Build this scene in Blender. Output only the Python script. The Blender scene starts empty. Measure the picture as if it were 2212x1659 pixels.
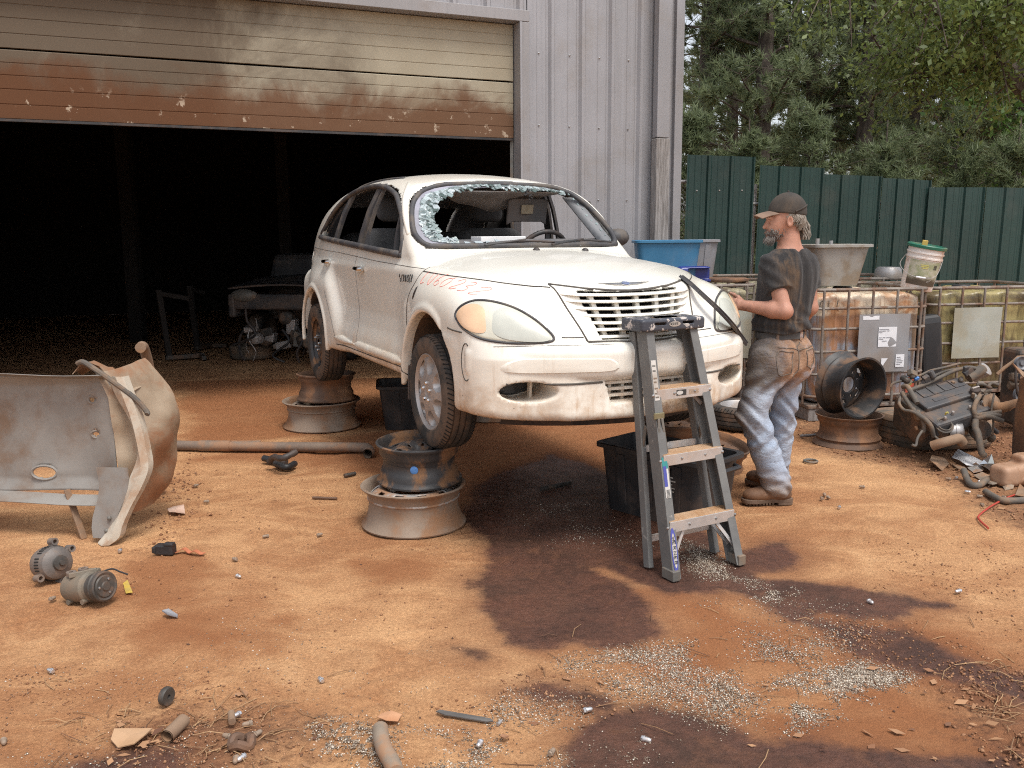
import bpy, bmesh, math, random
import numpy as np
from mathutils import Vector, Matrix, Euler
from mathutils.bvhtree import BVHTree
R = math.radians
random.seed(7)
rng = np.random.default_rng(7)
scene = bpy.context.scene
COL = scene.collection

# ------------------------------------------------------------------ camera
FPX, PITCH, ROLL, CAMH = 880.0, R(9.45), R(-0.45), 1.59
cam_d = bpy.data.cameras.new('camera')
cam = bpy.data.objects.new('camera', cam_d)
COL.objects.link(cam)
cam_d.sensor_width = 36.0
cam_d.lens = FPX / 1024 * 36.0
cam_d.clip_start = 0.05
cam_d.clip_end = 500
cam.matrix_world = Matrix.Translation((0, 0, CAMH)) @ Matrix.Rotation(R(90) - PITCH, 4, 'X') @ Matrix.Rotation(ROLL, 4, 'Z')
scene.camera = cam

# ------------------------------------------------------------------ sky, sun, exposure
SUN_EL, SUN_AZ = R(64), R(150)          # azimuth from +Y clockwise: behind the camera, to the right
world = bpy.data.worlds.new('World')
scene.world = world
world.use_nodes = True
wn, wl = world.node_tree.nodes, world.node_tree.links
bg = wn['Background']
sky = wn.new('ShaderNodeTexSky')
sky.sky_type = 'NISHITA'
sky.sun_disc = False
sky.sun_elevation = SUN_EL
sky.sun_rotation = SUN_AZ
sky.dust_density = 3.0
sky.air_density = 1.0
sky.ozone_density = 1.0
hsv = wn.new('ShaderNodeHueSaturation')
hsv.inputs['Saturation'].default_value = 0.35      # thin white overcast
wl.new(sky.outputs[0], hsv.inputs['Color'])
wl.new(hsv.outputs[0], bg.inputs['Color'])
bg.inputs['Strength'].default_value = 0.15
sun_d = bpy.data.lights.new('sun', 'SUN')
sun_d.energy = 1.45
sun_d.angle = R(18)
sun_d.color = (1.0, 0.95, 0.87)
sun = bpy.data.objects.new('sun', sun_d)
COL.objects.link(sun)
sd = Vector((math.sin(SUN_AZ) * math.cos(SUN_EL), math.cos(SUN_AZ) * math.cos(SUN_EL), math.sin(SUN_EL)))
sun.rotation_euler = sd.to_track_quat('Z', 'Y').to_euler()
vs = scene.view_settings
vs.view_transform = 'Standard'
vs.look = 'None'
vs.exposure = 0.64
vs.gamma = 1.0
vs.use_curve_mapping = False
scene.cycles.max_bounces = 8
scene.cycles.filter_width = 1.1
scene.cycles.use_denoising = False          # the slight grain suits a phone picture
scene.cycles.transparent_max_bounces = 16

# ------------------------------------------------------------------ where things stand (real metres: photo pixel -> point on the ground)
def ray(px, py):
    x, y = px - 512, py - 384
    cr, sr = math.cos(-ROLL), math.sin(-ROLL)
    x, y = x * cr - y * sr, x * sr + y * cr
    cp, sp = math.cos(PITCH), math.sin(PITCH)
    return Vector((x / FPX, cp - y / FPX * sp, -sp - y / FPX * cp))
def G(px, py, z=0.0):
    d = ray(px, py)
    t = (z - CAMH) / d.z
    return Vector((d.x * t, d.y * t, z))
def G2(u, v, z=0.0):                      # same, for coordinates of the 2212 px wide view
    return G(u / 2.16, v / 2.16, z)
def AT(px, py, Y):
    d = ray(px, py)
    t = Y / d.y
    return Vector((d.x * t, Y, CAMH + d.z * t))

# ------------------------------------------------------------------ object helpers
def tag(o, label=None, cat=None, group=None, kind=None):
    if label: o['label'] = label
    if cat: o['category'] = cat
    if group: o['group'] = group
    if kind: o['kind'] = kind
    return o
def empty(name, loc=(0, 0, 0), rz=0.0, label=None, cat=None, group=None, rot=None):
    o = bpy.data.objects.new(name, None)
    COL.objects.link(o)
    o.location = loc
    o.rotation_euler = rot if rot else (0, 0, rz)
    o.empty_display_size = 0.1
    return tag(o, label, cat, group)
def kids(o):
    return [c for c in bpy.data.objects if c.parent == o]
def copy_tree(o, loc=None, rot=None, label=None, parent=None):
    c = o.copy()
    COL.objects.link(c)
    c.parent = parent
    if loc is not None: c.location = loc
    if rot is not None: c.rotation_euler = rot
    if label: c['label'] = label
    for ch in kids(o):
        copy_tree(ch, parent=c)
    return c

class MB:
    """collects shapes into one mesh"""
    def __init__(s):
        s.v, s.f, s.mi = [], [], []
        s.cur = 0
    def add(s, vs, fs, M=None):
        b = len(s.v)
        if M is not None: vs = [M @ Vector(v) for v in vs]
        s.v += [tuple(v) for v in vs]
        s.f += [tuple(i + b for i in f) for f in fs]
        s.mi += [s.cur] * len(fs)
        return s
    def box(s, c, d, M=None, taper=1.0):
        x, y, z = d[0] / 2, d[1] / 2, d[2] / 2
        t = taper
        vs = [(c[0] + a * x * k, c[1] + b * y * k, c[2] + e * z) for e, k in ((-1, 1), (1, t)) for a, b in ((-1, -1), (1, -1), (1, 1), (-1, 1))]
        fs = [(3, 2, 1, 0), (4, 5, 6, 7), (0, 1, 5, 4), (1, 2, 6, 5), (2, 3, 7, 6), (3, 0, 4, 7)]
        return s.add(vs, fs, M)
    def bar(s, a, b, w, h, up=(0, 0, 1)):
        """rectangular bar from a to b, w across, h along up"""
        a, b = Vector(a), Vector(b)
        d = (b - a).normalized()
        sx = d.cross(Vector(up))
        if sx.length < 1e-6: sx = d.cross(Vector((1, 0, 0)))
        sx.normalize()
        u = sx.cross(d).normalized()
        vs = [p + sx * (i * w / 2) + u * (j * h / 2) for p in (a, b) for i, j in ((-1, -1), (1, -1), (1, 1), (-1, 1))]
        return s.add(vs, [(0, 1, 2, 3), (7, 6, 5, 4), (0, 4, 5, 1), (1, 5, 6, 2), (2, 6, 7, 3), (3, 7, 4, 0)])
    def tube(s, pts, r, n=8, cap=True, closed=False):
        pts = [Vector(p) for p in pts]
        m = len(pts)
        rs = r if isinstance(r, (list, tuple)) else [r] * m
        vs, fs = [], []
        prev = None
        for i, p in enumerate(pts):
            if closed: t = pts[(i + 1) % m] - pts[i - 1]
            else: t = pts[min(i + 1, m - 1)] - pts[max(i - 1, 0)]
            if t.length < 1e-9: t = Vector((0, 0, 1))
            t.normalize()
            if prev is None:
                a = Vector((0, 0, 1)) if abs(t.z) < 0.9 else Vector((1, 0, 0))
                u = t.cross(a).normalized()
            else:
                u = (prev - t * prev.dot(t))
                if u.length < 1e-6: u = t.cross(Vector((0, 0, 1)))
                u.normalize()
            prev = u
            w = t.cross(u)
            for k in range(n):
                g = 2 * math.pi * k / n
                vs.append(p + (u * math.cos(g) + w * math.sin(g)) * rs[i])
        q = m if closed else m - 1
        for i in range(q):
            j = (i + 1) % m
            for k in range(n):
                l = (k + 1) % n
                fs.append((i * n + k, i * n + l, j * n + l, j * n + k))
        if cap and not closed:
            fs.append(tuple(range(n - 1, -1, -1)))
            fs.append(tuple((m - 1) * n + k for k in range(n)))
        return s.add(vs, fs)
    def lathe(s, prof, n=32, M=None, closed=False, arc=None):
        """prof: list of (r, z) turned round z"""
        vs, fs = [], []
        m = len(prof)
        for (r, z) in prof:
            for k in range(n):
                g = 2 * math.pi * k / n
                vs.append((r * math.cos(g), r * math.sin(g), z))
        for i in range(m if closed else m - 1):
            j = (i + 1) % m
            for k in range(n):
                l = (k + 1) % n
                fs.append((i * n + k, i * n + l, j * n + l, j * n + k))
        return s.add(vs, fs, M)
    def prism(s, poly, h0, h1, M=None):
        """poly in xy, extruded z h0..h1"""
        n = len(poly)
        vs = [(p[0], p[1], h0) for p in poly] + [(p[0], p[1], h1) for p in poly]
        fs = [tuple(range(n - 1, -1, -1)), tuple(range(n, 2 * n))] + [(i, (i + 1) % n, n + (i + 1) % n, n + i) for i in range(n)]
        return s.add(vs, fs, M)
    def sheet(s, grid, th=0.0):
        """grid of points [i][j]; th > 0 gives it thickness along averaged normals"""
        ni, nj = len(grid), len(grid[0])
        P = np.array(grid, float)
        if th:
            du = np.gradient(P, axis=0); dv = np.gradient(P, axis=1)
            N = np.cross(du, dv); N /= np.linalg.norm(N, axis=2, keepdims=True) + 1e-9
            Q = P - N * th
        vs = [tuple(p) for p in P.reshape(-1, 3)]
        fs = [(i * nj + j, (i + 1) * nj + j, (i + 1) * nj + j + 1, i * nj + j + 1) for i in range(ni - 1) for j in range(nj - 1)]
        if th:
            b = ni * nj
            vs += [tuple(p) for p in Q.reshape(-1, 3)]
            fs += [tuple(b + q for q in reversed(f)) for f in fs]
            ring = [i * nj for i in range(ni)] + [(ni - 1) * nj + j for j in range(1, nj)] + [i * nj + nj - 1 for i in range(ni - 2, -1, -1)] + [j for j in range(nj - 2, 0, -1)]
            for k in range(len(ring)):
                a, c = ring[k], ring[(k + 1) % len(ring)]
                fs.append((c, a, a + b, c + b))
        return s.add(vs, fs)
    def sphere(s, c, r, n=12, m=8, sc=(1, 1, 1)):
        vs, fs = [], []
        for i in range(m + 1):
            t = math.pi * i / m
            for k in range(n):
                g = 2 * math.pi * k / n
                vs.append((c[0] + r * sc[0] * math.sin(t) * math.cos(g), c[1] + r * sc[1] * math.sin(t) * math.sin(g), c[2] + r * sc[2] * math.cos(t)))
        for i in range(m):
            for k in range(n):
                l = (k + 1) % n
                fs.append((i * n + k, (i + 1) * n + k, (i + 1) * n + l, i * n + l))
        return s.add(vs, fs)
    def xf(s, M):
        s.v = [tuple(M @ Vector(v)) for v in s.v]
        return s
    def build(s, name, mat, parent=None, smooth=False, bevel=0.0, angle=40, seg=2):
        me = bpy.data.meshes.new(name)
        me.from_pydata(s.v, [], s.f)
        mats = mat if isinstance(mat, (list, tuple)) else [mat]
        for m in mats: me.materials.append(m)
        if len(mats) > 1: me.polygons.foreach_set('material_index', s.mi)
        me.update()
        if smooth:
            me.polygons.foreach_set('use_smooth', [True] * len(me.polygons))
            if angle < 180: me.set_sharp_from_angle(angle=R(angle))
        o = bpy.data.objects.new(name, me)
        COL.objects.link(o)
        if parent is not None: o.parent = parent
        if bevel:
            b = o.modifiers.new('bevel', 'BEVEL')
            b.width = bevel; b.segments = seg; b.limit_method = 'ANGLE'; b.angle_limit = R(35)
        return o

def np_mesh(name, V, Fq, mat, parent=None, normals=None, smooth=True):
    """quick mesh from arrays; Fq (n,3) or (n,4)"""
    me = bpy.data.meshes.new(name)
    V = np.asarray(V, np.float32); Fq = np.asarray(Fq, np.int32)
    k = Fq.shape[1]
    me.vertices.add(len(V)); me.vertices.foreach_set('co', V.ravel())
    me.loops.add(Fq.size); me.loops.foreach_set('vertex_index', Fq.ravel())
    me.polygons.add(len(Fq))
    me.polygons.foreach_set('loop_start', np.arange(0, Fq.size, k, dtype=np.int32))
    me.polygons.foreach_set('loop_total', np.full(len(Fq), k, np.int32))
    me.update(calc_edges=True)
    me.validate()
    if smooth: me.polygons.foreach_set('use_smooth', np.ones(len(me.polygons), bool))
    if normals is not None: me.normals_split_custom_set_from_vertices([tuple(n) for n in normals])
    for m in (mat if isinstance(mat, (list, tuple)) else [mat]): me.materials.append(m)
    o = bpy.data.objects.new(name, me)
    COL.objects.link(o)
    if parent is not None: o.parent = parent
    return o

# ------------------------------------------------------------------ implicit shapes -> smooth mesh (surface nets)
def smin(a, b, k):
    h = np.clip(0.5 + 0.5 * (b - a) / k, 0, 1)
    return b * (1 - h) + a * h - k * h * (1 - h)
def smax(a, b, k): return -smin(-a, -b, k)
def sstep(x, a, b):
    t = np.clip((x - a) / (b - a), 0, 1)
    return t * t * (3 - 2 * t)
def curve(xs, ys, sig=0.03):
    """smooth 1-D profile through points"""
    X = np.linspace(min(xs) - 4 * sig, max(xs) + 4 * sig, 1200)
    Y = np.interp(X, xs, ys)
    dx = X[1] - X[0]
    n = int(4 * sig / dx) + 1
    k = np.exp(-0.5 * (np.arange(-n, n + 1) * dx / sig) ** 2); k /= k.sum()
    Y = np.convolve(np.pad(Y, n, mode='edge'), k, mode='valid')
    return lambda x: np.interp(x, X, Y)
def surface_nets(f, lo, hi, h, gradn=True):
    lo = np.array(lo, float); hi = np.array(hi, float)
    n = np.ceil((hi - lo) / h).astype(int) + 1
    ax = [(lo[i] + h * np.arange(n[i])).astype(np.float32) for i in range(3)]
    V = np.empty(n, np.float32)
    st = 40
    for i in range(0, n[0], st):
        X, Y, Z = np.meshgrid(ax[0][i:i + st], ax[1], ax[2], indexing='ij')
        V[i:i + st] = f(X, Y, Z)
    S = V < 0
    c = np.zeros(n - 1, np.int8)
    for dx in (0, 1):
        for dy in (0, 1):
            for dz in (0, 1):
                c += S[dx:n[0] - 1 + dx, dy:n[1] - 1 + dy, dz:n[2] - 1 + dz]
    act = (c > 0) & (c < 8)
    idx = np.argwhere(act)
    ID = np.full(n - 1, -1, np.int64)
    ID[act] = np.arange(len(idx))
    P = np.zeros((len(idx), 3)); cnt = np.zeros(len(idx))
    corners = [(a, b, d) for a in (0, 1) for b in (0, 1) for d in (0, 1)]
    for a in range(8):
        for b in range(a + 1, 8):
            ca, cb = np.array(corners[a]), np.array(corners[b])
            if np.abs(ca - cb).sum() != 1: continue
            va = V[tuple((idx + ca).T)]; vb = V[tuple((idx + cb).T)]
            m = (va < 0) != (vb < 0)
            t = va[m] / (va[m] - vb[m])
            P[m] += ca + (cb - ca) * t[:, None]
            cnt[m] += 1
    P = lo + (idx + P / cnt[:, None]) * h
    quads = []
    for axis in range(3):
        o1, o2 = [(1, 2), (2, 0), (0, 1)][axis]
        sl0 = [slice(None)] * 3; sl1 = [slice(None)] * 3
        sl0[axis] = slice(0, -1); sl1[axis] = slice(1, None)
        A, B = S[tuple(sl0)], S[tuple(sl1)]
        e = np.argwhere(A != B)
        ok = (e[:, o1] > 0) & (e[:, o2] > 0) & (e[:, o1] < n[o1] - 1) & (e[:, o2] < n[o2] - 1)
        e = e[ok]
        flip = ~A[tuple(e.T)]
        q = []
        for d1, d2 in ((-1, -1), (0, -1), (0, 0), (-1, 0)):
            g = e.copy(); g[:, o1] += d1; g[:, o2] += d2
            q.append(ID[tuple(g.T)])
        q = np.stack(q, 1)
        q[flip] = q[flip][:, ::-1]
        quads.append(q)
    Q = np.concatenate(quads)
    # pull the vertices onto the true surface, then exact normals
    def grad(P):
        e = h * 0.5
        g = np.stack([f(P[:, 0] + (e if i == 0 else 0), P[:, 1] + (e if i == 1 else 0), P[:, 2] + (e if i == 2 else 0)) -
                      f(P[:, 0] - (e if i == 0 else 0), P[:, 1] - (e if i == 1 else 0), P[:, 2] - (e if i == 2 else 0)) for i in range(3)], 1) / (2 * e)
        return g
    for _ in range(2):
        g = grad(P)
        l = np.sum(g * g, 1) + 1e-6
        step = (f(P[:, 0], P[:, 1], P[:, 2]) / l)[:, None] * g
        ln = np.linalg.norm(step, axis=1, keepdims=True)
        step *= np.minimum(1, 0.5 * h / (ln + 1e-9))
        P = P - step * 0.8
    g = grad(P)
    N = g / (np.linalg.norm(g, axis=1, keepdims=True) + 1e-9)
    return P, Q, N

# round cone / capsule distance used for organic shapes
def cone(X, Y, Z, a, b, ra, rb):
    a = np.array(a, float); b = np.array(b, float)
    d = b - a
    L = d @ d
    t = np.clip(((X - a[0]) * d[0] + (Y - a[1]) * d[1] + (Z - a[2]) * d[2]) / L, 0, 1)
    return np.sqrt((X - a[0] - t * d[0]) ** 2 + (Y - a[1] - t * d[1]) ** 2 + (Z - a[2] - t * d[2]) ** 2) - (ra + (rb - ra) * t)
def ell(X, Y, Z, c, r):
    q = np.sqrt(((X - c[0]) / r[0]) ** 2 + ((Y - c[1]) / r[1]) ** 2 + ((Z - c[2]) / r[2]) ** 2)
    return (q - 1) * min(r)
def poly_sd(px, py, poly):
    """signed distance to a polygon, negative inside"""
    poly = np.array(poly, float)
    d = np.full(np.shape(px), 1e9)
    ins = np.zeros(np.shape(px), bool)
    n = len(poly)
    for i in range(n):
        a, b = poly[i], poly[(i + 1) % n]
        e = b - a
        wx, wy = px - a[0], py - a[1]
        t = np.clip((wx * e[0] + wy * e[1]) / (e @ e), 0, 1)
        d = np.minimum(d, (wx - t * e[0]) ** 2 + (wy - t * e[1]) ** 2)
        c = ((a[1] <= py) & (b[1] > py)) | ((b[1] <= py) & (a[1] > py))
        with np.errstate(divide='ignore', invalid='ignore'):
            xi = a[0] + (py - a[1]) / (e[1] if abs(e[1]) > 1e-12 else 1e-12) * e[0]
        ins ^= c & (px < xi)
    d = np.sqrt(d)
    return np.where(ins, -d, d)
def smooth_poly(p, k=6, closed=True):
    """Catmull-Rom through points"""
    p = [Vector(q) for q in p]
    n = len(p); out = []
    for i in range(n if closed else n - 1):
        g = lambda j: p[j % n] if closed else p[max(0, min(n - 1, j))]
        a, b, c, d = g(i - 1), g(i), g(i + 1), g(i + 2)
        for s in range(k):
            t = s / k
            out.append(0.5 * ((2 * b) + (c - a) * t + (2 * a - 5 * b + 4 * c - d) * t * t + (3 * b - a - 3 * c + d) * t ** 3))
    if not closed: out.append(p[-1])
    return out

# cheap value noise on arrays
def vnoise(x, y, seed=0, sc=1.0, oct=3):
    out = 0; amp = 1; tot = 0
    for o in range(oct):
        r_ = np.random.default_rng(seed * 31 + o)
        T = r_.random((64, 64))
        u, v = np.asarray(x) * sc, np.asarray(y) * sc
        i, j = np.floor(u).astype(int), np.floor(v).astype(int)
        fu, fv = u - i, v - j
        fu = fu * fu * (3 - 2 * fu); fv = fv * fv * (3 - 2 * fv)
        g = lambda a, b: T[a % 64, b % 64]
        out = out + amp * ((g(i, j) * (1 - fu) + g(i + 1, j) * fu) * (1 - fv) + (g(i, j + 1) * (1 - fu) + g(i + 1, j + 1) * fu) * fv)
        tot += amp; amp *= 0.5; sc *= 2.03
    return out / tot

# ------------------------------------------------------------------ materials
def rgb(c): return (c[0], c[1], c[2], 1.0)
class NT:
    """small wrapper for shader node trees"""
    def __init__(s, name):
        s.m = bpy.data.materials.new(name)
        s.m.use_nodes = True
        s.t = s.m.node_tree
        s.b = s.t.nodes['Principled BSDF']
    def n(s, typ, **kw):
        q = s.t.nodes.new(typ)
        for k, v in kw.items(): setattr(q, k, v)
        return q
    def l(s, a, b): s.t.links.new(a, b)
    def coord(s, kind='Object', scale=(1, 1, 1), rot=(0, 0, 0)):
        tc = s.n('ShaderNodeTexCoord'); mp = s.n('ShaderNodeMapping')
        mp.inputs['Scale'].default_value = scale
        mp.inputs['Rotation'].default_value = rot
        s.l(tc.outputs[kind], mp.inputs['Vector'])
        return mp.outputs[0]
    def noise(s, vec, scale, detail=4, rough=0.55, dist=0.0):
        q = s.n('ShaderNodeTexNoise')
        q.inputs['Scale'].default_value = scale; q.inputs['Detail'].default_value = detail
        q.inputs['Roughness'].default_value = rough; q.inputs['Distortion'].default_value = dist
        s.l(vec, q.inputs['Vector'])
        return q.outputs['Fac']
    def ramp(s, fac, a, b, va=0.0, vb=1.0):
        q = s.n('ShaderNodeMapRange')
        q.interpolation_type = 'SMOOTHSTEP'
        q.inputs['From Min'].default_value = a; q.inputs['From Max'].default_value = b
        q.inputs['To Min'].default_value = va; q.inputs['To Max'].default_value = vb
        s.l(fac, q.inputs['Value'])
        return q.outputs[0]
    def math(s, op, a, b=None):
        q = s.n('ShaderNodeMath', operation=op)
        for i, v in enumerate((a, b)):
            if v is None: continue
            if isinstance(v, (int, float)): q.inputs[i].default_value = v
            else: s.l(v, q.inputs[i])
        return q.outputs[0]
    def mix(s, fac, a, b, mode='MIX'):
        q = s.n('ShaderNodeMix', data_type='RGBA', blend_type=mode)
        for i, v in ((0, fac), (6, a), (7, b)):
            if isinstance(v, (int, float)): q.inputs[i].default_value = v
            elif isinstance(v, tuple): q.inputs[i].default_value = rgb(v)
            else: s.l(v, q.inputs[i])
        return q.outputs[2]
    def sep(s, vec):
        q = s.n('ShaderNodeSeparateXYZ'); s.l(vec, q.inputs[0]); return q.outputs
    def set(s, k, v):
        i = s.b.inputs[k]
        if isinstance(v, (int, float)): i.default_value = v
        elif isinstance(v, tuple): i.default_value = rgb(v)
        else: s.l(v, i)
        return s
    def bump(s, h, strength=0.3, dist=0.01):
        q = s.n('ShaderNodeBump')
        q.inputs['Strength'].default_value = strength; q.inputs['Distance'].default_value = dist
        s.l(h, q.inputs['Height']); s.l(q.outputs[0], s.b.inputs['Normal'])
        return s
def pm(name, c1, c2=None, scale=6, rough=0.6, metal=0.0, bump=0.0, bscale=60, dirt=None, damt=0.5, dscale=3, coord='Object', stretch=(1, 1, 1), dlo=0.45, dhi=0.62, drough=0.9):
    """two-tone noise colour, optional dirt patches with their own colour, fine relief"""
    t = NT(name)
    v = t.coord(coord, stretch)
    c2 = c2 or tuple(k * 0.8 for k in c1)
    col = t.mix(t.ramp(t.noise(v, scale), 0.3, 0.7), c1, c2)
    rg = rough
    if dirt:
        m = t.math('MULTIPLY', t.ramp(t.noise(v, dscale, 8, 0.65, 0.3), dlo, dhi), damt)
        col = t.mix(m, col, dirt)
        if metal: t.set('Metallic', t.math('MULTIPLY', t.math('SUBTRACT', 1.0, m), metal))
        q = t.n('ShaderNodeMapRange'); q.inputs['To Min'].default_value = rough; q.inputs['To Max'].default_value = drough
        t.l(m, q.inputs['Value']); rg = q.outputs[0]
    elif metal: t.set('Metallic', metal)
    t.set('Base Color', col).set('Roughness', rg)
    if bump: t.bump(t.noise(v, bscale, 6, 0.6), bump, 0.004)
    return t.m
def lin(r, g, b):
    f = lambda c: (c / 255 / 12.92) if c / 255 <= 0.04045 else ((c / 255 + 0.055) / 1.055) ** 2.4
    return (f(r), f(g), f(b))
DUST = (0.36, 0.17, 0.075)      # the red clay dust that coats everything here
RUST = (0.17, 0.07, 0.03)
M = {}
M['black'] = pm('black_plastic', (0.018, 0.018, 0.02), (0.03, 0.03, 0.032), 5, 0.5, dirt=(.16, .10, .07), damt=0.3, dscale=4, bump=0.1)
M['dark_hole'] = pm('dark_hole', (0.008, 0.008, 0.008), (0.012, 0.011, 0.01), 5, 0.9)
M['rubber'] = pm('tyre_rubber', (0.025, 0.024, 0.023), (0.04, 0.038, 0.035), 8, 0.8, dirt=(0.20, 0.125, 0.08), damt=0.45, dscale=5, bump=0.2, bscale=90)
M['dusty_rubber'] = pm('dusty_tyre_rubber', (0.10, 0.085, 0.068), (0.15, 0.12, 0.09), 8, 0.9, dirt=(0.25, 0.15, 0.09), damt=0.8, dscale=5, bump=0.2, bscale=90)
M['rust_steel'] = pm('rusty_steel', (0.23, 0.155, 0.10), (0.30, 0.19, 0.12), 5, 0.75, 0.0, 0.35, 60, dirt=(0.20, 0.085, 0.035), damt=0.85, dscale=4)
M['rim_black'] = pm('black_steel_wheel', (0.03, 0.03, 0.032), (0.055, 0.05, 0.048), 6, 0.5, 0.0, 0.3, 70, dirt=(0.22, 0.11, 0.05), damt=0.9, dscale=5, dlo=0.48, dhi=0.6)
M['rim_rust'] = pm('brown_rusty_wheel', (0.10, 0.06, 0.04), (0.16, 0.085, 0.05), 6, 0.7, 0.0, 0.4, 70, dirt=(0.24, 0.12, 0.06), damt=0.8, dscale=6)
M['rim_clay'] = pm('clay_coated_truck_wheel', (0.27, 0.205, 0.155), (0.20, 0.145, 0.105), 4, 0.8, 0.0, 0.4, 45, dirt=(0.25, 0.125, 0.06), damt=0.85, dscale=3.2)
M['alloy'] = pm('dull_silver', (0.46, 0.44, 0.43), (0.36, 0.345, 0.335), 5, 0.42, 0.55, dirt=(0.30, 0.2, 0.13), damt=0.35, dscale=5)
M['steel'] = pm('bare_steel', (0.5, 0.5, 0.5), (0.35, 0.34, 0.33), 10, 0.35, 0.9)
M['chrome'] = pm('chrome', (0.7, 0.7, 0.7), (0.6, 0.6, 0.6), 10, 0.12, 1.0)
M['grey_metal'] = pm('oily_grey_metal', (0.13, 0.125, 0.115), (0.2, 0.19, 0.17), 8, 0.6, 0.3, 0.3, 50, dirt=(0.22, 0.14, 0.085), damt=0.7, dscale=6)
M['greasy'] = pm('greasy_dark_metal', (0.05, 0.045, 0.04), (0.09, 0.08, 0.07), 8, 0.55, 0.2, 0.3, 50, dirt=(0.18, 0.10, 0.06), damt=0.7, dscale=8)
M['seam'] = pm('panel_gap', (0.07, 0.062, 0.055), (0.10, 0.088, 0.075), 5, 0.9)
M['gasket'] = pm('black_gasket', (0.045, 0.045, 0.05), (0.07, 0.068, 0.07), 8, 0.6, dirt=(0.2, 0.15, 0.1), damt=0.3, dscale=8)
# ================================================================== the car on its rim stacks
def car_paint():
    t = NT('cream_white_paint')
    v = t.coord('Object')
    z = t.sep(v)[2]
    base = t.mix(t.ramp(t.noise(v, 1.6, 3), 0.35, 0.65), (0.80, 0.78, 0.71), (0.76, 0.73, 0.65))
    # clay dust thrown up from below and rubbed on in patches
    n = t.noise(v, 5.5, 8, 0.68, 0.4)
    low = t.ramp(z, 0.64, 0.22)
    m1 = t.math('MULTIPLY', low, t.ramp(n, 0.30, 0.66))
    m2 = t.math('MULTIPLY', t.ramp(t.noise(v, 2.6, 7, 0.66), 0.50, 0.72), 0.16)
    st = t.noise(t.coord('Object', (14, 14, 1.2)), 2.0, 5, 0.6)
    m3 = t.math('MULTIPLY', t.ramp(st, 0.52, 0.75), t.math('MULTIPLY', t.ramp(z, 0.98, 0.45), 0.30))
    dirt = t.math('MINIMUM', t.math('ADD', t.math('ADD', t.math('MULTIPLY', m1, 0.9), m2), m3), 0.9)
    col = t.mix(dirt, base, (0.42, 0.265, 0.15))
    # black specks of old tar low on the bumper
    sp = t.math('MULTIPLY', t.ramp(t.noise(v, 75, 3, 0.7), 0.64, 0.70), t.math('MULTIPLY', t.ramp(t.noise(v, 7, 3), 0.50, 0.62), t.ramp(z, 0.62, 0.40)))
    col = t.mix(t.math('MULTIPLY', sp, 0.8), col, (0.05, 0.04, 0.035))
    col = t.mix(t.math('MULTIPLY', t.ramp(t.noise(v, 21, 5, .75), .715, .73), .7), col, (.10, .085, .07))
    t.set('Base Color', col)
    q = t.n('ShaderNodeMapRange'); q.inputs['To Min'].default_value = 0.30; q.inputs['To Max'].default_value = 0.85
    t.l(dirt, q.inputs['Value']); t.set('Roughness', q.outputs[0])
    t.set('Specular IOR Level', 0.4)
    t.set('Coat Weight', t.math('MULTIPLY', t.math('SUBTRACT', 1.0, dirt), .55)).set('Coat Roughness', .08)
    t.bump(t.noise(v, 220, 3), 0.04, 0.002)
    return t.m
M['paint'] = car_paint()
CAR = empty('hatchback_car', (0.287, 5.10, 0.445), label='cream white retro hatchback with a smashed windscreen, propped up on stacked wheel rims', cat='car')
CAR.rotation_euler = (0, 0, R(25.5) - R(90))

# --- profiles (x forward from the front axle, z up from the tyre contact, a = distance from the centre plane)
c_side = curve([.20, .34, .42, .48, .56, .66, .85, .97, .99, 1.06, 1.2, 1.35, 1.5, 1.66],
               [.72, .79, .805, .80, .775, .762, .772, .780, .772, .765, .735, .690, .620, .52], .012)
c_roof = curve([-3.6, -3.42, -3.2, -2.95, -2.6, -2.2, -1.8, -1.4, -1.1, -.9, -.6], [1.0, 1.10, 1.275, 1.425, 1.535, 1.585, 1.60, 1.59, 1.555, 1.52, 1.44], .08)
c_hood = curve([-.9, -.5, -.3, 0, .3, .5, .64, .74, .82], [1.10, 1.085, 1.072, 1.045, 1.005, .965, .925, .882, .80], .05)
c_core = curve([-1.0, -.5, -.2, .12, .38, .55, .64, .8], [.78, .785, .775, .735, .64, .51, .44, .40], .05)
c_fy = curve([-.75, -.52, -.35, -.18, 0, .35, .55, .75], [.70, .765, .81, .843, .850, .848, .835, .79], .06)
c_fz = curve([-.8, -.3, 0, .2, .45, .62, .8], [.90, .945, .95, .94, .895, .835, .74], .06)
c_ry = curve([-3.5, -3.3, -3.1, -2.85, -2.6, -2.3, -2.0, -1.75], [.52, .64, .735, .815, .848, .85, .835, .77], .06)

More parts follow.
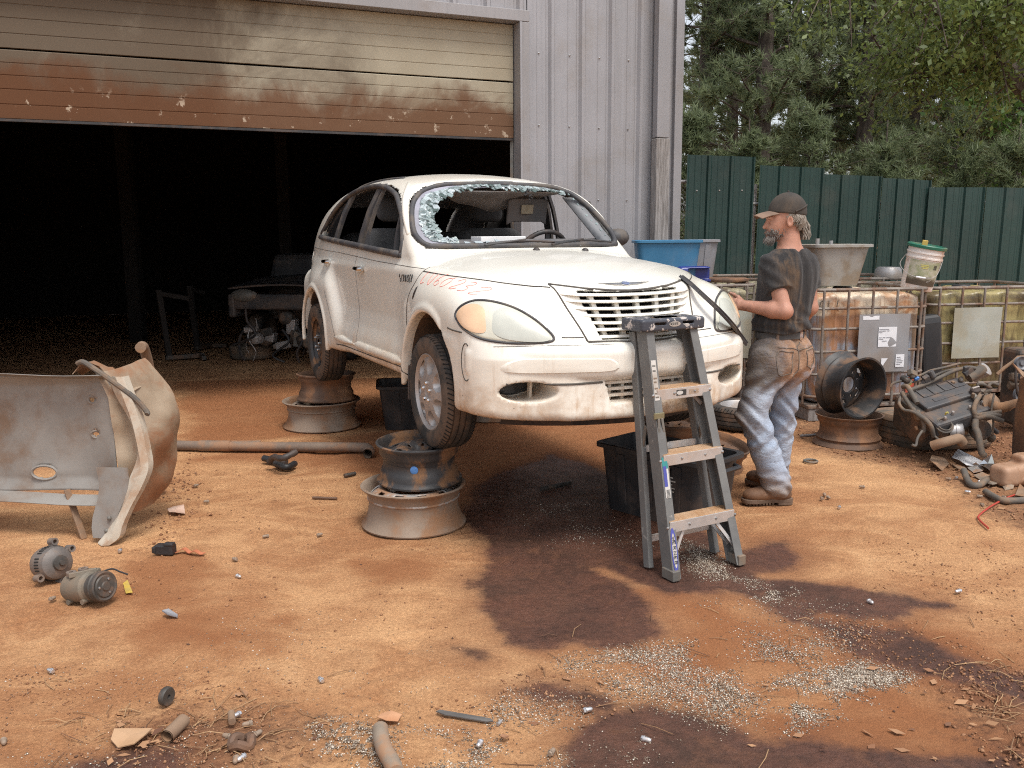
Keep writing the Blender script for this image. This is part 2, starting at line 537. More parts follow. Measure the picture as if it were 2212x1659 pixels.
def f_core(x, a, z):
    s = a - np.minimum(c_side(z) * (1 - 0.17 * np.clip((-2.3 - x) / 1.1, 0, 1) ** 2), np.where(x > -0.9, c_core(x) + 0.06 * sstep(z, .95, .6), 9))
    top = z - (c_hood(x) - 0.085 * (a / 0.75) ** 2.6)
    xn = 0.862 - 0.33 * (z - 0.55) - 0.14 * (a / 0.42) ** 2 * 0.55
    fr = (x - xn) * 0.9
    return smax(smax(smax(s, top, .07), fr, .03), -(x + 3.42), .08)
def f_cabin(x, a, z):
    tap = 1 - 0.17 * np.clip((-2.3 - x) / 1.1, 0, 1) ** 2 - 0.03 * np.clip((x + 1.1) / .6, 0, 1)
    s = (a - c_side(z) * tap) * 0.95
    top = (z - (c_roof(x) - 0.06 * (a / 0.6) ** 2.2)) * 0.9
    ws = (x - (-0.34 - (z - 1.085) * 1.25 - 0.12 * (a / 0.70) ** 2.2)) * 0.62
    rr = (-(x + 3.43 - 0.10 * (a / .7) ** 2 - 0.35 * np.clip(z - 1.02, 0, 1)))
    return smax(smax(smax(s, top, .10), ws, .05), rr, .08)
def f_body(x, y, z):
    a = np.abs(y)
    d = smin(f_core(x, a, z), smax(f_cabin(x, a, z), 0.35 - z, .02), .035)
    # front wing
    fx = x - (0.845 - 0.58 * np.clip(a - .40, 0, 1) ** 1.25 - 0.42 * np.clip(z - .62, -.05, 1))
    fen = smax(smax(a - c_fy(x), z - c_fz(x) + 0.25 * np.clip(a - .62, 0, 1) ** 1.5, .17), fx, .10)
    d = smin(d, fen, .075)
    # rear wing
    rf = smax(a - c_ry(x), z - (0.99 - 0.25 * np.clip(a - .62, 0, 1)), .17)
    rf = smax(smax(rf, (x + 1.83 + 0.55 * (z - .38)) * 0.87, .12), -(x + 3.40), .12)
    d = smin(d, rf, .06)
    # front bumper cover with the bar that runs round it
    bx = x - (0.850 - 0.36 * (a / .85) ** 2.6 - 0.055 * sstep(z, .485, .43) - 0.015 * sstep(z, .60, .64) - 0.10 * np.clip(.36 - z, 0, 1))
    val = smax(smax(bx, a - np.interp(z, [.2, .27, .35, .48, .60, .66], [.64, .685, .735, .785, .835, .845]), .13), z - .655, .03)
    bar = smax(x - (0.850 - 0.36 * (a / .85) ** 2.6), a - .835, .14)
    d = smin(d, smax(val, 0.25 - x, .02), .03)
    q = np.sqrt(np.maximum(np.abs(bar + 0.02) - 0.045, 0) ** 2 + np.maximum(np.abs(z - .550) - .036, 0) ** 2 + (.9 * np.maximum(.60 - x, 0)) ** 2) - .056
    d = smin(d, q, .005)
    # inset panel pressed into the bar
    # rear bumper
    rb = smax(smax(-(x + 3.44 - 0.30 * (a / .80) ** 2.5), a - .74, .12), np.abs(z - .46) - .15, .05)
    d = smin(d, smax(rb, x + 3.05, .02), .03)
    d = smax(d, 0.268 + 0.05 * sstep(x, .35, .2) + .10 * np.clip(a - .5, 0, 1) ** 1.5 * sstep(x, .2, .5) - z, .05)
    # wheel arch lips
    for cx, cz, rr_ in ((.03, .365, .40), (-2.60, .365, .40)):
        rad = np.hypot(x - cx, z - cz)
        lip = np.hypot(rad - rr_ - .008, a - .838) - .016
        d = smin(d, smax(lip, np.maximum(0.30 - z, (x - cx - .22) if cx > 0 else -9), .01), .03)
        d = smax(d, -np.maximum(rad - rr_ + .012, 0.50 - a), .012)
    # cabin space, cut out of the shell
    cav = np.maximum(np.maximum(f_cabin(x, a, z) + .045, .50 - z), np.maximum(x + .36, -3.2 - x))
    cav = np.minimum(cav, np.maximum(np.maximum(np.maximum(a - .70, .50 - z), z - 1.04), np.maximum(x + .50, -3.2 - x)))
    d = np.maximum(d, -cav)
    # windows
    if True:
        side = poly_sd(x, z, SIDE_WIN)
        d = np.maximum(d, -np.maximum(side - .012, c_side(z) - .13 - a))
        ws = poly_sd(a, z, WS_WIN)
        wpl = x - (-0.34 - (z - 1.085) * 1.25 - 0.12 * (a / 0.70) ** 2.2)
        d = np.maximum(d, -np.maximum(ws - .015, np.abs(wpl) - .12))
        rw = poly_sd(a, z, [(-.5, 1.12), (.54, 1.12), (.50, 1.38), (-.5, 1.42)])
        d = np.maximum(d, -np.maximum(rw - .02, x + 2.75))
    # grille mouths and fog lamp pockets
    g = np.maximum(np.maximum(poly_sd(a, z, [(-.1, .864), (.2, .868), (.29, .872), (.225, .658), (-.1, .658)]) - .008, .56 - x), x - .95)
    d = np.maximum(d, -g)
    g = np.maximum(np.maximum(poly_sd(a, z, [(-.1, .455), (.235, .455), (.215, .355), (-.1, .355)]) - .008, .66 - x), 0)
    d = np.maximum(d, -g)
    fg = np.hypot((a - .60) / .125, (z - .415) / .048) - 1
    d = smax(d, -np.maximum(fg * .05, .58 - x), .012)
    return d
SIDE_WIN = [(-2.68, 1.16), (-1.9, 1.115), (-.74, 1.05), (-.655, 1.055), (-.655, 1.14), (-.745, 1.27), (-.90, 1.375), (-1.05, 1.435), (-1.28, 1.480), (-1.6, 1.505), (-2.0, 1.49), (-2.27, 1.435), (-2.47, 1.345), (-2.62, 1.25)]
WS_WIN = [(-.2, 1.10), (.55, 1.095), (.635, 1.10), (.675, 1.135), (.682, 1.20), (.638, 1.32), (.580, 1.395), (.49, 1.447), (.3, 1.48), (-.2, 1.495)]
P, Q, N = surface_nets(f_body, (-3.56, -0.05, 0.18), (1.0, 0.94, 1.68), 0.0145)
# mirror the half
keep = (P[Q][:, :, 1] > -0.02).any(1)
P[:, 1] = np.where(P[:, 1] < 0.006, 0.0, P[:, 1])
keep = (P[Q][:, :, 1].max(1) > 1e-6)
Q = Q[keep]
zero = P[:, 1] == 0
N[zero, 1] = 0
N /= np.linalg.norm(N, axis=1, keepdims=True) + 1e-9
nP = len(P)
P2 = np.vstack([P, P * [1, -1, 1]]); N2 = np.vstack([N, N * [1, -1, 1]])
Q2 = np.vstack([Q, Q[:, ::-1] + nP])
C = P2[Q2].mean(1)
cx_, ca_, cz_ = C[:, 0], np.abs(C[:, 1]), C[:, 2]
inner = (cx_ < -.3) & ((f_cabin(cx_, ca_, cz_) < -.03) & (cz_ > .48) | ((cz_ > .485) & (cz_ < 1.05) & (ca_ < .705) & (cx_ < -.49) & (cx_ > -3.19)))
zs = np.interp(cx_, [-.5, -.2, .12, .38, .6, .8], [.985, .978, .955, .942, .918, .87])
hood = (cx_ > -.52) & (cz_ > zs) & (cx_ > -.36 - .30 * (ca_ / .7) ** 2.2 - .02) & ~((cz_ > 1.10)) & (ca_ < c_core(cx_) + .03)
DOOR_F = [(-.20, .99), (-.24, .90), (-.34, .81), (-.40, .70), (-.415, .60), (-.40, .48), (-.36, .36), (-1.46, .36), (-1.50, .60), (-1.52, 1.07), (-.80, 1.05), (-.62, 1.03), (-.45, 1.0)]
DOOR_R = [(-1.52, 1.07), (-1.50, .60), (-1.46, .36), (-1.98, .36), (-2.1, .60), (-2.25, .80), (-2.5, .92), (-2.66, 1.0), (-2.74, 1.15)]
on_side = (ca_ > .60) & ~inner & (cz_ < 1.1)
df = on_side & (poly_sd(cx_, cz_, DOOR_F) < 0)
dr = on_side & (poly_sd(cx_, cz_, DOOR_R) < 0)
grl = (cx_ > .55) & (poly_sd(ca_, cz_, [(-.2, .878), (.05, .879), (.25, .894), (.405, .917), (.36, .78), (.315, .642), (-.2, .642)]) < 0) & ~hood
bump = (cx_ > .2) & ~grl & (cz_ < np.where(cx_ > .60, .672, .70)) & ~hood & (np.hypot(cx_ - .03, cz_ - .365) > .384)
fend = (cx_ > -.45) & ~hood & ~grl & ~bump & ~df & (cz_ <= zs + .03) & (cz_ > .3) & (ca_ > .38) & (np.hypot(cx_ - .03, cz_ - .365) > .384) & ~inner
wlf = ((np.hypot(cx_ - .03, cz_ - .365) < .392) | (np.hypot(cx_ + 2.6, cz_ - .365) < .392)) & (ca_ < .795)
well = wlf
lab = np.zeros(len(Q2), int)
sgn = C[:, 1] > 0
for k, m in ((1, hood), (2, fend & ~sgn), (3, fend & sgn), (4, df & ~sgn), (5, df & sgn), (6, dr & ~sgn), (7, dr & sgn), (8, bump), (9, grl), (10, inner), (11, well)):
    lab[m] = k
for k, m in ((12, well & sgn & (cx_ > -1)), (13, well & ~sgn & (cx_ < -1)), (14, well & sgn & (cx_ < -1))): lab[m] = k
names = {0: 'body_shell', 1: 'hood', 2: 'fender', 3: 'fender', 4: 'door', 5: 'door', 6: 'door', 7: 'door', 8: 'bumper', 9: 'grille', 10: 'cabin_lining', 11: 'wheel_well', 12: 'wheel_well', 13: 'wheel_well', 14: 'wheel_well'}
M['lining'] = pm('grey_lining', (0.10, 0.10, 0.105), (0.14, 0.138, 0.14), 6, 0.8, dirt=(0.2, 0.14, 0.1), damt=0.3)
M['well'] = pm('wheel_well_dirt', (0.03, 0.026, 0.022), (0.06, 0.045, 0.035), 8, 0.95, dirt=(0.22, 0.13, 0.08), damt=0.5, dscale=5)
parts = {}
for k, nm in names.items():
    fq = Q2[lab == k]
    if not len(fq): continue
    u, inv = np.unique(fq, return_inverse=True)
    parts[k] = np_mesh(nm, P2[u], inv.reshape(-1, 4), M['lining'] if k == 10 else M['well'] if k >= 11 else M['paint'], CAR, N2[u])
body_bvh = BVHTree.FromPolygons([Vector(p) for p in P2], [tuple(q) for q in Q2[lab < 11]])

def cast(o, d):
    h = body_bvh.ray_cast(Vector(o), Vector(d).normalized())
    return (h[0], h[1]) if h[0] is not None else (None, None)
SIDE = lambda s: (lambda p: cast((p[0], 2.0 * s, p[1]), (0, -s, 0)))
FRONT = lambda p: cast((2.0, p[0], p[1]), (-1, 0, 0))
TOP = lambda p: cast((p[0], p[1], 3.0), (0, 0, -1))
def on_body(pts, how, off=0.0, step=0.02, closed=False, jump=0.08):
    """polyline densified and laid on the body; split where it would jump"""
    pts = [Vector(p) for p in pts]
    if closed: pts = pts + [pts[0]]
    out = [[]]
    for a, b in zip(pts, pts[1:]):
        n = max(1, int((b - a).length / step))
        for k in range(n):
            q, nn = how(a.lerp(b, k / n))
            if q is None: continue
            q = q + nn * off
            if out[-1] and (q - out[-1][-1]).length > jump: out.append([])
            out[-1].append(q)
    q, nn = how(pts[-1])
    if q is not None and out[-1] and (q + nn * off - out[-1][-1]).length < jump: out[-1].append(q + nn * off)
    return [o for o in out if len(o) > 1]
def line(name, pts, how, r, mat, parent=CAR, off=0.0, closed=False, n=6, jump=0.08):
    mb = MB()
    for seg in on_body(pts, how, off, closed=closed, jump=jump): mb.tube(seg, r, n)
    return mb.build(name, mat, parent, True, angle=180) if mb.v else None
def patch(outline, how, nr=8, dome=0.01, off=0.003, sink=-.004):
    """disc-like patch laid on the body inside an outline"""
    o = [Vector(p) for p in outline]
    c = sum(o, Vector((0, 0))) / len(o)
    mb = MB(); vs = []; fs = []
    q, nn = how(c); vs.append(q + nn * (off + dome))
    m = len(o)
    for i in range(1, nr + 1):
        t = i / nr
        for p in o:
            q, nn = how(c.lerp(p, t))
            if q is None: q, nn = Vector(vs[-1]), Vector((0, 0, 0))
            vs.append(q + nn * (off + dome * (1 - t ** 2.5) if t < 1 else sink))
    for k in range(m):
        fs.append((0, 1 + k, 1 + (k + 1) % m))
        for i in range(nr - 1):
            a = 1 + i * m
            fs.append((a + k, a + m + k, a + m + (k + 1) % m, a + (k + 1) % m))
    return mb.add(vs, fs)

# --- gaps between panels
for s in (-1, 1):
    S_ = SIDE(s)
    d = parts[4 if s < 0 else 5]; d2 = parts[6 if s < 0 else 7]
    line('door_gap', [(-.19, .985)] + smooth_poly([(-.20, .97), (-.24, .90), (-.34, .81), (-.40, .70), (-.415, .60), (-.40, .48), (-.36, .36)], 4, False)[:], S_, .0032, M['seam'], d)
    line('door_gap', [(-1.53, 1.05), (-1.515, .8), (-1.49, .58), (-1.455, .38)], S_, .0016, M['seam'], d)
    line('door_gap', [(-1.95, .40), (-2.06, .56), (-2.2, .76)], S_, .0022, M['seam'], d2)
    line('belt_crease', [(-.22, .975), (-1.0, 1.0), (-2.0, 1.045), (-3.3, 1.085)], S_, .002, M['seam'], parts[0])
    line('sill_gap', [(-.37, .385), (-1.95, .375)], S_, .004, M['seam'], parts[0])
    # shut line of the hood over the wing, and bumper joint below the lamp
    sh = [(.64, .425 * s), (.61, .46 * s), (.56, .515 * s), (.38, .65 * s), (.12, .745 * s), (-.2, .785 * s)]
    mb = MB()
    segs = []
    for x_, y_ in smooth_poly([(p[0], p[1]) for p in sh], 8, False):
        zz = float(np.interp(x_, [-.5, -.2, .12, .38, .6, .8], [.985, .978, .955, .942, .918, .87]))
        q, nn = cast((x_ + .25 * .3, 1.6 * s, zz + .6), (-.075, y_ - 1.6 * s, -.6))
        if q is not None: segs.append(q)
    mb.tube(segs, .0038, 6)
    mb.build('hood_gap', M['seam'], parts[1], True, angle=180)
    line('bumper_gap', [(.36, .70), (.42, .694), (.52, .69)], S_, .004, M['seam'], parts[8])
    line('bumper_gap', [(.44 * s, .672), (.33 * s, .668)], FRONT, .003, M['seam'], parts[8])
    line('grille_gap', smooth_poly([(.405 * s, .915), (.36 * s, .78), (.312 * s, .648)], 5, False), FRONT, .0045, M['seam'], parts[9])
line('grille_gap', [(-.312, .646), (0, .638), (.312, .646)], FRONT, .007, M['seam'], parts[9], jump=.3)
# dark line under the hood's front edge
line('hood_gap', [(-.405, .916), (-.25, .894), (-.1, .881), (0, .878), (.1, .881), (.25, .894), (.405, .916)], FRONT, .0065, M['seam'], parts[1], jump=.3)

# --- running board strips on each door
for s, dd in ((-1, 4), (1, 5)):
    S_ = SIDE(s)
    for (x0, x1, par) in ((-.43, -1.47, parts[dd]), (-1.50, -1.97, parts[dd + 2])):
        mb = MB()
        seg = on_body([(x0 + (x1 - x0) * k / 12, .418 + .006 * k / 12) for k in range(13)], S_, .004)
        for g in seg:
            n_ = len(g)
            mb.tube(g, [max(.004, .026 * min(1, (k + 1) / 9, (n_ - k) / 4)) for k in range(n_)], 10)
        mb.v = [(v[0], v[1], .418 + (v[2] - .418) * 1.1) for v in mb.v]
        mb.build('side_moulding', M['paint'], par, True, angle=180)
# --- door handles: chrome bar bridging a scooped cup
def scoop(s, x, z):
    how = SIDE(s)
    pts = [(x + .062 * math.cos(g), z + .040 * math.sin(g)) for g in [2 * math.pi * k / 20 for k in range(20)]]
    return patch(pts, how, 4, -.002, .0035)
for s, dd in ((-1, 4), (1, 5)):
    for x, z, par in ((-1.385, .945, parts[dd]), (-2.27, .975, parts[dd + 2])):
        sc_ = scoop(s, x, z - .006).build('handle_cup', M['paint'], par, True)
        mb = MB()
        pr = []
        for k in range(9):
            q, nn = SIDE(s)((x - .085 + .17 * k / 8, z))
            pr.append(q + Vector((0, s, 0)) * (.012 + .022 * math.sin(math.pi * k / 8) ** .5))
        mb.tube(pr, [.010, .014, .015, .015, .015, .015, .017, .018, .014], 10)
        mb.build('door_handle', M['chrome'], par, True)

# --- window frames, pillars
GL = M['gasket']
for s in (-1, 1):
    S_ = SIDE(s)
    op = [Vector(p) for p in SIDE_WIN]
    ctr = sum(op, Vector((0, 0))) / len(op)
    def sidept(p, off=0.0):
        # point on the outer skin at window level even where the opening is cut
        x, z = p
        tap = 1 - 0.17 * max(0, min(1, (-2.3 - x) / 1.1)) ** 2 - 0.03 * max(0, min(1, (x + 1.1) / .6))
        return Vector((x, s * (float(c_side(z)) * tap + off), z))
    outl = smooth_poly(SIDE_WIN, 5)
    fr = empty('side_windows'); fr.parent = CAR
    mb = MB(); mb.tube([sidept(p, -.004) for p in outl], .017, 8, closed=True)
    mb.build('window_seal', GL, fr, True, angle=180)
    mb = MB(); mb.tube([sidept((-2.69 + 2.04 * k / 20, 1.16 - .11 * k / 20), .008) for k in range(21)], .022, 8)
    mb.build('belt_moulding', GL, fr, True, angle=180)
    for (xb, zb, xt, zt, w) in ((-1.56, 1.09, -1.45, 1.505, .10), (-2.24, 1.13, -2.12, 1.47, .085), (-.80, 1.055, -.83, 1.38, .024), (-1.42, 1.09, -1.36, 1.495, .03)):
        mb = MB(); g = []
        for k in range(9):
            t = k / 8
            x, z = xb + (xt - xb) * t, zb + (zt - zb) * t
            g.append([sidept((x + w / 2, z), -.012), sidept((x - w / 2, z), -.012)])
        mb.sheet(g, .02)
        mb.build('pillar_trim', GL, fr, True)
    # tinted rear quarter pane still in place, the door panes are wound down or gone
    mb = MB(); g = []
    for i in range(8):
        t = i / 7
        zt = 1.15 + .28 * t
        x0 = -2.28 + .13 * t; x1 = -2.68 + .36 * t ** 1.3
        g.append([sidept((x0 + (x1 - x0) * j / 5, zt), -.022) for j in range(6)])
    mb.sheet(g, .004); mb.build('quarter_pane', None or M.setdefault('tint', pm('dark_tinted_glass', (.012, .012, .013), (.02, .02, .02), 3, .12)), fr, True)
    # torn roof drip moulding above the doors
    line('drip_moulding', smooth_poly([(-1.33, 1.545), (-1.7, 1.548), (-2.02, 1.53), (-2.06, 1.49)], 4, False), S_, .010, GL, fr, .002)

for s in (-1, 1):      # windscreen pillars
    pp = smooth_poly([(-.60, s * .70, 1.16), (-.71, s * .682, 1.27), (-.845, s * .637, 1.375), (-.955, s * .585, 1.44), (-1.08, s * .53, 1.487)], 6, False)
    MB().tube(pp, [.020 + .006 * math.sin(3.1 * k / (len(pp) - 1)) for k in range(len(pp))], 10).build('windscreen_pillar', M['paint'], CAR, True, angle=180)
# --- windscreen: gasket, band of frit, shattered remains
def wspt(y, z, off=0.0):
    x = -0.34 - (z - 1.085) * 1.25 - 0.12 * (abs(y) / 0.70) ** 2.2
    return Vector((x + off * .75, y, z + off * .6))
ws_full = [(y, z) for y, z in WS_WIN[1:-1]]
ring = [(-y, z) for y, z in reversed(ws_full)] + ws_full          # from upper right round the bottom... closed loop
ring = [(y, z) for y, z in ws_full] + [(-y, z) for y, z in reversed(ws_full)]
ring_s = smooth_poly(ring, 6)
WSF = MB().tube([wspt(p[0], p[1], .004) for p in ring_s], .017, 8, closed=True).build('windscreen_frame', GL, CAR, True, angle=180)
M['frit'] = pm('milky_laminate', (.36, .36, .42), (.26, .26, .31), 6, .35, dirt=(.2, .2, .22), damt=.5)
def glass(name, c, alpha, rough):
    t = NT(name); v = t.coord('Object')
    t.set('Base Color', t.mix(t.noise(v, 30), c, tuple(k * .6 for k in c))).set('Roughness', rough).set('Alpha', alpha)
    t.bump(t.noise(v, 45, 3), .6, .01)
    return t.m
M['shard'] = glass('crazed_green_glass', (.36, .45, .45), .72, .12)
M['shard_dark'] = glass('dark_green_glass', (.09, .13, .12), .92, .1)
M['shard_pale'] = glass('pale_crazed_glass', (.50, .57, .60), .85, .2)
# strip of frit along the right pillar (left in the picture) and the top edge
mbf = MB(); g = []
edge = [(-.50, 1.10), (-.61, 1.108), (-.662, 1.14), (-.668, 1.20), (-.65, 1.27), (-.625, 1.34), (-.58, 1.395), (-.49, 1.44), (-.3, 1.473), (-.1, 1.488), (.1, 1.489), (.3, 1.473), (.48, 1.44)]
wid = [.01, .05, .085, .085, .08, .075, .065, .045, .032, .026, .024, .022, .012]
es = smooth_poly([(e[0], e[1], w) for e, w in zip(edge, wid)], 5, False)
cen = Vector((0, 1.28))
for e in es:
    p = Vector((e[0], e[1])); d = (cen - p); d.y *= 2.2; d.normalize()
    g.append([wspt(p.x, p.y, .0), wspt(*(p + d * e[2]), .0)])
mbf.sheet(g, .005).build('windscreen_border', M['frit'], WSF, True)
rs = random.Random(3)
def shard(p, size, n=6):
    pts = [(p[0] + size * rs.uniform(.55, 1.1) * math.cos(6.283 * k / n + rs.uniform(-.2, .2)), p[1] + .75 * size * rs.uniform(.55, 1.1) * math.sin(6.283 * k / n)) for k in range(n)]
    off = rs.uniform(.004, .02); tx, tz = rs.uniform(-.35, .35), rs.uniform(-.35, .35)
    top = [wspt(q[0], q[1], off + (q[0] - p[0]) * tx + (q[1] - p[1]) * tz) for q in pts]
    dn = Vector((-.75, 0, -.6)) * .005
    mb = MB()
    vs = top + [q + dn for q in top]
    m = n
    mb.add(vs, [tuple(range(m)), tuple(range(2 * m - 1, m - 1, -1))] + [(i, m + i, m + (i + 1) % m, (i + 1) % m) for i in range(m)])
    return mb
def craze_mat():
    t = NT('crazed_laminated_glass'); v = t.coord('Object')
    vo = t.n('ShaderNodeTexVoronoi', feature='DISTANCE_TO_EDGE'); vo.inputs['Scale'].default_value = 34; t.l(v, vo.inputs['Vector'])
    vc = t.n('ShaderNodeTexVoronoi'); vc.inputs['Scale'].default_value = 34; t.l(v, vc.inputs['Vector'])
    crack = t.ramp(vo.outputs['Distance'], .05, .015)
    cell = t.sep(vc.outputs['Color'])[0]
    c = t.mix(cell, (.16, .22, .22), (.50, .58, .60))
    t.set('Base Color', t.mix(crack, c, (.66, .72, .72))).set('Roughness', .14)
    t.set('Alpha', t.math('ADD', t.math('MULTIPLY', cell, .45), .5))
    return t.bump(t.math('ADD', t.math('MULTIPLY', cell, .8), t.math('MULTIPLY', crack, -.5)), .8, .012).m
M['craze'] = craze_mat()
es2 = smooth_poly([(e[0], e[1], w) for e, w in zip(edge, [.04, .07, .12, .115, .11, .12, .10, .085, .04, .022, .045, .035, .015])], 9, False)
g = []
for i, e in enumerate(es2):
    p = Vector((e[0], e[1])); d = (cen - p); d.y *= 2.2; d.normalize()
    w_ = e[2] * (.72 + .42 * rs.random())
    g.append([wspt(*(p + d * w_ * (.32 + .68 * j / 5)), .006 + .010 * math.sin(1.7 * i + j) * (j / 5) + .004 * rs.random()) for j in range(6)])
MB().sheet(g, .004).build('glass_remnant', M['craze'], WSF)
for i, e in enumerate(es2):
    p = Vector((e[0], e[1])); d = (cen - p); d.y *= 2.2; d.normalize()
    for k in range(2 if i / len(es2) < .6 else 1):
        q = p + d * e[2] * rs.uniform(.75, 1.08)
        shard(q, rs.choice((.010, .014, .02, .026)), rs.choice((4, 5, 6))).build('glass_shard', rs.choice((M['shard'], M['shard'], M['shard_pale'], M['shard_dark'])), WSF)
for x in (-.40, -.34, -.28, -.22, .05, .28, .33):
    shard((x, 1.105 + rs.uniform(0, .01)), rs.uniform(.02, .035), 5).build('glass_shard', M['shard_pale'], WSF)
for k in range(10):                                              # crumbs along the driver side pillar
    t = k / 9
    shard((.50 + .12 * t, 1.42 - .30 * t), .012, 4).build('glass_shard', M['shard'], WSF)
# torn black flap and sagging headliner hanging in the opening
g = []
for i in range(13):
    y = -.22 + .72 * i / 12
    sag = math.sin(math.pi * i / 12) ** .8
    g.append([Vector((-1.02 - .05 * j, y, 1.455 - .115 * sag * (1 - (1 - j / 5) ** 2) + .012 * math.sin(5 * i))) if j else wspt(y, 1.462, -.03) for j in range(6)])
MB().sheet(g, .006).build('headliner', pm('grey_headliner', (.42, .40, .385), (.34, .32, .30), 8, .95, dirt=(.2, .15, .12), damt=.5), CAR, True)
mb = MB()
for k in range(7):
    g = [wspt(.17 + .035 * rs.uniform(-1, 1), 1.455 - .012 * k, .012 + .01 * rs.random()) for _ in range(3)]
    mb.bar(g[0], g[1] - Vector((0, 0, .012)), .02, .006)
mb.build('torn_mirror_mount', M['black'], CAR)
# --- sun visor folded down on the driver side
g = [[Vector((-1.02 - .04 * i / 6, .16 + .30 * j / 8, 1.405 - .155 * i / 6 - .02 * (1 if j in (0, 8) and i in (0, 6) else 0))) for j in range(9)] for i in range(7)]
VIS = MB().sheet(g, .022).build('sun_visor', M['lining'], CAR, True, bevel=.006)
MB().sheet([[Vector((-1.012 - .014 * i, .25 + .09 * j, 1.365 - .06 * i)) for j in (0, 1)] for i in (0, 1)], .002).build('warning_label', pm('faded_label', (.3, .25, .17), (.35, .3, .22), 30, .8), VIS)
# --- inner A pillar lining on the driver side
for s in (-1, 1):
    mb = MB(); g = []
    for k in range(10):
        t = k / 9; z = 1.10 + .32 * t; y = (.675 - .085 * t)
        o = wspt(y, z, -.012)
        g.append([o + Vector((-.0, -.005, 0)) * 1, o + Vector((-.05, -.085, -.0)), o + Vector((-.12, -.05, .0))])
    if s < 0: g = [[Vector((p.x, -p.y, p.z)) for p in r_] for r_ in g]
    mb.sheet(g, .01).build('pillar_lining', M.setdefault('pillar', pm('blue_grey_pillar_trim', (.16, .165, .175), (.20, .205, .215), 6, .7)), CAR, True, angle=180)
# --- dashboard, wheel, seats
mb = MB(); g = []
for i in range(9):
    t = i / 8
    g.append([Vector((-.46 - .42 * t, -.64 + 1.28 * j / 10, 1.075 + .03 * math.sin(math.pi * t) - .10 * max(0, t - .7) / .3)) for j in range(11)])
mb.sheet(g, .03); mb.box((-.86, 0, .88), (.06, 1.26, .26))
mb.build('dashboard', M['lining'], CAR, True)
def swheel():
    mb = MB(); Mx = Matrix.Translation((-.93, .36, 1.02)) @ Matrix.Rotation(R(-62), 4, 'Y')
    mb.lathe([(.185 + .016 * math.cos(g), .016 * math.sin(g)) for g in [2 * math.pi * k / 10 for k in range(10)]], 36, Mx, closed=True)
    mb.lathe([(0, -.02), (.06, -.03), (.075, -.05), (.05, -.07)], 20, Mx)
    for g in (0, 90, 180): 
        a = R(g)
        mb.bar(Mx @ Vector((.05 * math.cos(a), .05 * math.sin(a), -.04)), Mx @ Vector((.18 * math.cos(a), .18 * math.sin(a), 0)), .03, .015)
    return mb
swheel().build('steering_wheel', M['black'], CAR, True)
M['seat'] = pm('charcoal_seat_cloth', (.06, .06, .062), (.09, .088, .088), 10, .95, bump=.3, bscale=200)
def seat_fn(X, Y, Z):
    c = smax(np.abs(Y) - .25, np.abs(X + .02) - .26, .08)
    c = smax(c, np.abs(Z - .08) - .09, .06)
    xb = X + .25 + .28 * (Z - .1)
    b = smax(smax(np.abs(Y) - (.255 - .05 * np.clip(Z - .45, 0, 1)), np.abs(xb) - .07 - .02 * np.abs(Y) / .25, .05), np.abs(Z - .38) - .32, .08)
    return smin(c, b, .03)
sP, sQ, sN = surface_nets(seat_fn, (-.7, -.35, -.06), (.35, .35, .8), .03)
def head_fn(X, Y, Z): return smax(smax(np.abs(Y) - .14, np.abs(X + .50 + .28 * (Z - .8)) - .045, .05), np.abs(Z - .86) - .10, .08)
hP, hQ, hN = surface_nets(head_fn, (-.7, -.22, .7), (-.35, .22, 1.04), .02)
for y in (-.37, .37):
    off = Vector((-1.42, y, .52))
    st = np_mesh('seat', sP + np.array(off), sQ, M['seat'], CAR, sN)
    np_mesh('headrest', hP + np.array(off) + [.03, 0, -.02], hQ, M['seat'], st, hN)
np_mesh('rear_seat', sP * [1, 2.3, 1] + np.array((-2.3, 0, .5)), sQ, M['seat'], CAR, sN)
# white cardboard left on the dashboard behind the glass, wipers, washer jets
mbx = MB(); mbx.box((-.50, -.165, 1.135), (.16, .30, .035)); 
bx_ = mbx.build('white_box', pm('white_card', (.78, .78, .78), (.7, .7, .7), 12, .8, bump=.2), None, bevel=.004)
bx_.matrix_world = CAR.matrix_basis @ Matrix.Identity(4)
tag(bx_, 'torn white foam block lying on the dashboard behind the broken windscreen', 'foam block')
mb = MB(); mb.box((-.475, -.16, 1.105), (.10, .34, .022)); mb.build('cowl_tray', M['black'], CAR, bevel=.004)
for y0, y1 in ((-.30, .20), (.14, .60)):
    mb = MB()
    p = [wspt(y0 + (y1 - y0) * k / 8, 1.098 + .022 * math.sin(math.pi * k / 8) * .6, .022) for k in range(9)]
    mb.tube(p, .008, 6)
    mb.tube([wspt(y0 - .02, 1.09, .02), wspt((y0 + y1) / 2, 1.115, .03)], .007, 6)
    mb.build('wiper', M['black'], CAR, True)
for y in (-.02, .33):
    q, nn = TOP((-.27 - .10 * (y / .7) ** 2, y))
    MB().lathe([(.022, -.006), (.021, .006), (.013, .014), (0, .017)], 14, Matrix.Translation(q)).build('washer_jet', M['black'], parts[1], True)
# --- far side mirror
def mir_fn(X, Y, Z): return ell(X, Y, Z, (-.80, .885, 1.14), (.07, .085, .062))
mP, mQ, mN = surface_nets(lambda X, Y, Z: smin(mir_fn(X, Y, Z), cone(X, Y, Z, (-.78, .75, 1.08), (-.80, .88, 1.12), .03, .03), .03), (-.95, .66, 1.0), (-.65, 1.08, 1.26), .012)
np_mesh('door_mirror', mP, mQ, M['gasket'], CAR, mN)

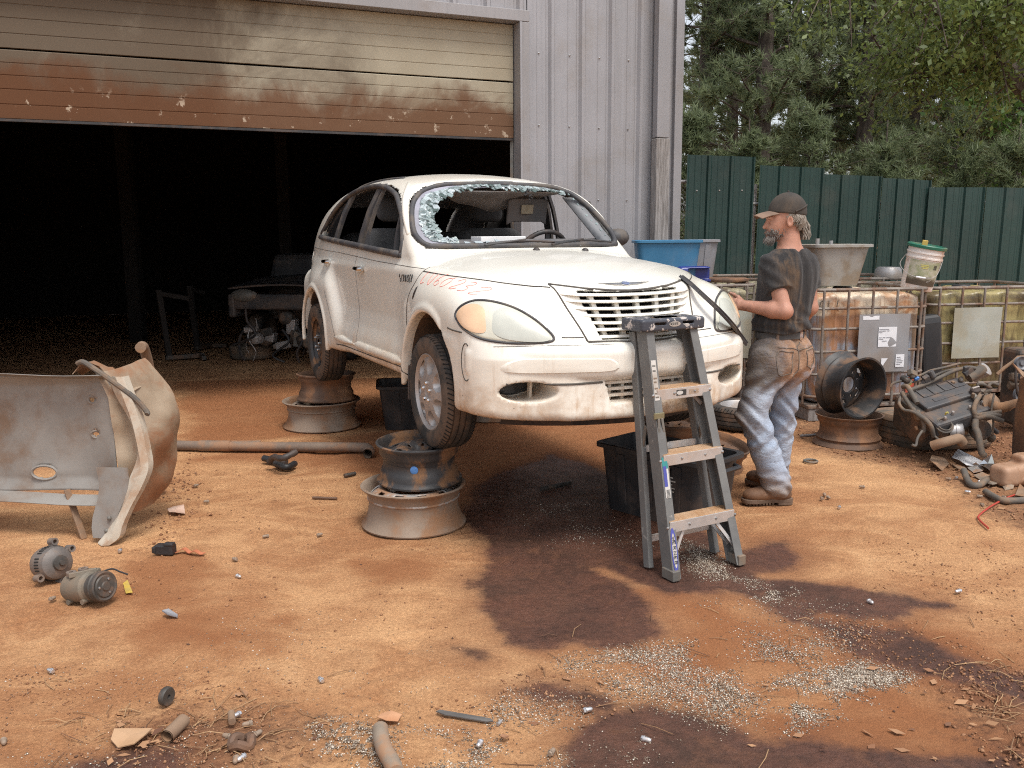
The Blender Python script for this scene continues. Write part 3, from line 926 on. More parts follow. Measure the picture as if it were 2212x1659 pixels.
# --- lamps
def lamp_mat(name, c, rough=.18):
    t = NT(name); v = t.coord('Object')
    t.set('Base Color', t.mix(t.ramp(t.noise(v, 9, 3), .35, .7), c, tuple(k * .86 for k in c))).set('Roughness', rough)
    t.set('Coat Weight', .25)
    return t.m
M['lens'] = lamp_mat('hazed_lamp_lens', (.62, .61, .51))
M['lens_in'] = lamp_mat('hazed_lamp_reflector', (.50, .515, .46), .25)  # reflector's own flat tone, as seen through the hazed lens
M['amber'] = lamp_mat('amber_lens', (.74, .50, .32))
HL = [(.84, .775), (.815, .815), (.76, .842), (.69, .838), (.61, .81), (.54, .765), (.485, .715), (.455, .675), (.465, .655), (.53, .648), (.62, .65), (.72, .668), (.79, .705), (.825, .74)]
for s in (-1, 1):
    # lamp outline is laid out in a plane facing forward and outward, then pressed on to the wing
    dv = Vector((-.80, -.60 * s, 0))
    def HOW(p, s=s, dv=dv):
        return cast(Vector((.62, .62 * s, 0)) + Vector((-.6, .8 * s, 0)) * (p[0]) + Vector((0, 0, p[1])) - dv * 1.2, dv)
    # coordinates along the face: u = 0 at the lamp's middle, + outward
    HU = [((y - .625) * 1.30, z) for y, z in HL]
    ol = smooth_poly(HU, 5)
    lens = patch(ol, HOW, 10, .007, .004).build('headlight', M['lens'], CAR, True, angle=180)
    mb = MB(); pts = []
    for p in ol:
        q, nn = HOW(p)
        if q is not None: pts.append(q + nn * .002)
    mb.tube(pts, .006, 8, closed=True); mb.build('lamp_seal', M['gasket'], lens, True, angle=180)
    def ins(p, k=.0): return p
    am = smooth_poly([(.262, .775), (.225, .812), (.165, .822), (.120, .80), (.105, .755), (.10, .70), (.14, .692), (.20, .708), (.245, .74)], 4)
    patch(am, HOW, 6, .001, .0125, .0105).build('turn_signal', M['amber'], lens, True, angle=180)
    rf = smooth_poly([(.075, .76), (.06, .795), (.0, .805), (-.06, .775), (-.13, .722), (-.20, .675), (-.19, .655), (-.10, .652), (.01, .668), (.065, .70)], 4)
    patch(rf, HOW, 6, .001, .0125, .0105).build('lamp_reflector', M['lens_in'], lens, True, angle=180)
    # fog lamp glass and its post
    ol = [(s * (.60 + .118 * math.cos(g)), .415 + .044 * math.sin(g)) for g in [6.283 * k / 24 for k in range(24)]]
    patch(ol, FRONT, 4, .0, .012).build('fog_lamp', pm('fog_lamp_glass', (.035, .035, .038), (.05, .05, .05), 6, .3), parts[8], True)
    q = Vector((.80 if True else 0, .545 * s, 0))
    q1, _ = FRONT((.545 * s, .375)); q2, _ = FRONT((.545 * s, .465))
    MB().bar((.672, .545 * s, .368), (.680, .545 * s, .462), .014, .03, (1, 0, 0)).build('fog_lamp_post', M['paint'], parts[8], bevel=.003)
    # pressed panel on the bumper bar
    pn = smooth_poly([(s * .72, .512), (s * .66, .575), (s * .30, .575), (s * .20, .56), (s * .19, .512), (s * .40, .508)], 4)
    patch(pn, FRONT, 10, .0, .007).build('bar_pressing', M['paint'], parts[8], True, angle=30)
    # side marker on the wing
    pts = [(-.185 + .012 * math.cos(g) + .035 * math.sin(g) * .55, .845 + .045 * math.sin(g)) for g in [6.283 * k / 16 for k in range(16)]]
    patch(pts, SIDE(s), 3, .004, .003).build('side_repeater', M['black'], parts[2 if s < 0 else 3], True)
    mb = MB(); ep = []
    for k in range(13):
        g = R(62 + 236 * k / 12)
        q, nn = cast((.5 + 1.2, s * (.795 + .75), .548 + .092 * math.sin(g)), (-1.2 + .055 * math.cos(g), -.75 * s, 0))
        if q is not None: ep.append(q)
    mb.tube(ep, .0035, 6); mb.build('bumper_bar_gap', M['seam'], parts[8], True, angle=180)
    line('bumper_bar_gap', [(s * .74, .632), (s * .5, .637), (s * .2, .635)], FRONT, .0018, M['seam'], parts[8], jump=.3)
    line('bumper_bar_gap', [(s * .70, .455), (s * .4, .452), (s * .02, .455)], FRONT, .0055, M['seam'], parts[8], jump=.3)

# --- grille bars: real slats bridging the mouth, each running out on to the panel
MB().box((.55, 0, .78), (.03, .80, .28)).build('grille_backing', M['dark_hole'], CAR)  # near-black backings stand in for the dark depth behind both grilles
MB().box((.645, 0, .41), (.03, .62, .13)).build('grille_backing', M['dark_hole'], CAR)
def nose_x(y, z): return 0.862 - 0.33 * (z - 0.55) - 0.14 * (abs(y) / 0.42) ** 2 * 0.55
for i, z in enumerate((.868, .836, .802, .768, .733, .698, .664)):
    w = .395 - .085 * (0.905 - z) / .25
    mb = MB(); g1 = []
    n_ = 25
    for k in range(n_):
        t = -1 + 2 * k / (n_ - 1)
        y = w * t
        e = min(1, (1 - abs(t)) / .16)
        zz = z + (.010 * t * t - .008) * (1 if z > .7 else .3)
        x = nose_x(y, zz)
        g1.append((x, y, zz, e))
    vs = []; fs = []
    for (x, y, zz, e) in g1:
        hx, hz = .022 * e + .002, .0062 * e + .0015
        vs += [(x + hx, y, zz - hz * .35), (x + hx * .6, y, zz + hz), (x - .03, y, zz + hz), (x - .03, y, zz - hz), (x + hx * .6, y, zz - hz)]
    m = 5
    for k in range(n_ - 1):
        for j in range(m): fs.append((k * m + j, k * m + (j + 1) % m, (k + 1) * m + (j + 1) % m, (k + 1) * m + j))
    fs += [tuple(range(m - 1, -1, -1)), tuple((n_ - 1) * m + j for j in range(m))]
    mb.add(vs, fs); mb.build('grille_bar', M['paint'], parts[9], True)
for y in (-.215, -.10, .015, .13, .235):
    mb = MB()
    z0, z1 = .66, .86
    mb.bar((nose_x(y, z0) - .022, y * .86, z0), (nose_x(y, z1) - .022, y * 1.1, z1), .024, .03, (1, 0, 0))
    mb.build('grille_post', M['paint'], parts[9], bevel=.003)
for z in (.444, .412, .380):
    mb = MB()
    for k in range(16):
        y0, y1 = -.33 + .66 * k / 16, -.33 + .66 * (k + 1) / 16
        fx = lambda y: .855 - .36 * (abs(y) / .85) ** 2.6 - .08 * (.45 - z) + .002
        mb.bar((fx(y0), y0, z), (fx(y1), y1, z), .035, .014)
    mb.build('grille_bar', M['paint'], parts[8])
for y in (-.19, -.115, -.04, .035, .11, .185):
    MB().bar((.825, y, .355), (.832, y, .465), .016, .03, (1, 0, 0)).build('grille_post', M['paint'], parts[8])
# black air dam under the bumper
mb = MB(); g = []
for k in range(21):
    t = -1 + 2 * k / 20; y = .66 * t
    x = .79 - .36 * (abs(y) / .85) ** 2.6
    g.append([Vector((x, y, .275)), Vector((x - .03, y, .215 + .02 * abs(t)))])
mb.sheet(g, .012).build('air_dam', M['black'], CAR, True)
MB().box((-.3, 0, .30), (2.0, 1.2, .09)).box((.3, 0, .26), (.5, .7, .10)).box((-2.3, 0, .33), (1.6, 1.1, .06)).build('underbody', M['greasy'], CAR, bevel=.01)

# --- winged emblem, model name, yard number in red crayon
def plate(name, shapes, how, mat, parent, off=.003, th=.004):
    mb = MB()
    for poly in shapes:
        top = []
        for p in poly:
            q, nn = how(p)
            if q is None: break
            top.append(q + nn * (off + th))
        if len(top) < 3: continue
        m = len(top)
        nn = how(poly[0])[1]
        mb.add(top + [q - nn * th for q in top], [tuple(range(m))] + [tuple(range(2 * m - 1, m - 1, -1))] + [(i, m + i, m + (i + 1) % m, (i + 1) % m) for i in range(m)])
    return mb.build(name, mat, parent)
EM = lambda p: cast((.72 + .50, p[0], .928 + p[1] * .8 + .30), (-.50, 0, -.30))
wing = []
for s in (-1, 1):
    for r_, (l, z0, h_) in enumerate(((.152, .012, .010), (.120, .003, .009), (.088, -.005, .008))):
        wing.append([(s * .02, z0 - h_ / 2), (s * l * .5, z0 - h_ / 2 + .001), (s * l, z0 + .008 - .003 * r_), (s * l * .6, z0 + h_ / 2 + .002), (s * .02, z0 + h_ / 2)][::(1 if s > 0 else -1)])
plate('emblem', wing, EM, M['steel'], parts[1], .002, .004)
plate('emblem_ring', [[(.028 * math.cos(g), .003 + .024 * math.sin(g)) for g in [6.283 * k / 20 for k in range(20)]]], EM, M['chrome'], parts[1], .003, .005)
plate('emblem_centre', [[(.021 * math.cos(g), .003 + .017 * math.sin(g)) for g in [6.283 * k / 20 for k in range(20)]]], EM, pm('emblem_blue', (.16, .2, .34), (.2, .24, .38), 5, .3), parts[1], .0055, .005)
plate('emblem_bar', [[(-.019, -.001), (.019, .004), (.019, .009), (-.019, .004)]], EM, M['chrome'], parts[1], .0075, .005)
# stroke font (unit box) laid on the body as fine tubes
FONT = {'P': [[(0, 0), (0, 1), (.5, .9), (.5, .6), (0, .5)]], 'T': [[(0, 1), (.6, 1)], [(.3, 1), (.3, 0)]], 'C': [[(.6, .9), (.25, 1), (0, .6), (.05, .1), (.5, 0)]], 'R': [[(0, 0), (0, 1), (.5, .9), (.45, .55), (0, .5)], [(.2, .5), (.55, 0)]],
        'U': [[(0, 1), (.05, .1), (.3, 0), (.5, .15), (.55, 1)]], 'I': [[(.1, 0), (.1, 1)]], 'S': [[(.55, .95), (.15, 1), (.05, .65), (.5, .4), (.45, .05), (0, 0)]], 'E': [[(.5, 1), (0, 1), (0, 0), (.5, 0)], [(0, .5), (.4, .5)]],
        'L': [[(.25, 1), (.0, 0), (.55, .06)]], 'u': [[(.0, 1), (.05, .15), (.35, .0), (.75, 1)]], '6': [[(.75, 1.1), (.25, .6), (.05, .15), (.4, -.02), (.65, .25), (.35, .42), (.12, .3)]],
        '0': [[(.75, .8), (.35, .75), (.0, .35), (.15, .0), (.55, .1), (.85, .55), (.75, .8), (.95, .95)]], '2': [[(.1, .75), (.5, 1), (.75, .75), (.45, .35), (.05, .05), (.35, .0), (.75, .15)]], '3': [[(.1, .95), (.55, 1.0), (.6, .72), (.25, .52), (.65, .4), (.6, .08), (.05, .02)]],
        'W': [[(0, 1), (.2, 0), (.4, .7), (.6, 0), (.8, 1)]], 'N': [[(0, 0), (0, 1), (.6, 0), (.6, 1)]], 'O': [[(.3, 1), (0, .7), (0, .3), (.3, 0), (.6, .3), (.6, .7), (.3, 1)]], 'Y': [[(0, 1), (.3, .5), (.6, 1)], [(.3, .5), (.3, 0)]]}
def write(name, text, how, org, h, adv, r, mat, parent, dirx=1, slope=0.0, shear=0.0, off=.002, smooth=True):
    mb = MB(); u = 0
    for ch in text:
        sc_ = h
        for st in FONT.get(ch, []):
            pts = [(org[0] + dirx * (u + (x + shear * y) * sc_ * .62), org[1] + y * sc_ + slope * u) for x, y in st]
            if smooth and len(pts) > 2: pts = [tuple(p) for p in smooth_poly(pts, 4, False)]
            for seg in on_body(pts, how, off, .01): mb.tube(seg, r, 5)
        u += adv * (.55 if ch in 'I ' else 1)
    return mb.build(name, mat, parent, True, angle=180)
M['ink'] = pm('badge_dark', (.03, .03, .03), (.05, .05, .05), 5, .5)
write('badge', 'CRUISER', SIDE(-1), (-.535, .895), .038, .036, .0026, M['ink'], parts[4], 1, .02, .1)
write('badge', 'P', SIDE(-1), (-.575, .915), .020, .02, .0024, M['ink'], parts[4])
write('badge', 'T', SIDE(-1), (-.565, .89), .022, .02, .0024, M['ink'], parts[4])

# yard number crayoned in red on the wing
FONT_H = .085
def wing_how(p): return cast((p[0] + .25, -1.5, p[1] + .35), (-.25, 1.5 - .76, -.35))
M['crayon'] = pm('red_crayon', (.75, .20, .17), (.80, .42, .36), 40, .9)
num = MB(); u = -.165
for ch, w_ in (('L', .10), ('u', .085), ('6', .085), ('0', .115), ('2', .09), ('3', .105), ('2', .10)):
    for st in FONT[ch]:
        pts = [(u + x * .085 + .02 * y, .925 - .018 * (u + .165) + (y - .5) * .082) for x, y in st]
        pts = [tuple(p) for p in smooth_poly(pts, 4, False)]
        for seg in on_body(pts, wing_how, .0005, .01): num.tube(seg, .0022, 5)
    u += w_
num.build('yard_number', M['crayon'], parts[2], True, angle=180)

# ------------------------------------------------------------------ wheels of the car
def tyre_mb(R_, r_, w, tread=True, n=72):
    h = w / 2
    prof = [(r_, -h * .75), (r_ + .012, -h * .92), (r_ + .45 * (R_ - r_), -h), (R_ - .022, -h * .93), (R_ - .006, -h * .78)]
    gl = [-.55, -.18, .18, .55]
    p2 = []
    for g in gl:
        p2 += [(R_, (g - .05) * h), (R_ - .008, (g - .04) * h), (R_ - .008, (g + .04) * h), (R_, (g + .05) * h)]
    prof += p2 + [(R_ - .006, h * .78), (R_ - .022, h * .93), (r_ + .45 * (R_ - r_), h), (r_ + .012, h * .92), (r_, h * .75)]
    mb = MB(); mb.lathe(prof, n, closed=True)
    if tread:
        for s in (-1, 1):
            for k in range(n):
                g = 6.2832 * k / n
                mb.cur = 1
                a = Vector((R_ * math.cos(g), R_ * math.sin(g), s * h * .60)); b = Vector(((R_ - .012) * math.cos(g + .05), (R_ - .012) * math.sin(g + .05), s * h * .90))
                mb.bar(a, b, .006, .003, (math.cos(g), math.sin(g), 0))
        mb.cur = 0
    return mb
def cap_mb():
    """seven-window wheel cover, axis z, face up"""
    n, m = 140, 26
    vs = []; fs = []; hole = set()
    for i in range(m + 1):
        r_ = .205 * i / m
        for k in range(n):
            g = 6.2832 * k / n
            z = .030 * max(0, 1 - (r_ / .205) ** 2) ** .5
            da = ((g * 7 / 6.2832) % 1) - .5
            q = math.hypot(da * 6.2832 / 7 * .150 / .046, (r_ - .152) / .050)
            if q < 1: z -= .055 * min(1, (1 - q) * 2.2)
            if r_ < .030: z -= .006
            vs.append((r_ * math.cos(g), r_ * math.sin(g), z))
    mb = MB()
    for i in range(m):
        for k in range(n):
            l = (k + 1) % n
            da = (((k + .5) / n * 7) % 1) - .5
            if math.hypot(da * 6.2832 / 7 * .150 / .046, (.205 * (i + .5) / m - .152) / .050) < .62: continue
            fs.append((i * n + k, (i + 1) * n + k, (i + 1) * n + l, i * n + l))
    mb.add(vs, fs)
    mb.lathe([(.200, .004), (.208, .010), (.213, .004), (.213, -.02)], 64)
    return mb
def steel_disc(mb, r_, z, nwin=8, lug=5):
    prof = [(.03, z + .012), (.045, z + .016), (.075, z + .010), (.095, z - .004), (.125, z + .006), (r_ * .78, z - .004), (r_, z - .035)]
    return mb.lathe(prof, 40)
def wheel(loc, s, cap):
    w = empty('wheel'); w.parent = CAR; w.location = loc
    w.rotation_euler = (R(90) * s, 0, R(0))        # axis z of the wheel points out of the car
    tyre_mb(.315, .205, .19).build('tyre', [M['rubber'], M['dark_hole']], w, True, angle=35)
    mb = MB(); mb.lathe([(.19, -.08), (.20, -.085), (.205, -.06), (.185, -.04), (.185, .04), (.205, .065), (.213, .083), (.207, .085), (.19, .07)], 48)
    if cap:
        mb.build('rim', M['alloy'], w, True, angle=35)
        MB().lathe([(0, .005), (.19, .0)], 32).build('hubcap_backing', M['dark_hole'], w)  # near-black disc stands in for the shade behind the hubcap windows
        c = cap_mb().xf(Matrix.Translation((0, 0, .06))).build('hubcap', M['alloy'], w, True, angle=45)
        mb = MB()
        for k in range(5):
            g = 6.2832 * k / 5 + .3
            mb.lathe([(.012, 0), (.012, .012), (.008, .018), (0, .018)], 6, Matrix.Translation((.05 * math.cos(g), .05 * math.sin(g), .082)))
        mb.build('lug_nut', M['chrome'], w)
    else:
        steel_disc(mb, .19, .05)
        mb.build('rim', M['rim_black'], w, True, angle=35)
        mb = MB()
        for k in range(5):
            g = 6.2832 * k / 5
            mb.lathe([(.012, 0), (.012, .03), (.006, .035), (0, .035)], 6, Matrix.Translation((.06 * math.cos(g), .06 * math.sin(g), .05)))
        mb.build('lug_nut', M['steel'], w)
    return w
for (x, y, s, cap) in ((0, -.745, 1, True), (-2.616, -.745, 1, False), (0, .745, -1, True), (-2.616, .745, -1, False)):
    wheel((x, y, .315), s, cap)
# mud flap behind the front wheel
mb = MB(); g = [[Vector((-.335 - .02 * i / 5, -.66 - .165 * j / 4, .42 - .22 * i / 5 + (.02 if j in (0, 4) and i == 5 else 0))) for j in range(5)] for i in range(6)]
mb.sheet(g, .012).build('mud_flap', pm('slate_mud_flap', (.05, .055, .06), (.07, .075, .08), 6, .6, dirt=DUST, damt=.3), CAR, True)
# loose weather strip hanging off the hood corner past the far lamp
pts = [(0.61, 0.394, 0.93), (0.68, 0.401, 0.896), (0.76, 0.42, 0.842), (0.815, 0.487, 0.763), (0.79, 0.598, 0.680), (0.7, 0.716, 0.622), (0.69, 0.782, 0.557)]
strip = MB()
sp = smooth_poly(pts, 6, False)
for k in range(len(sp) - 1):
    strip.bar(sp[k], sp[k + 1] + (sp[k + 1] - sp[k]) * .05, .034, .014, (.6, .6, .6))
    strip.bar(sp[k] + Vector((.006, .004, .006)), sp[k + 1] + Vector((.006, .004, .006)), .008, .012, (.6, .6, .6))
o = strip.build('rubber_strip', M['gasket'])
o.matrix_world = CAR.matrix_basis
tag(o, 'long black rubber weather strip dangling from the hood corner across the far headlight', 'rubber strip')
# ================================================================== building, fence
# the shed front runs from the door's right jamb to the shed corner, receding to the right
WA = Vector((0.085, 9.0, 0))                       # right door jamb at ground level
WD = Vector((0.92, 0.392, 0)).normalized()         # along the wall, to the right
WN = Vector((WD.y, -WD.x, 0))                      # out of the wall, towards the yard
def W(u, o, z): return WA + WD * u + WN * o + Vector((0, 0, z))
def on_wall(px, py):                               # photo pixel -> (u, z) on the wall plane
    d = ray(px, py); t = ((WA - Vector((0, 0, CAMH))).dot(WN)) / d.dot(WN)
    p = Vector((0, 0, CAMH)) + d * t - WA
    return p.dot(WD), p.z
def metal_sheet(name, c, c2, dirt, rough=.5, metal=.35, streak=.35, dl=.5, dh=.75, damt=.5):
    t = NT(name)
    v = t.coord('Object'); s = t.coord('Object', (9, 9, .55))
    col = t.mix(t.ramp(t.noise(v, 1.3, 4), .3, .7), c, c2)
    col = t.mix(t.math('MULTIPLY', t.ramp(t.noise(s, 3.0, 6, .6), .45, .75), streak), col, tuple(k * .62 for k in c))
    col = t.mix(t.math('MULTIPLY', t.ramp(t.noise(v, 2.2, 8, .65), dl, dh), damt), col, dirt)
    t.set('Base Color', col).set('Roughness', rough).set('Metallic', metal)
    t.bump(t.noise(v, 3.5, 3), .15, .02)
    return t.m
M['wall_grey'] = metal_sheet('weathered_grey_sheet', (.33, .325, .34), (.29, .285, .295), (.26, .23, .205), .5, .25, .25)
M['trim_grey'] = metal_sheet('grey_trim', (.30, .29, .295), (.26, .25, .25), (.22, .18, .15), .55, .2, .3)
M['shed_dark'] = pm('darkened_shed_lining', (.022, .018, .016), (.03, .025, .022), 3, .95)  # near-black colour paints the unlit bay's darkness into linings, columns, jack arms
U_END = on_wall(680, 120)[0]
DOOR_W = 4.9
HEAD_Z = on_wall(512, 22)[1]
SHED = empty('metal_shed', (0, 0, 0), label='grey corrugated metal shed with a raised door and a dark open bay', cat='shed')
RIB = [(0, 0), (.085, 0), (.105, .006), (.13, .006), (.145, 0), (.19, 0), (.205, .006), (.23, .006), (.245, 0), (.262, 0), (.285, .034), (.318, .034), (.34, 0)]
def rib_sheet(u0, u1, z0, z1, off=0.0, phase=0.0, th=.004):
    pts = []
    u = u0
    k = math.floor((u0 - phase) / .34)
    xs = [u0]
    while True:
        base = phase + k * .34
        for (a, h) in RIB[:-1]:
            if u0 + 1e-4 < base + a < u1 - 1e-4: xs.append(base + a)
        k += 1
        if phase + k * .34 > u1: break
    xs.append(u1)
    def hgt(x):
        q = (x - phase) % .34
        for (a, ha), (b, hb) in zip(RIB, RIB[1:]):
            if a <= q <= b: return ha + (hb - ha) * (q - a) / max(1e-6, b - a)
        return 0
    return [[W(x, off + hgt(x), z0), W(x, off + hgt(x), z1)] for x in xs]
PH = .06
ZT_ = 5.2
# each sheet of wall cladding is its own part
us = [.10, .10 + (U_END - .20) / 2, U_END - .10]
for a, b in zip(us, us[1:]):
    MB().sheet(rib_sheet(a, b, 0.02, ZT_, .0, PH), .004).build('wall_sheet', M['wall_grey'], SHED)
for k in range(5):
    a, b = -DOOR_W - .4 + k * (DOOR_W + .49) / 5, -DOOR_W - .4 + (k + 1) * (DOOR_W + .49) / 5
    MB().sheet(rib_sheet(a, b, HEAD_Z + .02, ZT_, .0, PH), .004).build('wall_sheet', M['wall_grey'], SHED)
# jamb, head trim, corner trim
def wbar(u0, u1, o0, o1, z0, z1):
    mb = MB(); vs = [W(u, o, z) for z in (z0, z1) for u, o in ((u0, o0), (u1, o0), (u1, o1), (u0, o1))]
    mb.add(vs, [(0, 3, 2, 1), (4, 5, 6, 7), (0, 1, 5, 4), (1, 2, 6, 5), (2, 3, 7, 6), (3, 0, 4, 7)])
    # put faces the right way round
    bm = bmesh.new(); tmp = bpy.data.meshes.new('t'); tmp.from_pydata(mb.v, [], mb.f); bm.from_mesh(tmp)
    bmesh.ops.recalc_face_normals(bm, faces=bm.faces); bm.to_mesh(tmp); bm.free()
    mb.v = [tuple(v.co) for v in tmp.vertices]; mb.f = [tuple(p.vertices) for p in tmp.polygons]; mb.mi = [0] * len(mb.f)
    bpy.data.meshes.remove(tmp)
    return mb
wbar(-.002, .10, -.16, .042, 0.01, HEAD_Z + .003).build('door_jamb', M['trim_grey'], SHED, bevel=.004)
wbar(-DOOR_W - .3, .104, -.16, .045, HEAD_Z + .006, HEAD_Z + .11).build('door_head', M['trim_grey'], SHED, bevel=.004)
wbar(-.004, .016, .043, .062, .02, HEAD_Z).build('jamb_flange', M['wall_grey'], SHED)
wbar(U_END - .10, U_END, -.20, .052, 0.01, ZT_).build('corner_trim', M['wall_grey'], SHED, bevel=.006)
# downpipe box and grey weathered timber post against the corner
uq0 = on_wall(1402 / 2.16, 150)[0]; uq1 = on_wall(1428 / 2.16, 150)[0]
zq = on_wall(1410 / 2.16, 300 / 2.16)[1]
wbar(uq0, uq1, .058, .15, zq, ZT_).build('downpipe', M['wall_grey'], SHED, bevel=.006)
def wood_mat():
    t = NT('grey_weathered_timber'); v = t.coord('Object', (22, 22, 1.1))
    n = t.noise(v, 3.2, 8, .7, .4)
    t.set('Base Color', t.mix(t.ramp(n, .3, .7), (.13, .115, .105), (.36, .34, .33))).set('Roughness', .9)
    return t.bump(n, .6, .01).m
M['old_wood'] = wood_mat()
po = wbar(uq0 - .012, uq1 + .004, .060, .165, 0.0, zq - .01).build('timber_post', M['old_wood'], SHED, bevel=.008)
# shed body behind: side and rear walls, roof, all real; they and the near-black linings keep the bay dark
def slab(name, pts, th, mat):
    """quad panel with thickness"""
    a, b, c, d = [Vector(p) for p in pts]
    n = (b - a).cross(d - a).normalized() * th
    mb = MB(); vs = [a, b, c, d, a + n, b + n, c + n, d + n]
    mb.add(vs, [(3, 2, 1, 0), (4, 5, 6, 7), (0, 1, 5, 4), (1, 2, 6, 5), (2, 3, 7, 6), (3, 0, 4, 7)])
    return mb.build(name, mat, SHED)
UL, DEP = -DOOR_W - 3.5, -13.0
slab('side_wall', [W(U_END - .03, -.06, 0), W(U_END - .03, DEP, 0), W(U_END - .03, DEP, 5.3), W(U_END - .03, -.06, 5.3)], .05, M['wall_grey'])
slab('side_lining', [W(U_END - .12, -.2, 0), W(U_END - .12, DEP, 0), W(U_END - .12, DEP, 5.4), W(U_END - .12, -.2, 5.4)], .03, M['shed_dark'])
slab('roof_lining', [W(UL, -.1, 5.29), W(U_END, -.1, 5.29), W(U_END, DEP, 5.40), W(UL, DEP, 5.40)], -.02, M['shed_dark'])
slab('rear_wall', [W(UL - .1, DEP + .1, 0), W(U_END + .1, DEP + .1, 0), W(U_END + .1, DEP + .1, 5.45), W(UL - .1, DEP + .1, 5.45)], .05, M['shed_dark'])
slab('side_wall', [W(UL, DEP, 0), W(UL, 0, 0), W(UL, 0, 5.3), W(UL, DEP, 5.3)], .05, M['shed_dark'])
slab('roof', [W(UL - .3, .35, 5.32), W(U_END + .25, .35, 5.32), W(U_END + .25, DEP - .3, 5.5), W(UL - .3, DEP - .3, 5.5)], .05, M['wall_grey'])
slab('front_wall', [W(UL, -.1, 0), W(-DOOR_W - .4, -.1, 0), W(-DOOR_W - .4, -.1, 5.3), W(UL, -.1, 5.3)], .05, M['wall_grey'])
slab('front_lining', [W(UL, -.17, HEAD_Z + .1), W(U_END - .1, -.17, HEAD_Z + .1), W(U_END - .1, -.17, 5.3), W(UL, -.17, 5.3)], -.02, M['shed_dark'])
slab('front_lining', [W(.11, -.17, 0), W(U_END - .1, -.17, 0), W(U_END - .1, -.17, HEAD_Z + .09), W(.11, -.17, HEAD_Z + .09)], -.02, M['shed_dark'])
for u in (-3.6, -1.2):
    p0, p1 = W(u, -7.0, 0), W(u, -7.0, 5.2)
    MB().bar(p0, p1, .2, .2, (0, 1, 0)).build('steel_column', M['shed_dark'], SHED)
# screws
mb0 = None
for z in (on_wall(600, 58)[1], on_wall(600, 200)[1], on_wall(600, 128)[1]):
    for k in range(9):
        u = PH + .30 + .34 * k - .14
        if .12 < u < U_END - .12 and not (uq0 - .05 < u < uq1 + .05):
            p = W(u, .004, z)
            mb = MB(); mb.lathe([(.009, 0), (.009, .006), (0, .009)], 6, Matrix.Translation(p) @ WN.to_track_quat('Z', 'Y').to_matrix().to_4x4())
            o = mb.build('sheet_screw', M['steel'], SHED)
# --- roll-up door, half raised: stacked sections
def door_mat():
    t = NT('soiled_cream_door'); tc = t.coord('Object'); x, y, z = t.sep(tc)[:3]
    v = t.coord('Object')
    col = t.mix(t.ramp(t.noise(v, 1.1, 5), .3, .7), (.36, .325, .25), (.30, .26, .19))
    n1 = t.noise(v, 1.4, 8, .65, .5)
    mud = t.ramp(t.math('ADD', t.math('MULTIPLY', n1, 1.1), t.math('MULTIPLY', t.math('SUBTRACT', DB + .42, z), 1.05)), .50, .80)
    grime_left_dark = t.ramp(t.math('ADD', t.noise(t.coord('Object', (1, 1, .7)), 1.3, 9, .68, .6), t.math('MULTIPLY', t.math('ADD', x, 0.9), -.17)), .50, .90)  # grime noise, with shade of a finger over the lens painted in leftward
    col = t.mix(t.math('MULTIPLY', grime_left_dark, .85), col, (.085, .06, .042))
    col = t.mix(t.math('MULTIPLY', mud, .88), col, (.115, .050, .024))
    flake = t.math('MULTIPLY', t.ramp(t.noise(v, 6.5, 8, .7), .60, .63), t.ramp(z, DB + .30, DB + .16))
    col = t.mix(t.math('MULTIPLY', flake, .8), col, (.45, .36, .27))
    t.set('Base Color', col).set('Roughness', .9).set('Specular IOR Level', .15)
    t.bump(t.noise(v, 9, 5), .12, .01)
    return t.m
DB = on_wall(505, 137)[1]                                        # bottom edge
SEC = on_wall(505, 79)[1] - DB                                   # height of a section
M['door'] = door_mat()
DOOR = empty('overhead_door', (0, 0, 0), label='rust stained cream sectional door pulled half way up over the dark bay', cat='garage door')
prof = [(0, -.0), (.02, .0), (.0, .0)]
for k in range(4):
    z0 = DB + SEC * k
    if z0 > HEAD_Z + .3: break
    z1 = z0 + SEC - .012
    rows = []
    zz = [0, .008, .2, .206, .214, .22, .42, .426, .434, .44, .62, .626, .634, .64, .80, .806, .814, .82, .985, 1]
    oo = [-.004, .004, .004, -.0005, -.0005, .004, .004, -.0005, -.0005, .004, .004, -.0005, -.0005, .004, .004, -.0005, -.0005, .004, .004, -.006]
    tilt = .0
    g = []
    n_ = 24
    for i in range(n_ + 1):
        u = -DOOR_W - .05 + (DOOR_W + .035) * i / n_
        dent = .010 * math.sin(u * 2.1 + k) - .02 * math.exp(-((u + .55) / .18) ** 2) * (k == 0)
        g.append([W(u, -.10 + o + dent * (1 - z) * .6, z0 + (z1 - z0) * z - .012 * u * 0 - (.010 * (u + 0) if k == 0 and z == 0 else 0) * 0) for z, o in zip(zz, oo)])
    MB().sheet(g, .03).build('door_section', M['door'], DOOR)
mb = MB(); mb.bar(W(-DOOR_W, -.105, DB - .012), W(-.02, -.105, DB - .012), .045, .02); mb.build('bottom_seal', M['black'], DOOR)
for u in (-.035,):
    MB().bar(W(u + .02, -.145, 0), W(u + .02, -.145, HEAD_Z), .03, .05, (0, 1, 0)).build('door_track', M['grey_metal'], DOOR)

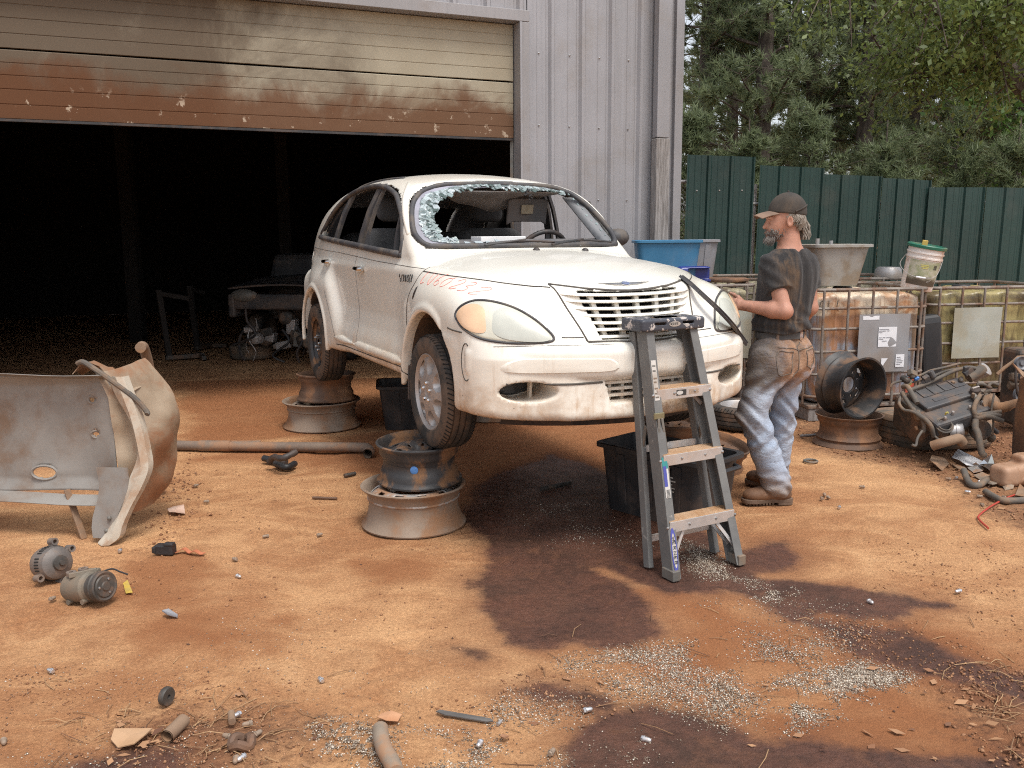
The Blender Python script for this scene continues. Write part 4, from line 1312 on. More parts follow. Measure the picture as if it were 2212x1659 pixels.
# --- things deep in the bay: a stripped car front, loose parts, tyre
def blob(name, c, r, mat, parent=None, k=6, seed=1):
    rs_ = random.Random(seed); mb = MB()
    return mb
rs2 = random.Random(11)
WR = empty('stripped_car', AT(286, 300, 11.3).to_tuple()[:2] + (0,), label='dark stripped car front with dangling engine parts deep in the shed bay', cat='wrecked car', rz=R(-12))
hoodg = [[Vector((-.75 + 1.5 * i / 8, -.1 + .9 * j / 6, .98 + .10 * j / 6 + .05 * math.sin(math.pi * i / 8))) for j in range(7)] for i in range(9)]
M['dark_paint'] = pm('dusty_dark_paint', (.035, .036, .04), (.06, .06, .062), 4, .4, dirt=(.16, .11, .08), damt=.5)
MB().sheet(hoodg, .02).build('hood', M['dark_paint'], WR, True)
MB().box((0, .0, .80), (1.5, .16, .2)).box((-.72, .35, .75), (.10, .9, .30)).box((.72, .35, .75), (.10, .9, .30)).build('front_frame', M['dark_paint'], WR, bevel=.03)
MB().box((0, 1.35, .95), (1.4, 1.4, .9), taper=.8).build('cabin', M['dark_paint'], WR, bevel=.08)
for s in (-1, 1):
    MB().sphere((s * .55, -.06, .88), .12, 12, 8, (1.6, .6, .7)).build('headlight', M['grey_metal'], WR, True)
MB().sphere((.70, -.02, .90), .06, 10, 6, (1, .7, .8)).build('turn_signal', pm('red_orange_lens', (.5, .1, .03)), WR, True)
for k in range(16):
    mb = MB()
    x, y, z = rs2.uniform(-.5, .5), rs2.uniform(-.1, .35), rs2.uniform(.15, .62)
    if k % 3: mb.box((x, y, z), (rs2.uniform(.08, .28), rs2.uniform(.08, .2), rs2.uniform(.06, .2)), Matrix.Rotation(rs2.uniform(-.2, .2), 4, 'Y'))
    else: mb.lathe([(0, 0), (.09, 0), (.10, .03), (.10, .10), (.06, .13), (0, .13)], 16, Matrix.Translation((x, y, z)) @ Matrix.Rotation(rs2.uniform(0, 3), 4, 'X'))
    mb.build('engine_part', rs2.choice([M['greasy'], M['greasy'], M['grey_metal'], M['alloy']]), WR, bevel=.01)
for k in range(9):
    a = Vector((rs2.uniform(-.5, .45), rs2.uniform(-.2, .0), rs2.uniform(.3, .75)))
    pts = [a, a + Vector((rs2.uniform(-.1, .1), -.04, -.15)), a + Vector((rs2.uniform(-.15, .15), -.05, -.32)), a + Vector((rs2.uniform(-.2, .2), -.02, -.45))]
    pts = [Vector((p.x, p.y, max(.03, p.z))) for p in pts]
    MB().tube(smooth_poly(pts, 5, False), rs2.choice([.006, .009, .016]), 6).build('hose', rs2.choice([M['black'], M['grey_metal'], M['alloy']]), WR, True)
for s in (-.62, .62):
    tyre_mb(.31, .19, .19, False, 32).xf(Matrix.Translation((s, .5, .31)) @ Matrix.Rotation(R(90), 4, 'Y')).build('tyre', M['rubber'], WR, True)
o = tyre_mb(.30, .18, .19, False, 40).xf(Matrix.Translation((0, 0, .1))).build('spare_tyre', M['dusty_rubber'], None, True)
o.location = G(253, 358); tag(o, 'dusty tyre lying flat in the shed bay left of the stripped car', 'tyre')
for k, (px, py, n_) in enumerate(((165, 352, 0), (196, 352, 1))):
    p = AT(px, py, 11.6 + k)
    e = empty('floor_jack', (p.x, p.y, 0), rz=R(30 + 50 * k), label=('dark trolley jack with raised handle at the bay entrance', 'dark engine stand with feet at the bay entrance')[k], cat=('jack', 'stand')[k])
    MB().bar((0, 0, .05), (.5, 0, .05), .08, .06).bar((.45, -.25, .04), (.45, .25, .04), .06, .06).build('base', M['greasy'], e, bevel=.01)
    MB().bar((.05, 0, .05), (-.02, .02, .95), .07, .07, (1, 0, 0)).build('upright', M['shed_dark'], e, bevel=.01)
    MB().bar((-.02, .02, .9), (.35, .02, .82), .06, .06).build('arm', M['shed_dark'], e, bevel=.01)

# ================================================================== green sheet fence
M['fence'] = metal_sheet('dark_green_sheet', (.015, .046, .040), (.012, .036, .032), (.055, .065, .055), .42, .0, .35, .5, .75, .45)
FY = 11.6
def fence_pt(px, py):                                  # fence line: starts by the shed corner, runs right
    a = Vector((2.30, FY, 0)); dd = Vector((1, .05, 0)).normalized(); n = Vector((dd.y, -dd.x, 0))
    d = ray(px, py); t = (a - Vector((0, 0, CAMH))).dot(n) / d.dot(n)
    return Vector((0, 0, CAMH)) + d * t
FENCE = empty('sheet_fence', (0, 0, 0), label='dark green ribbed sheet metal fence with a stepped top behind the tanks', cat='fence')
spans = [(1484, 1631, 334, 339, -.9), (1640, 1779, 357, 363, 0), (1779, 1904, 376, 381, 0), (1904, 2010, 384, 390, 0), (2003, 2125, 405, 405, 0), (2125, 2262, 405, 407, 0), (2262, 2400, 407, 408, 0)]
for k, (u0, u1, v0, v1, tl) in enumerate(spans):
    p0 = fence_pt(u0 / 2.16, v0 / 2.16); p1 = fence_pt(u1 / 2.16, v1 / 2.16)
    L = (p1 - p0).to_2d().length
    d = Vector((p1.x - p0.x, p1.y - p0.y, 0)).normalized(); nn = Vector((d.y, -d.x, 0))
    g = []
    nr = max(3, round(L / .30)); pitch = L / nr
    prof = [(0, .026), (.016, .026), (.036, 0), (.105, 0), (.115, .004), (.135, .004), (.145, 0), (.19, 0), (.2, .004), (.22, .004), (.23, 0)]
    xs = []
    for r_ in range(nr):
        for a, h_ in prof: xs.append((r_ * pitch + a * pitch / .30, h_))
        xs.append(((r_ + 1) * pitch - .036 * pitch / .3, 0)); xs.append(((r_ + 1) * pitch - .016 * pitch / .3, .026))
    xs.append((L, .026))
    off = .012 * (k % 2) + (.03 if k >= 4 else 0)
    g = []
    for x, h_ in xs:
        f_ = x / L
        zt = p0.z + (p1.z - p0.z) * f_
        base = p0 + d * x + nn * (h_ + off)
        lean = -.035
        g.append([Vector((base.x + lean, base.y, -.01)), Vector((base.x + lean * .5, base.y, zt * .5)), Vector((base.x, base.y, zt))])
    MB().sheet(g, .003).build('fence_panel', M['fence'], FENCE)
    for r_ in range(nr if k == 0 else 0):                # fixing screws along the rail
        q = p0 + d * ((r_ + .5) * pitch) + nn * (off + .004)
        z = min(p0.z, p1.z) - .42
        MB().lathe([(.010, 0), (.010, .005), (0, .008)], 6, Matrix.Translation((q.x - .01, q.y, z)) @ nn.to_track_quat('Z', 'Y').to_matrix().to_4x4()).build('fence_screw', M['alloy'], FENCE)
for u in (1636, 1995, 2330):
    p = fence_pt(u / 2.16, 170)
    MB().tube([(p.x - .03, p.y + .09, 0), (p.x, p.y + .09, 2.25)], .03, 10).build('fence_post', M['alloy'], FENCE, True)
for z in (.5, 2.0):
    a, b = fence_pt(1490 / 2.16, 200), fence_pt(2400 / 2.16, 200)
    MB().tube([(a.x, a.y + .06, z), (b.x, b.y + .06, z)], .02, 8).build('fence_rail', M['alloy'], FENCE, True)
# bit of chain link between shed and sheet fence
CL = empty('chain_link_panel', (0, 0, 0), label='narrow strip of galvanized chain link between the shed corner and the green fence', cat='fence')
a = W(U_END + .01, -.3, 0); b = fence_pt(1478 / 2.16, 300 / 2.16); b.z = 0; a = Vector((b.x - .75, b.y + .25, 0)); b = Vector((b.x + .15, b.y + .1, 0))
hz = AT(1465 / 2.16, 392 / 2.16, b.y).z
MB().tube([a + Vector((0, 0, hz)), b + Vector((0, 0, hz))], .022, 8).build('top_rail', M['alloy'], CL, True)
MB().tube([b, b + Vector((0, 0, hz + .05))], .03, 8).build('post', M['alloy'], CL, True)
mb = MB(); n_ = 15
d = b - a
for k in range(-36, n_ + 1):
    for s in (1, -1):
        p, q = [], []
        t0 = k / n_; t1 = t0 + hz / d.length * 1.0
        u0, u1 = max(0, t0), min(1, t1)
        if u1 <= u0: continue
        za = (u0 - t0) / (t1 - t0) * hz; zb = (u1 - t0) / (t1 - t0) * hz
        if s < 0: za, zb = hz - za, hz - zb
        mb.tube([a + d * u0 + Vector((0, .004 * s, za)), a + d * u1 + Vector((0, .004 * s, zb))], .0025, 4, cap=False)
o = mb.build('wire_mesh', M['alloy'], CL); o['kind'] = 'stuff'
# ================================================================== trees
def leaf_mat(name, c1, c2, trans=.25, rough=.6):
    t = NT(name)
    oi = t.n('ShaderNodeObjectInfo'); g = t.n('ShaderNodeNewGeometry')
    v = t.coord('Object')
    f = t.math('ADD', t.math('MULTIPLY', g.outputs['Random Per Island'], .6), t.math('MULTIPLY', t.noise(v, 1.2, 3), .5))
    col = t.mix(t.ramp(f, .2, .85), c1, c2)
    t.set('Base Color', col).set('Roughness', rough)
    tr = t.n('ShaderNodeBsdfTranslucent'); mx = t.n('ShaderNodeMixShader'); out = t.t.nodes['Material Output']
    t.l(t.mix(.5, col, tuple(min(1, k * 1.8) for k in c2)), tr.inputs['Color'])
    mx.inputs[0].default_value = trans
    t.l(t.b.outputs[0], mx.inputs[1]); t.l(tr.outputs[0], mx.inputs[2]); t.l(mx.outputs[0], out.inputs['Surface'])
    return t.m
M['needles'] = leaf_mat('pine_needles', (.085, .115, .062), (.20, .24, .125), .42)
M['leaves'] = leaf_mat('oak_leaves', (.07, .105, .03), (.16, .21, .06), .4, .45)
M['bright_leaves'] = leaf_mat('bright_green_leaves', (.05, .11, .025), (.12, .2, .045), .35)
def bark_mat(name, a, b):
    t = NT(name); v = t.coord('Object', (1, 1, .35))
    n = t.noise(v, 14, 6, .65)
    t.set('Base Color', t.mix(t.ramp(n, .35, .65), a, b)).set('Roughness', .95)
    return t.bump(n, .8, .03).m
M['bark'] = bark_mat('pine_bark', (.045, .034, .027), (.11, .088, .072))
M['oak_bark'] = bark_mat('grey_bark', (.06, .048, .04), (.15, .12, .10))
def rand_unit(n, r_):
    v = r_.normal(size=(n, 3)); return v / np.linalg.norm(v, axis=1, keepdims=True)
def needle_arrays(tips, dirs, r_, per=44, L=.17, w=.0095):
    """tufts of thin triangles at the branch tips"""
    n = len(tips)
    T = np.repeat(tips, per, 0); D = np.repeat(dirs, per, 0)
    U = rand_unit(n * per, r_)
    A = D * .75 + U * .85; A /= np.linalg.norm(A, axis=1, keepdims=True)
    base = T - D * (r_.random((n * per, 1)) * .16)
    ln = L * (.6 + .6 * r_.random((n * per, 1)))
    S = np.cross(A, rand_unit(n * per, r_)); S /= np.linalg.norm(S, axis=1, keepdims=True) + 1e-9
    V = np.stack([base - S * w, base + S * w, base + A * ln], 1).reshape(-1, 3)
    F = np.arange(len(V)).reshape(-1, 3)
    return V, F
def make_pine(name, seed, Ht, lo, spread, tufts, label, group):
    r_ = np.random.default_rng(seed); rs_ = random.Random(seed)
    root = empty(name, (0, 0, 0), label=label, cat='tree', group=group)
    lean = [rs_.uniform(-.25, .25), rs_.uniform(-.2, .2)]
    P = [Vector((lean[0] * (k / 8) ** 1.5, lean[1] * (k / 8) ** 1.5, Ht * k / 8)) for k in range(9)]
    tk = MB(); tk.tube(P, [.17 * (1 - .88 * k / 8) + .02 for k in range(9)], 10)
    br = MB(); tips = []; dirs = []
    nb = int((Ht - lo) * 6.2)
    for b in range(nb):
        z = lo + (Ht - lo) * (b + rs_.random()) / nb
        f = (z - lo) / (Ht - lo)
        az = rs_.uniform(0, 6.2832)
        L = spread * (1.0 - f ** 1.6 * .8) * rs_.uniform(.55, 1.15) * (.55 + .45 * min(1, f / .15))
        rise = rs_.uniform(-.05, .45) + .5 * f
        o = P[0].lerp(P[8], 0) ; o = Vector((lean[0] * (z / Ht) ** 1.5, lean[1] * (z / Ht) ** 1.5, z))
        d = Vector((math.cos(az), math.sin(az), rise)).normalized()
        pts = [o + d * (L * k / 5) + Vector((0, 0, -.10 * L * (k / 5) ** 2 + rs_.uniform(-.05, .05))) for k in range(6)]
        br.tube(pts, [.032 * (1 - .8 * k / 5) for k in range(6)], 5, cap=False)
        for k in range(max(3, int(tufts * L))):
            t = rs_.uniform(.30, 1.0)
            q = pts[0].lerp(pts[-1], t)
            i = min(4, int(t * 5)); q = pts[i].lerp(pts[i + 1], t * 5 - i)
            sd_ = Vector((rs_.gauss(0, 1), rs_.gauss(0, 1), rs_.gauss(.25, .6)))
            q2 = q + sd_ * (.10 + .16 * L * (1.15 - t))
            if rs_.random() < .35: br.tube([q, q2], [.008, .004], 3, cap=False)
            tips.append(q2); dd = (q2 - q).normalized() * .6 + d * .4 + Vector((0, 0, .35)); dirs.append(dd.normalized())
    tk.build('trunk', M['bark'], root, True)
    br.build('limbs', M['bark'], root, True)
    V, F = needle_arrays(np.array(tips), np.array(dirs), r_)
    cr = np_mesh('crown', V, F, M['needles'], root, smooth=False)
    return root
PG = 'pines crowded behind the green fence'
protos = [make_pine('pine_tree', 1, 12.5, 1.6, 2.4, 13, 'x', PG), make_pine('pine_tree', 2, 14.5, 3.6, 2.3, 12, 'x', PG), make_pine('pine_tree', 5, 9.5, 1.0, 2.4, 13, 'x', PG), make_pine('pine_tree', 9, 15.5, 2.6, 2.5, 12, 'x', PG)]
# (px at which the trunk stands, distance, kind, scale)
pine_spots = [(700, 17.5, 1, 1.0), (728, 22, 3, .95), (757, 16.5, 0, 1.05), (788, 24, 1, 1.1), (806, 17.8, 2, 1.1), (836, 22.5, 3, .9), (858, 17, 0, .98), (886, 25, 1, 1.05), (905, 18.5, 3, .85), (938, 23, 0, 1.1), (965, 18, 2, 1.0), (1000, 23, 1, .95), (1030, 17.5, 0, .95), (742, 30, 3, 1.1), (870, 33, 3, 1.2), (985, 32, 3, 1.2), (1045, 29, 1, 1.1), (702, 34, 1, 1.3), (960, 38, 0, 1.3)]
pl = ['tall pine nearest the shed corner with a thin open crown', 'pine just right of the shed corner, behind the front row', 'full pine above the tallest fence panel', 'pine glimpsed between the second and third front pines', 'bushy low pine above the man in the cap', 'tall back pine over the second fence step', 'rounded pine above the grey tub', 'tall dark pine in the middle of the back row', 'broad pine above the notch in the fence', 'back pine under the overhanging leafy branch', 'low bushy pine above the tilted bucket', 'back pine at the right with its top hidden by leaves', 'pine at the right edge of the picture']
first = set()
for k, (px, Y, kind, sc_) in enumerate(pine_spots):
    p = AT(px, 250, Y)
    lab = pl[k] if k < len(pl) else 'pine deep in the stand behind the front rows, partly hidden'
    src = protos[kind]
    if kind in first: t_ = copy_tree(src)
    else: t_ = src; first.add(kind)
    t_.location = (p.x, p.y, -.1); t_.rotation_euler = (0, 0, k * 2.4); t_.scale = (sc_, sc_, sc_)
    t_['label'] = lab
# broad-leaved trees: one at the right edge, one reaching over from outside the frame
def leaf_arrays(pts, r_, size, droop=.4, per=1):
    n = len(pts) * per
    C = np.repeat(pts, per, 0) + r_.normal(size=(n, 3)) * .05 * (per > 1)
    A = rand_unit(n, r_); A[:, 2] -= droop; A /= np.linalg.norm(A, axis=1, keepdims=True)
    S = np.cross(A, rand_unit(n, r_)); S /= np.linalg.norm(S, axis=1, keepdims=True) + 1e-9
    N_ = np.cross(A, S)
    s = size * (.6 + .8 * r_.random((n, 1)))
    V = np.stack([C, C + A * s * .5 + S * s * .26 + N_ * s * .06, C + A * s, C + A * s * .5 - S * s * .26 + N_ * s * .06], 1).reshape(-1, 3)
    F = np.arange(len(V)).reshape(-1, 4)
    return V, F
def leafy_tree(name, root_loc, limbs, leaves, size, mat, bark, label, seed, spread=.5, trunk_r=.16):
    """limbs: list of (points, radius); leaves cluster round the outer part of each limb"""
    r_ = np.random.default_rng(seed); rs_ = random.Random(seed)
    root = empty(name, root_loc, label=label, cat='tree')
    lp = []
    for k, (pts, rad, nl) in enumerate(limbs):
        sp = smooth_poly(pts, 6, False); m = len(sp)
        MB().tube(sp, [rad * (1 - .75 * i / (m - 1)) for i in range(m)], 8).build('trunk' if k == 0 else 'limb', bark, root, True)
        tw = MB()
        for j in range(nl):
            t = rs_.uniform(.25 if k else .55, 1.0)
            q = sp[min(m - 1, int(t * (m - 1)))]
            d = Vector((rs_.gauss(0, 1), rs_.gauss(0, 1), rs_.gauss(-.05, .8))).normalized()
            ln = spread * rs_.uniform(.3, 1.2)
            e = q + d * ln + Vector((0, 0, -.15 * ln))
            tw.tube([q, q.lerp(e, .5) + Vector((0, 0, .06)), e], [.012, .008, .003], 4, cap=False)
            for i in range(leaves):
                f = rs_.uniform(.25, 1.1)
                lp.append(q.lerp(e, f) + Vector((rs_.gauss(0, .11), rs_.gauss(0, .11), rs_.gauss(-.03, .10))))
        if nl:
            o = tw.build('twigs', bark, root); o['kind'] = 'stuff'
    V, F = leaf_arrays(np.array(lp), r_, size)
    o = np_mesh('crown', V, F, mat, root, smooth=False)
    return root
# overhanging oak: trunk right of the frame, limbs reach left into the picture
T0 = Vector((5.9, 8.8, 0))
def P3(u, v, Y): return AT(u / 2.16, v / 2.16, Y) - T0
limbs = [([(0, 0, -.1), (-.02, .0, 1.5), (-.08, .02, 2.8), (-.2, 0, 3.6), P3(2420, -60, 9.2)], .17, 6),
         ([(-.10, 0, 2.3), P3(2225, 200, 8.9), P3(2170, 140, 9.0), P3(2090, 75, 9.2), P3(1990, 30, 9.3), P3(1900, -10, 9.5)], .13, 34),
         ([P3(2215, 190, 8.9), P3(2120, 150, 9.2), P3(2040, 160, 9.5), P3(1960, 175, 9.7)], .04, 34),
         ([P3(2170, 140, 9.0), P3(2130, 60, 8.6), P3(2080, -10, 8.4), P3(1990, -60, 8.2)], .05, 46),
         ([P3(2090, 75, 9.2), P3(1990, 110, 9.6), P3(1900, 120, 9.8)], .03, 30),
         ([P3(2060, 60, 9.2), P3(1960, -20, 8.8), P3(1830, -60, 8.6), P3(1740, -75, 8.6)], .04, 48),
         ([P3(2230, 120, 8.9), P3(2200, 20, 8.3), P3(2170, -60, 8.0)], .05, 34)]
leafy_tree('oak_tree', T0, limbs, 44, .06, M['leaves'], M['oak_bark'], 'oak whose leafy limb reaches into the top right corner', 21, .55)
T1 = AT(1035, 250, 14.5); T1.z = 0
lm = [([(0, 0, 0), (.05, 0, 2), (0, .1, 4.2), (.1, 0, 5.6)], .12, 40)]
rsx = random.Random(4)
for k in range(9):
    z = 1.6 + k * .42; az = k * 2.3
    lm.append(([(0, 0, z), (.7 * math.cos(az), .7 * math.sin(az), z + .5), (1.35 * math.cos(az), 1.35 * math.sin(az), z + .75)], .035, 26))
leafy_tree('sweetgum_tree', T1, lm, 22, .12, M['bright_leaves'], M['oak_bark'], 'bright green broadleaf tree at the right edge behind the fence', 33, .6)
# low brush right behind the fence
for k, (px, Y, w_) in enumerate(((745, 13.6, 1.4), (805, 14.2, 1.6), (880, 13.8, 1.5), (950, 14.4, 1.7), (1010, 13.6, 1.4), (690, 14.0, 1.0))):
    p = AT(px, 250, Y); r_ = np.random.default_rng(70 + k); rs_ = random.Random(70 + k)
    e = empty('pine_sapling', (p.x, p.y, 0), label=('young pine peeping over the highest fence panel', 'young pine behind the man and the fence', 'young pine over the middle fence panels', 'young pine behind the fence notch', 'young pine over the lowest fence panels', 'young pine by the chain link strip')[k], cat='tree', group='young pines behind the fence')
    tips = []; dirs = []; br = MB()
    for j in range(46):
        z = rs_.uniform(.8, 3.0 + .5 * (k % 2)); az = rs_.uniform(0, 6.28); L = w_ * .65 * (1.15 - z / 4.2) * rs_.uniform(.6, 1.1)
        d = Vector((math.cos(az), math.sin(az), .35)).normalized(); o = Vector((0, 0, z)); q = o + d * L
        br.tube([o, q], [.012, .004], 4, cap=False)
        for i in range(9):
            t = rs_.uniform(.25, 1); tips.append(o.lerp(q, t) + Vector((rs_.gauss(0, .09), rs_.gauss(0, .09), rs_.gauss(0, .08)))); dirs.append((d + Vector((0, 0, .4))).normalized())
    MB().tube([(0, 0, 0), (0, 0, 3.3)], [.05, .01], 7).build('trunk', M['bark'], e, True)
    br.build('limbs', M['bark'], e)
    V, F = needle_arrays(np.array(tips), np.array(dirs), r_, 34, .15, .008)
    np_mesh('crown', V, F, M['needles'], e, smooth=False)
# ================================================================== the clay yard
def axis(lo, hi, step, far_lo, far_hi, n):
    a = np.arange(lo, hi + step / 2, step)
    b = lo - np.geomspace(step, lo - far_lo, n)[::-1]
    c = hi + np.geomspace(step, far_hi - hi, n)
    return np.concatenate([b, a, c])
gx = axis(-4.4, 4.8, .026, -90, 90, 42); gy = axis(2.2, 8.6, .026, -30, 130, 42)
GX, GY = np.meshgrid(gx, gy, indexing='ij')
def field(polys, wob=.16, seed=3):
    d = np.full(GX.shape, 9.0)
    near = (GX > -5) & (GX < 6) & (GY > 1.8) & (GY < 10)
    x, y = GX[near], GY[near]
    w = (vnoise(x + 50, y + 50, seed, 2.2, 4) - .5) * wob * 2 + (vnoise(x + 50, y + 50, seed + 9, 9, 3) - .5) * wob * .5
    dd = np.full(x.shape, 9.0)
    for p in polys: dd = np.minimum(dd, poly_sd(x, y, [tuple(G2(u, v)[:2]) for u, v in p]))
    d[near] = dd + w
    return np.clip(d, -1, 1)
WET = [[(1015, 1255), (1060, 1215), (1180, 1205), (1290, 1215), (1370, 1255), (1425, 1310), (1410, 1360), (1340, 1388), (1230, 1385), (1150, 1408), (1075, 1398), (1040, 1330)],
       [(975, 1115), (1010, 1060), (1080, 1020), (1190, 985), (1300, 1010), (1400, 1080), (1560, 1180), (1640, 1260), (1560, 1290), (1440, 1290), (1330, 1250), (1180, 1225), (1060, 1210)],
       [(1430, 1190), (1560, 1195), (1640, 1170), (1700, 1160), (1760, 1205), (1740, 1235), (1650, 1245), (1760, 1255), (1900, 1275), (2060, 1300), (2075, 1312), (1990, 1325), (1940, 1350), (1830, 1335), (1720, 1310), (1600, 1290), (1480, 1270)],
       [(1560, 1240), (1700, 1290), (1760, 1330), (1720, 1350), (1600, 1290)], [(1720, 1330), (1950, 1355), (2080, 1415), (2215, 1460), (2230, 1505), (2060, 1475), (1900, 1440), (1810, 1410)],
       [(1265, 1570), (1400, 1530), (1500, 1555), (1620, 1605), (1800, 1600), (2000, 1620), (2230, 1630), (2230, 1720), (1230, 1720), (1220, 1620)],
       [(1085, 1490), (1160, 1470), (1250, 1495), (1295, 1520), (1190, 1522), (1110, 1510)],
       [(60, 1660), (250, 1592), (330, 1570), (420, 1600), (450, 1660), (470, 1720), (20, 1720)],
       [(1000, 1400), (1050, 1398), (1080, 1425), (1030, 1432)]]
DAMP = [[(1380, 1240), (1560, 1290), (1700, 1320), (1780, 1380), (1760, 1430), (1660, 1480), (1540, 1470), (1450, 1430), (1430, 1340)],
        [(1750, 1310), (1960, 1345), (2120, 1410), (2060, 1480), (1850, 1460), (1740, 1400)], [(1500, 1500), (1900, 1500), (2100, 1560), (2225, 1600), (2225, 1660), (1700, 1640)],
        [(440, 990), (820, 930), (900, 830), (1400, 860), (1420, 1000), (1200, 1010), (980, 1090), (700, 1000)], [(380, 780), (1100, 780), (1100, 900), (420, 960)],
        [(1240, 1290), (1400, 1270), (1420, 1300), (1300, 1330)], [(780, 1210), (880, 1215), (900, 1235), (800, 1240)], [(250, 1210), (420, 1190), (480, 1240), (400, 1290), (260, 1290)], [(300, 1360), (600, 1340), (590, 1400), (330, 1410)]]
LIT = [[(1735, 905), (1740, 960), (1830, 985), (1960, 1005), (2070, 1050), (2130, 1110), (2215, 1140), (2300, 1180), (2300, 850), (1900, 870)], [(1590, 790), (1620, 900), (1740, 930), (1740, 800)], [(2100, 1500), (2215, 1470), (2300, 1600), (2215, 1640), (2150, 1600)], [(280, 1560), (520, 1530), (620, 1590), (560, 1660), (300, 1660)]]
wet, damp, lit = field(WET, .13, 3), field(DAMP, .22, 5), field(LIT, .20, 8)
zz_ = (vnoise(GX + 90, GY + 90, 21, 1.1, 3) - .5) * .012 + (vnoise(GX + 90, GY + 90, 22, 7, 3) - .5) * .010
rough_ = sstep(lit, .15, -.15) + .5 * sstep(GY, 3.3, 2.6)
zz_ = zz_ + rough_ * (vnoise(GX + 90, GY + 90, 23, 14, 3) - .45) * .028
for (xa, xb, xc) in ((-2.2, -1.35, .10), (-.55, .05, -.05), (2.1, 1.75, .12)):       # faint old tyre tracks
    ctr_ = xa + (xb - xa) * (GY - 2.2) / 5 + xc * np.sin(GY * 1.1)
    o2 = GX - ctr_
    inn = sstep(np.abs(o2), .13, .09)
    zz_ = zz_ - inn * (.005 + .0045 * np.sign(np.sin(GY * 62 + np.abs(o2) * 40)) * sstep(vnoise(GX + 90, GY + 90, 31, 1.3, 2), .40, .6))
fine = (GX > -4.5) & (GX < 4.9) & (GY > 2) & (GY < 8.8)
zz_ = np.where(fine, zz_, zz_ * .3) - .003
nX, nY = GX.shape
GV = np.stack([GX, GY, zz_], -1).reshape(-1, 3)
ii, jj = np.meshgrid(np.arange(nX - 1), np.arange(nY - 1), indexing='ij')
b0 = (ii * nY + jj).ravel()
GF = np.stack([b0, b0 + nY, b0 + nY + 1, b0 + 1], 1)
def ground_mat():
    t = NT('red_clay'); v = t.coord('Object')
    def attr(n): q = t.n('ShaderNodeAttribute', attribute_name=n); return q.outputs['Fac']
    big = t.noise(v, .55, 5, .6, .4); mid = t.noise(v, 2.6, 8, .66, .3); fin = t.noise(v, 26, 8, .7); grit = t.noise(v, 110, 4, .7)
    smear = t.noise(t.coord('Object', (1.0, 1.7, 1), (0, 0, .5)), 1.9, 8, .66, .9)
    c = t.mix(t.ramp(t.math('ADD', t.math('MULTIPLY', big, .5), t.math('MULTIPLY', smear, .5)), .40, .62), (.36, .168, .074), (.57, .325, .16))
    c = t.mix(t.math('MULTIPLY', t.ramp(mid, .52, .74), .55), c, (.27, .118, .05))
    c = t.mix(t.math('MULTIPLY', t.ramp(smear, .56, .78), .4), c, (.58, .36, .195))
    c = t.mix(t.math('MULTIPLY', t.ramp(fin, .50, .72), .35), c, (.25, .12, .06))
    c = t.mix(t.math('MULTIPLY', t.ramp(grit, .63, .70), .5), c, (.66, .50, .36))
    mic = t.noise(v, 75, 8, .8)
    c = t.mix(1.0, c, t.mix(t.ramp(mic, .34, .66), (.74, .71, .68), (1.13, 1.13, 1.13)), 'MULTIPLY')
    pit = t.math('MULTIPLY', t.ramp(t.noise(v, 34, 5, .7), .63, .66), t.ramp(mid, .35, .6))
    c = t.mix(t.math('MULTIPLY', pit, .6), c, (.15, .07, .035))
    dm = t.ramp(t.math('ADD', attr('damp'), t.math('MULTIPLY', t.math('SUBTRACT', mid, .5), .5)), .16, -.12)
    c = t.mix(t.math('MULTIPLY', dm, .78), c, (.26, .098, .036))
    lt = t.ramp(t.math('ADD', attr('litter'), t.math('MULTIPLY', t.math('SUBTRACT', fin, .5), .5)), .12, -.10)
    c = t.mix(t.math('MULTIPLY', lt, .7), c, t.mix(t.ramp(fin, .35, .65), (.085, .038, .022), (.24, .11, .055)))
    w = t.math('ADD', attr('wet'), t.math('MULTIPLY', t.math('SUBTRACT', fin, .5), .10))
    edge = t.ramp(w, .16, .0)
    c = t.mix(t.math('MULTIPLY', edge, .45), c, (.17, .065, .03))
    core = t.ramp(w, .03, -.05)
    c = t.mix(t.math('MULTIPLY', core, .92), c, t.mix(t.ramp(t.math('ADD', t.math('MULTIPLY', mid, .6), t.math('MULTIPLY', fin, .4)), .36, .64), (.040, .020, .016), (.125, .055, .038)))
    c = t.mix(t.math('MULTIPLY', t.math('MULTIPLY', core, t.ramp(t.noise(v, 5, 8, .7, .5), .52, .68)), .6), c, (.17, .075, .04))
    t.set('Base Color', c)
    q = t.n('ShaderNodeMapRange'); q.inputs['To Min'].default_value = .95; q.inputs['To Max'].default_value = .34
    t.l(t.math('MULTIPLY', core, t.ramp(mid, .3, .7, .6, 1.0)), q.inputs['Value']); t.set('Roughness', q.outputs[0])
    t.set('Specular IOR Level', .35)
    h = t.math('ADD', t.math('MULTIPLY', mic, .45), t.math('ADD', t.math('ADD', t.math('MULTIPLY', mid, .7), t.math('MULTIPLY', fin, .55)), t.math('MULTIPLY', grit, .22)))
    return t.bump(h, .8, .022).m
GND = np_mesh('ground', GV, GF, ground_mat())
for nm, arr in (('wet', wet), ('damp', damp), ('litter', lit)):
    a = GND.data.attributes.new(nm, 'FLOAT', 'POINT'); a.data.foreach_set('value', arr.astype(np.float32).ravel())
tag(GND, kind='structure')
from_z = lambda x, y: np.interp(x, [0], [0])
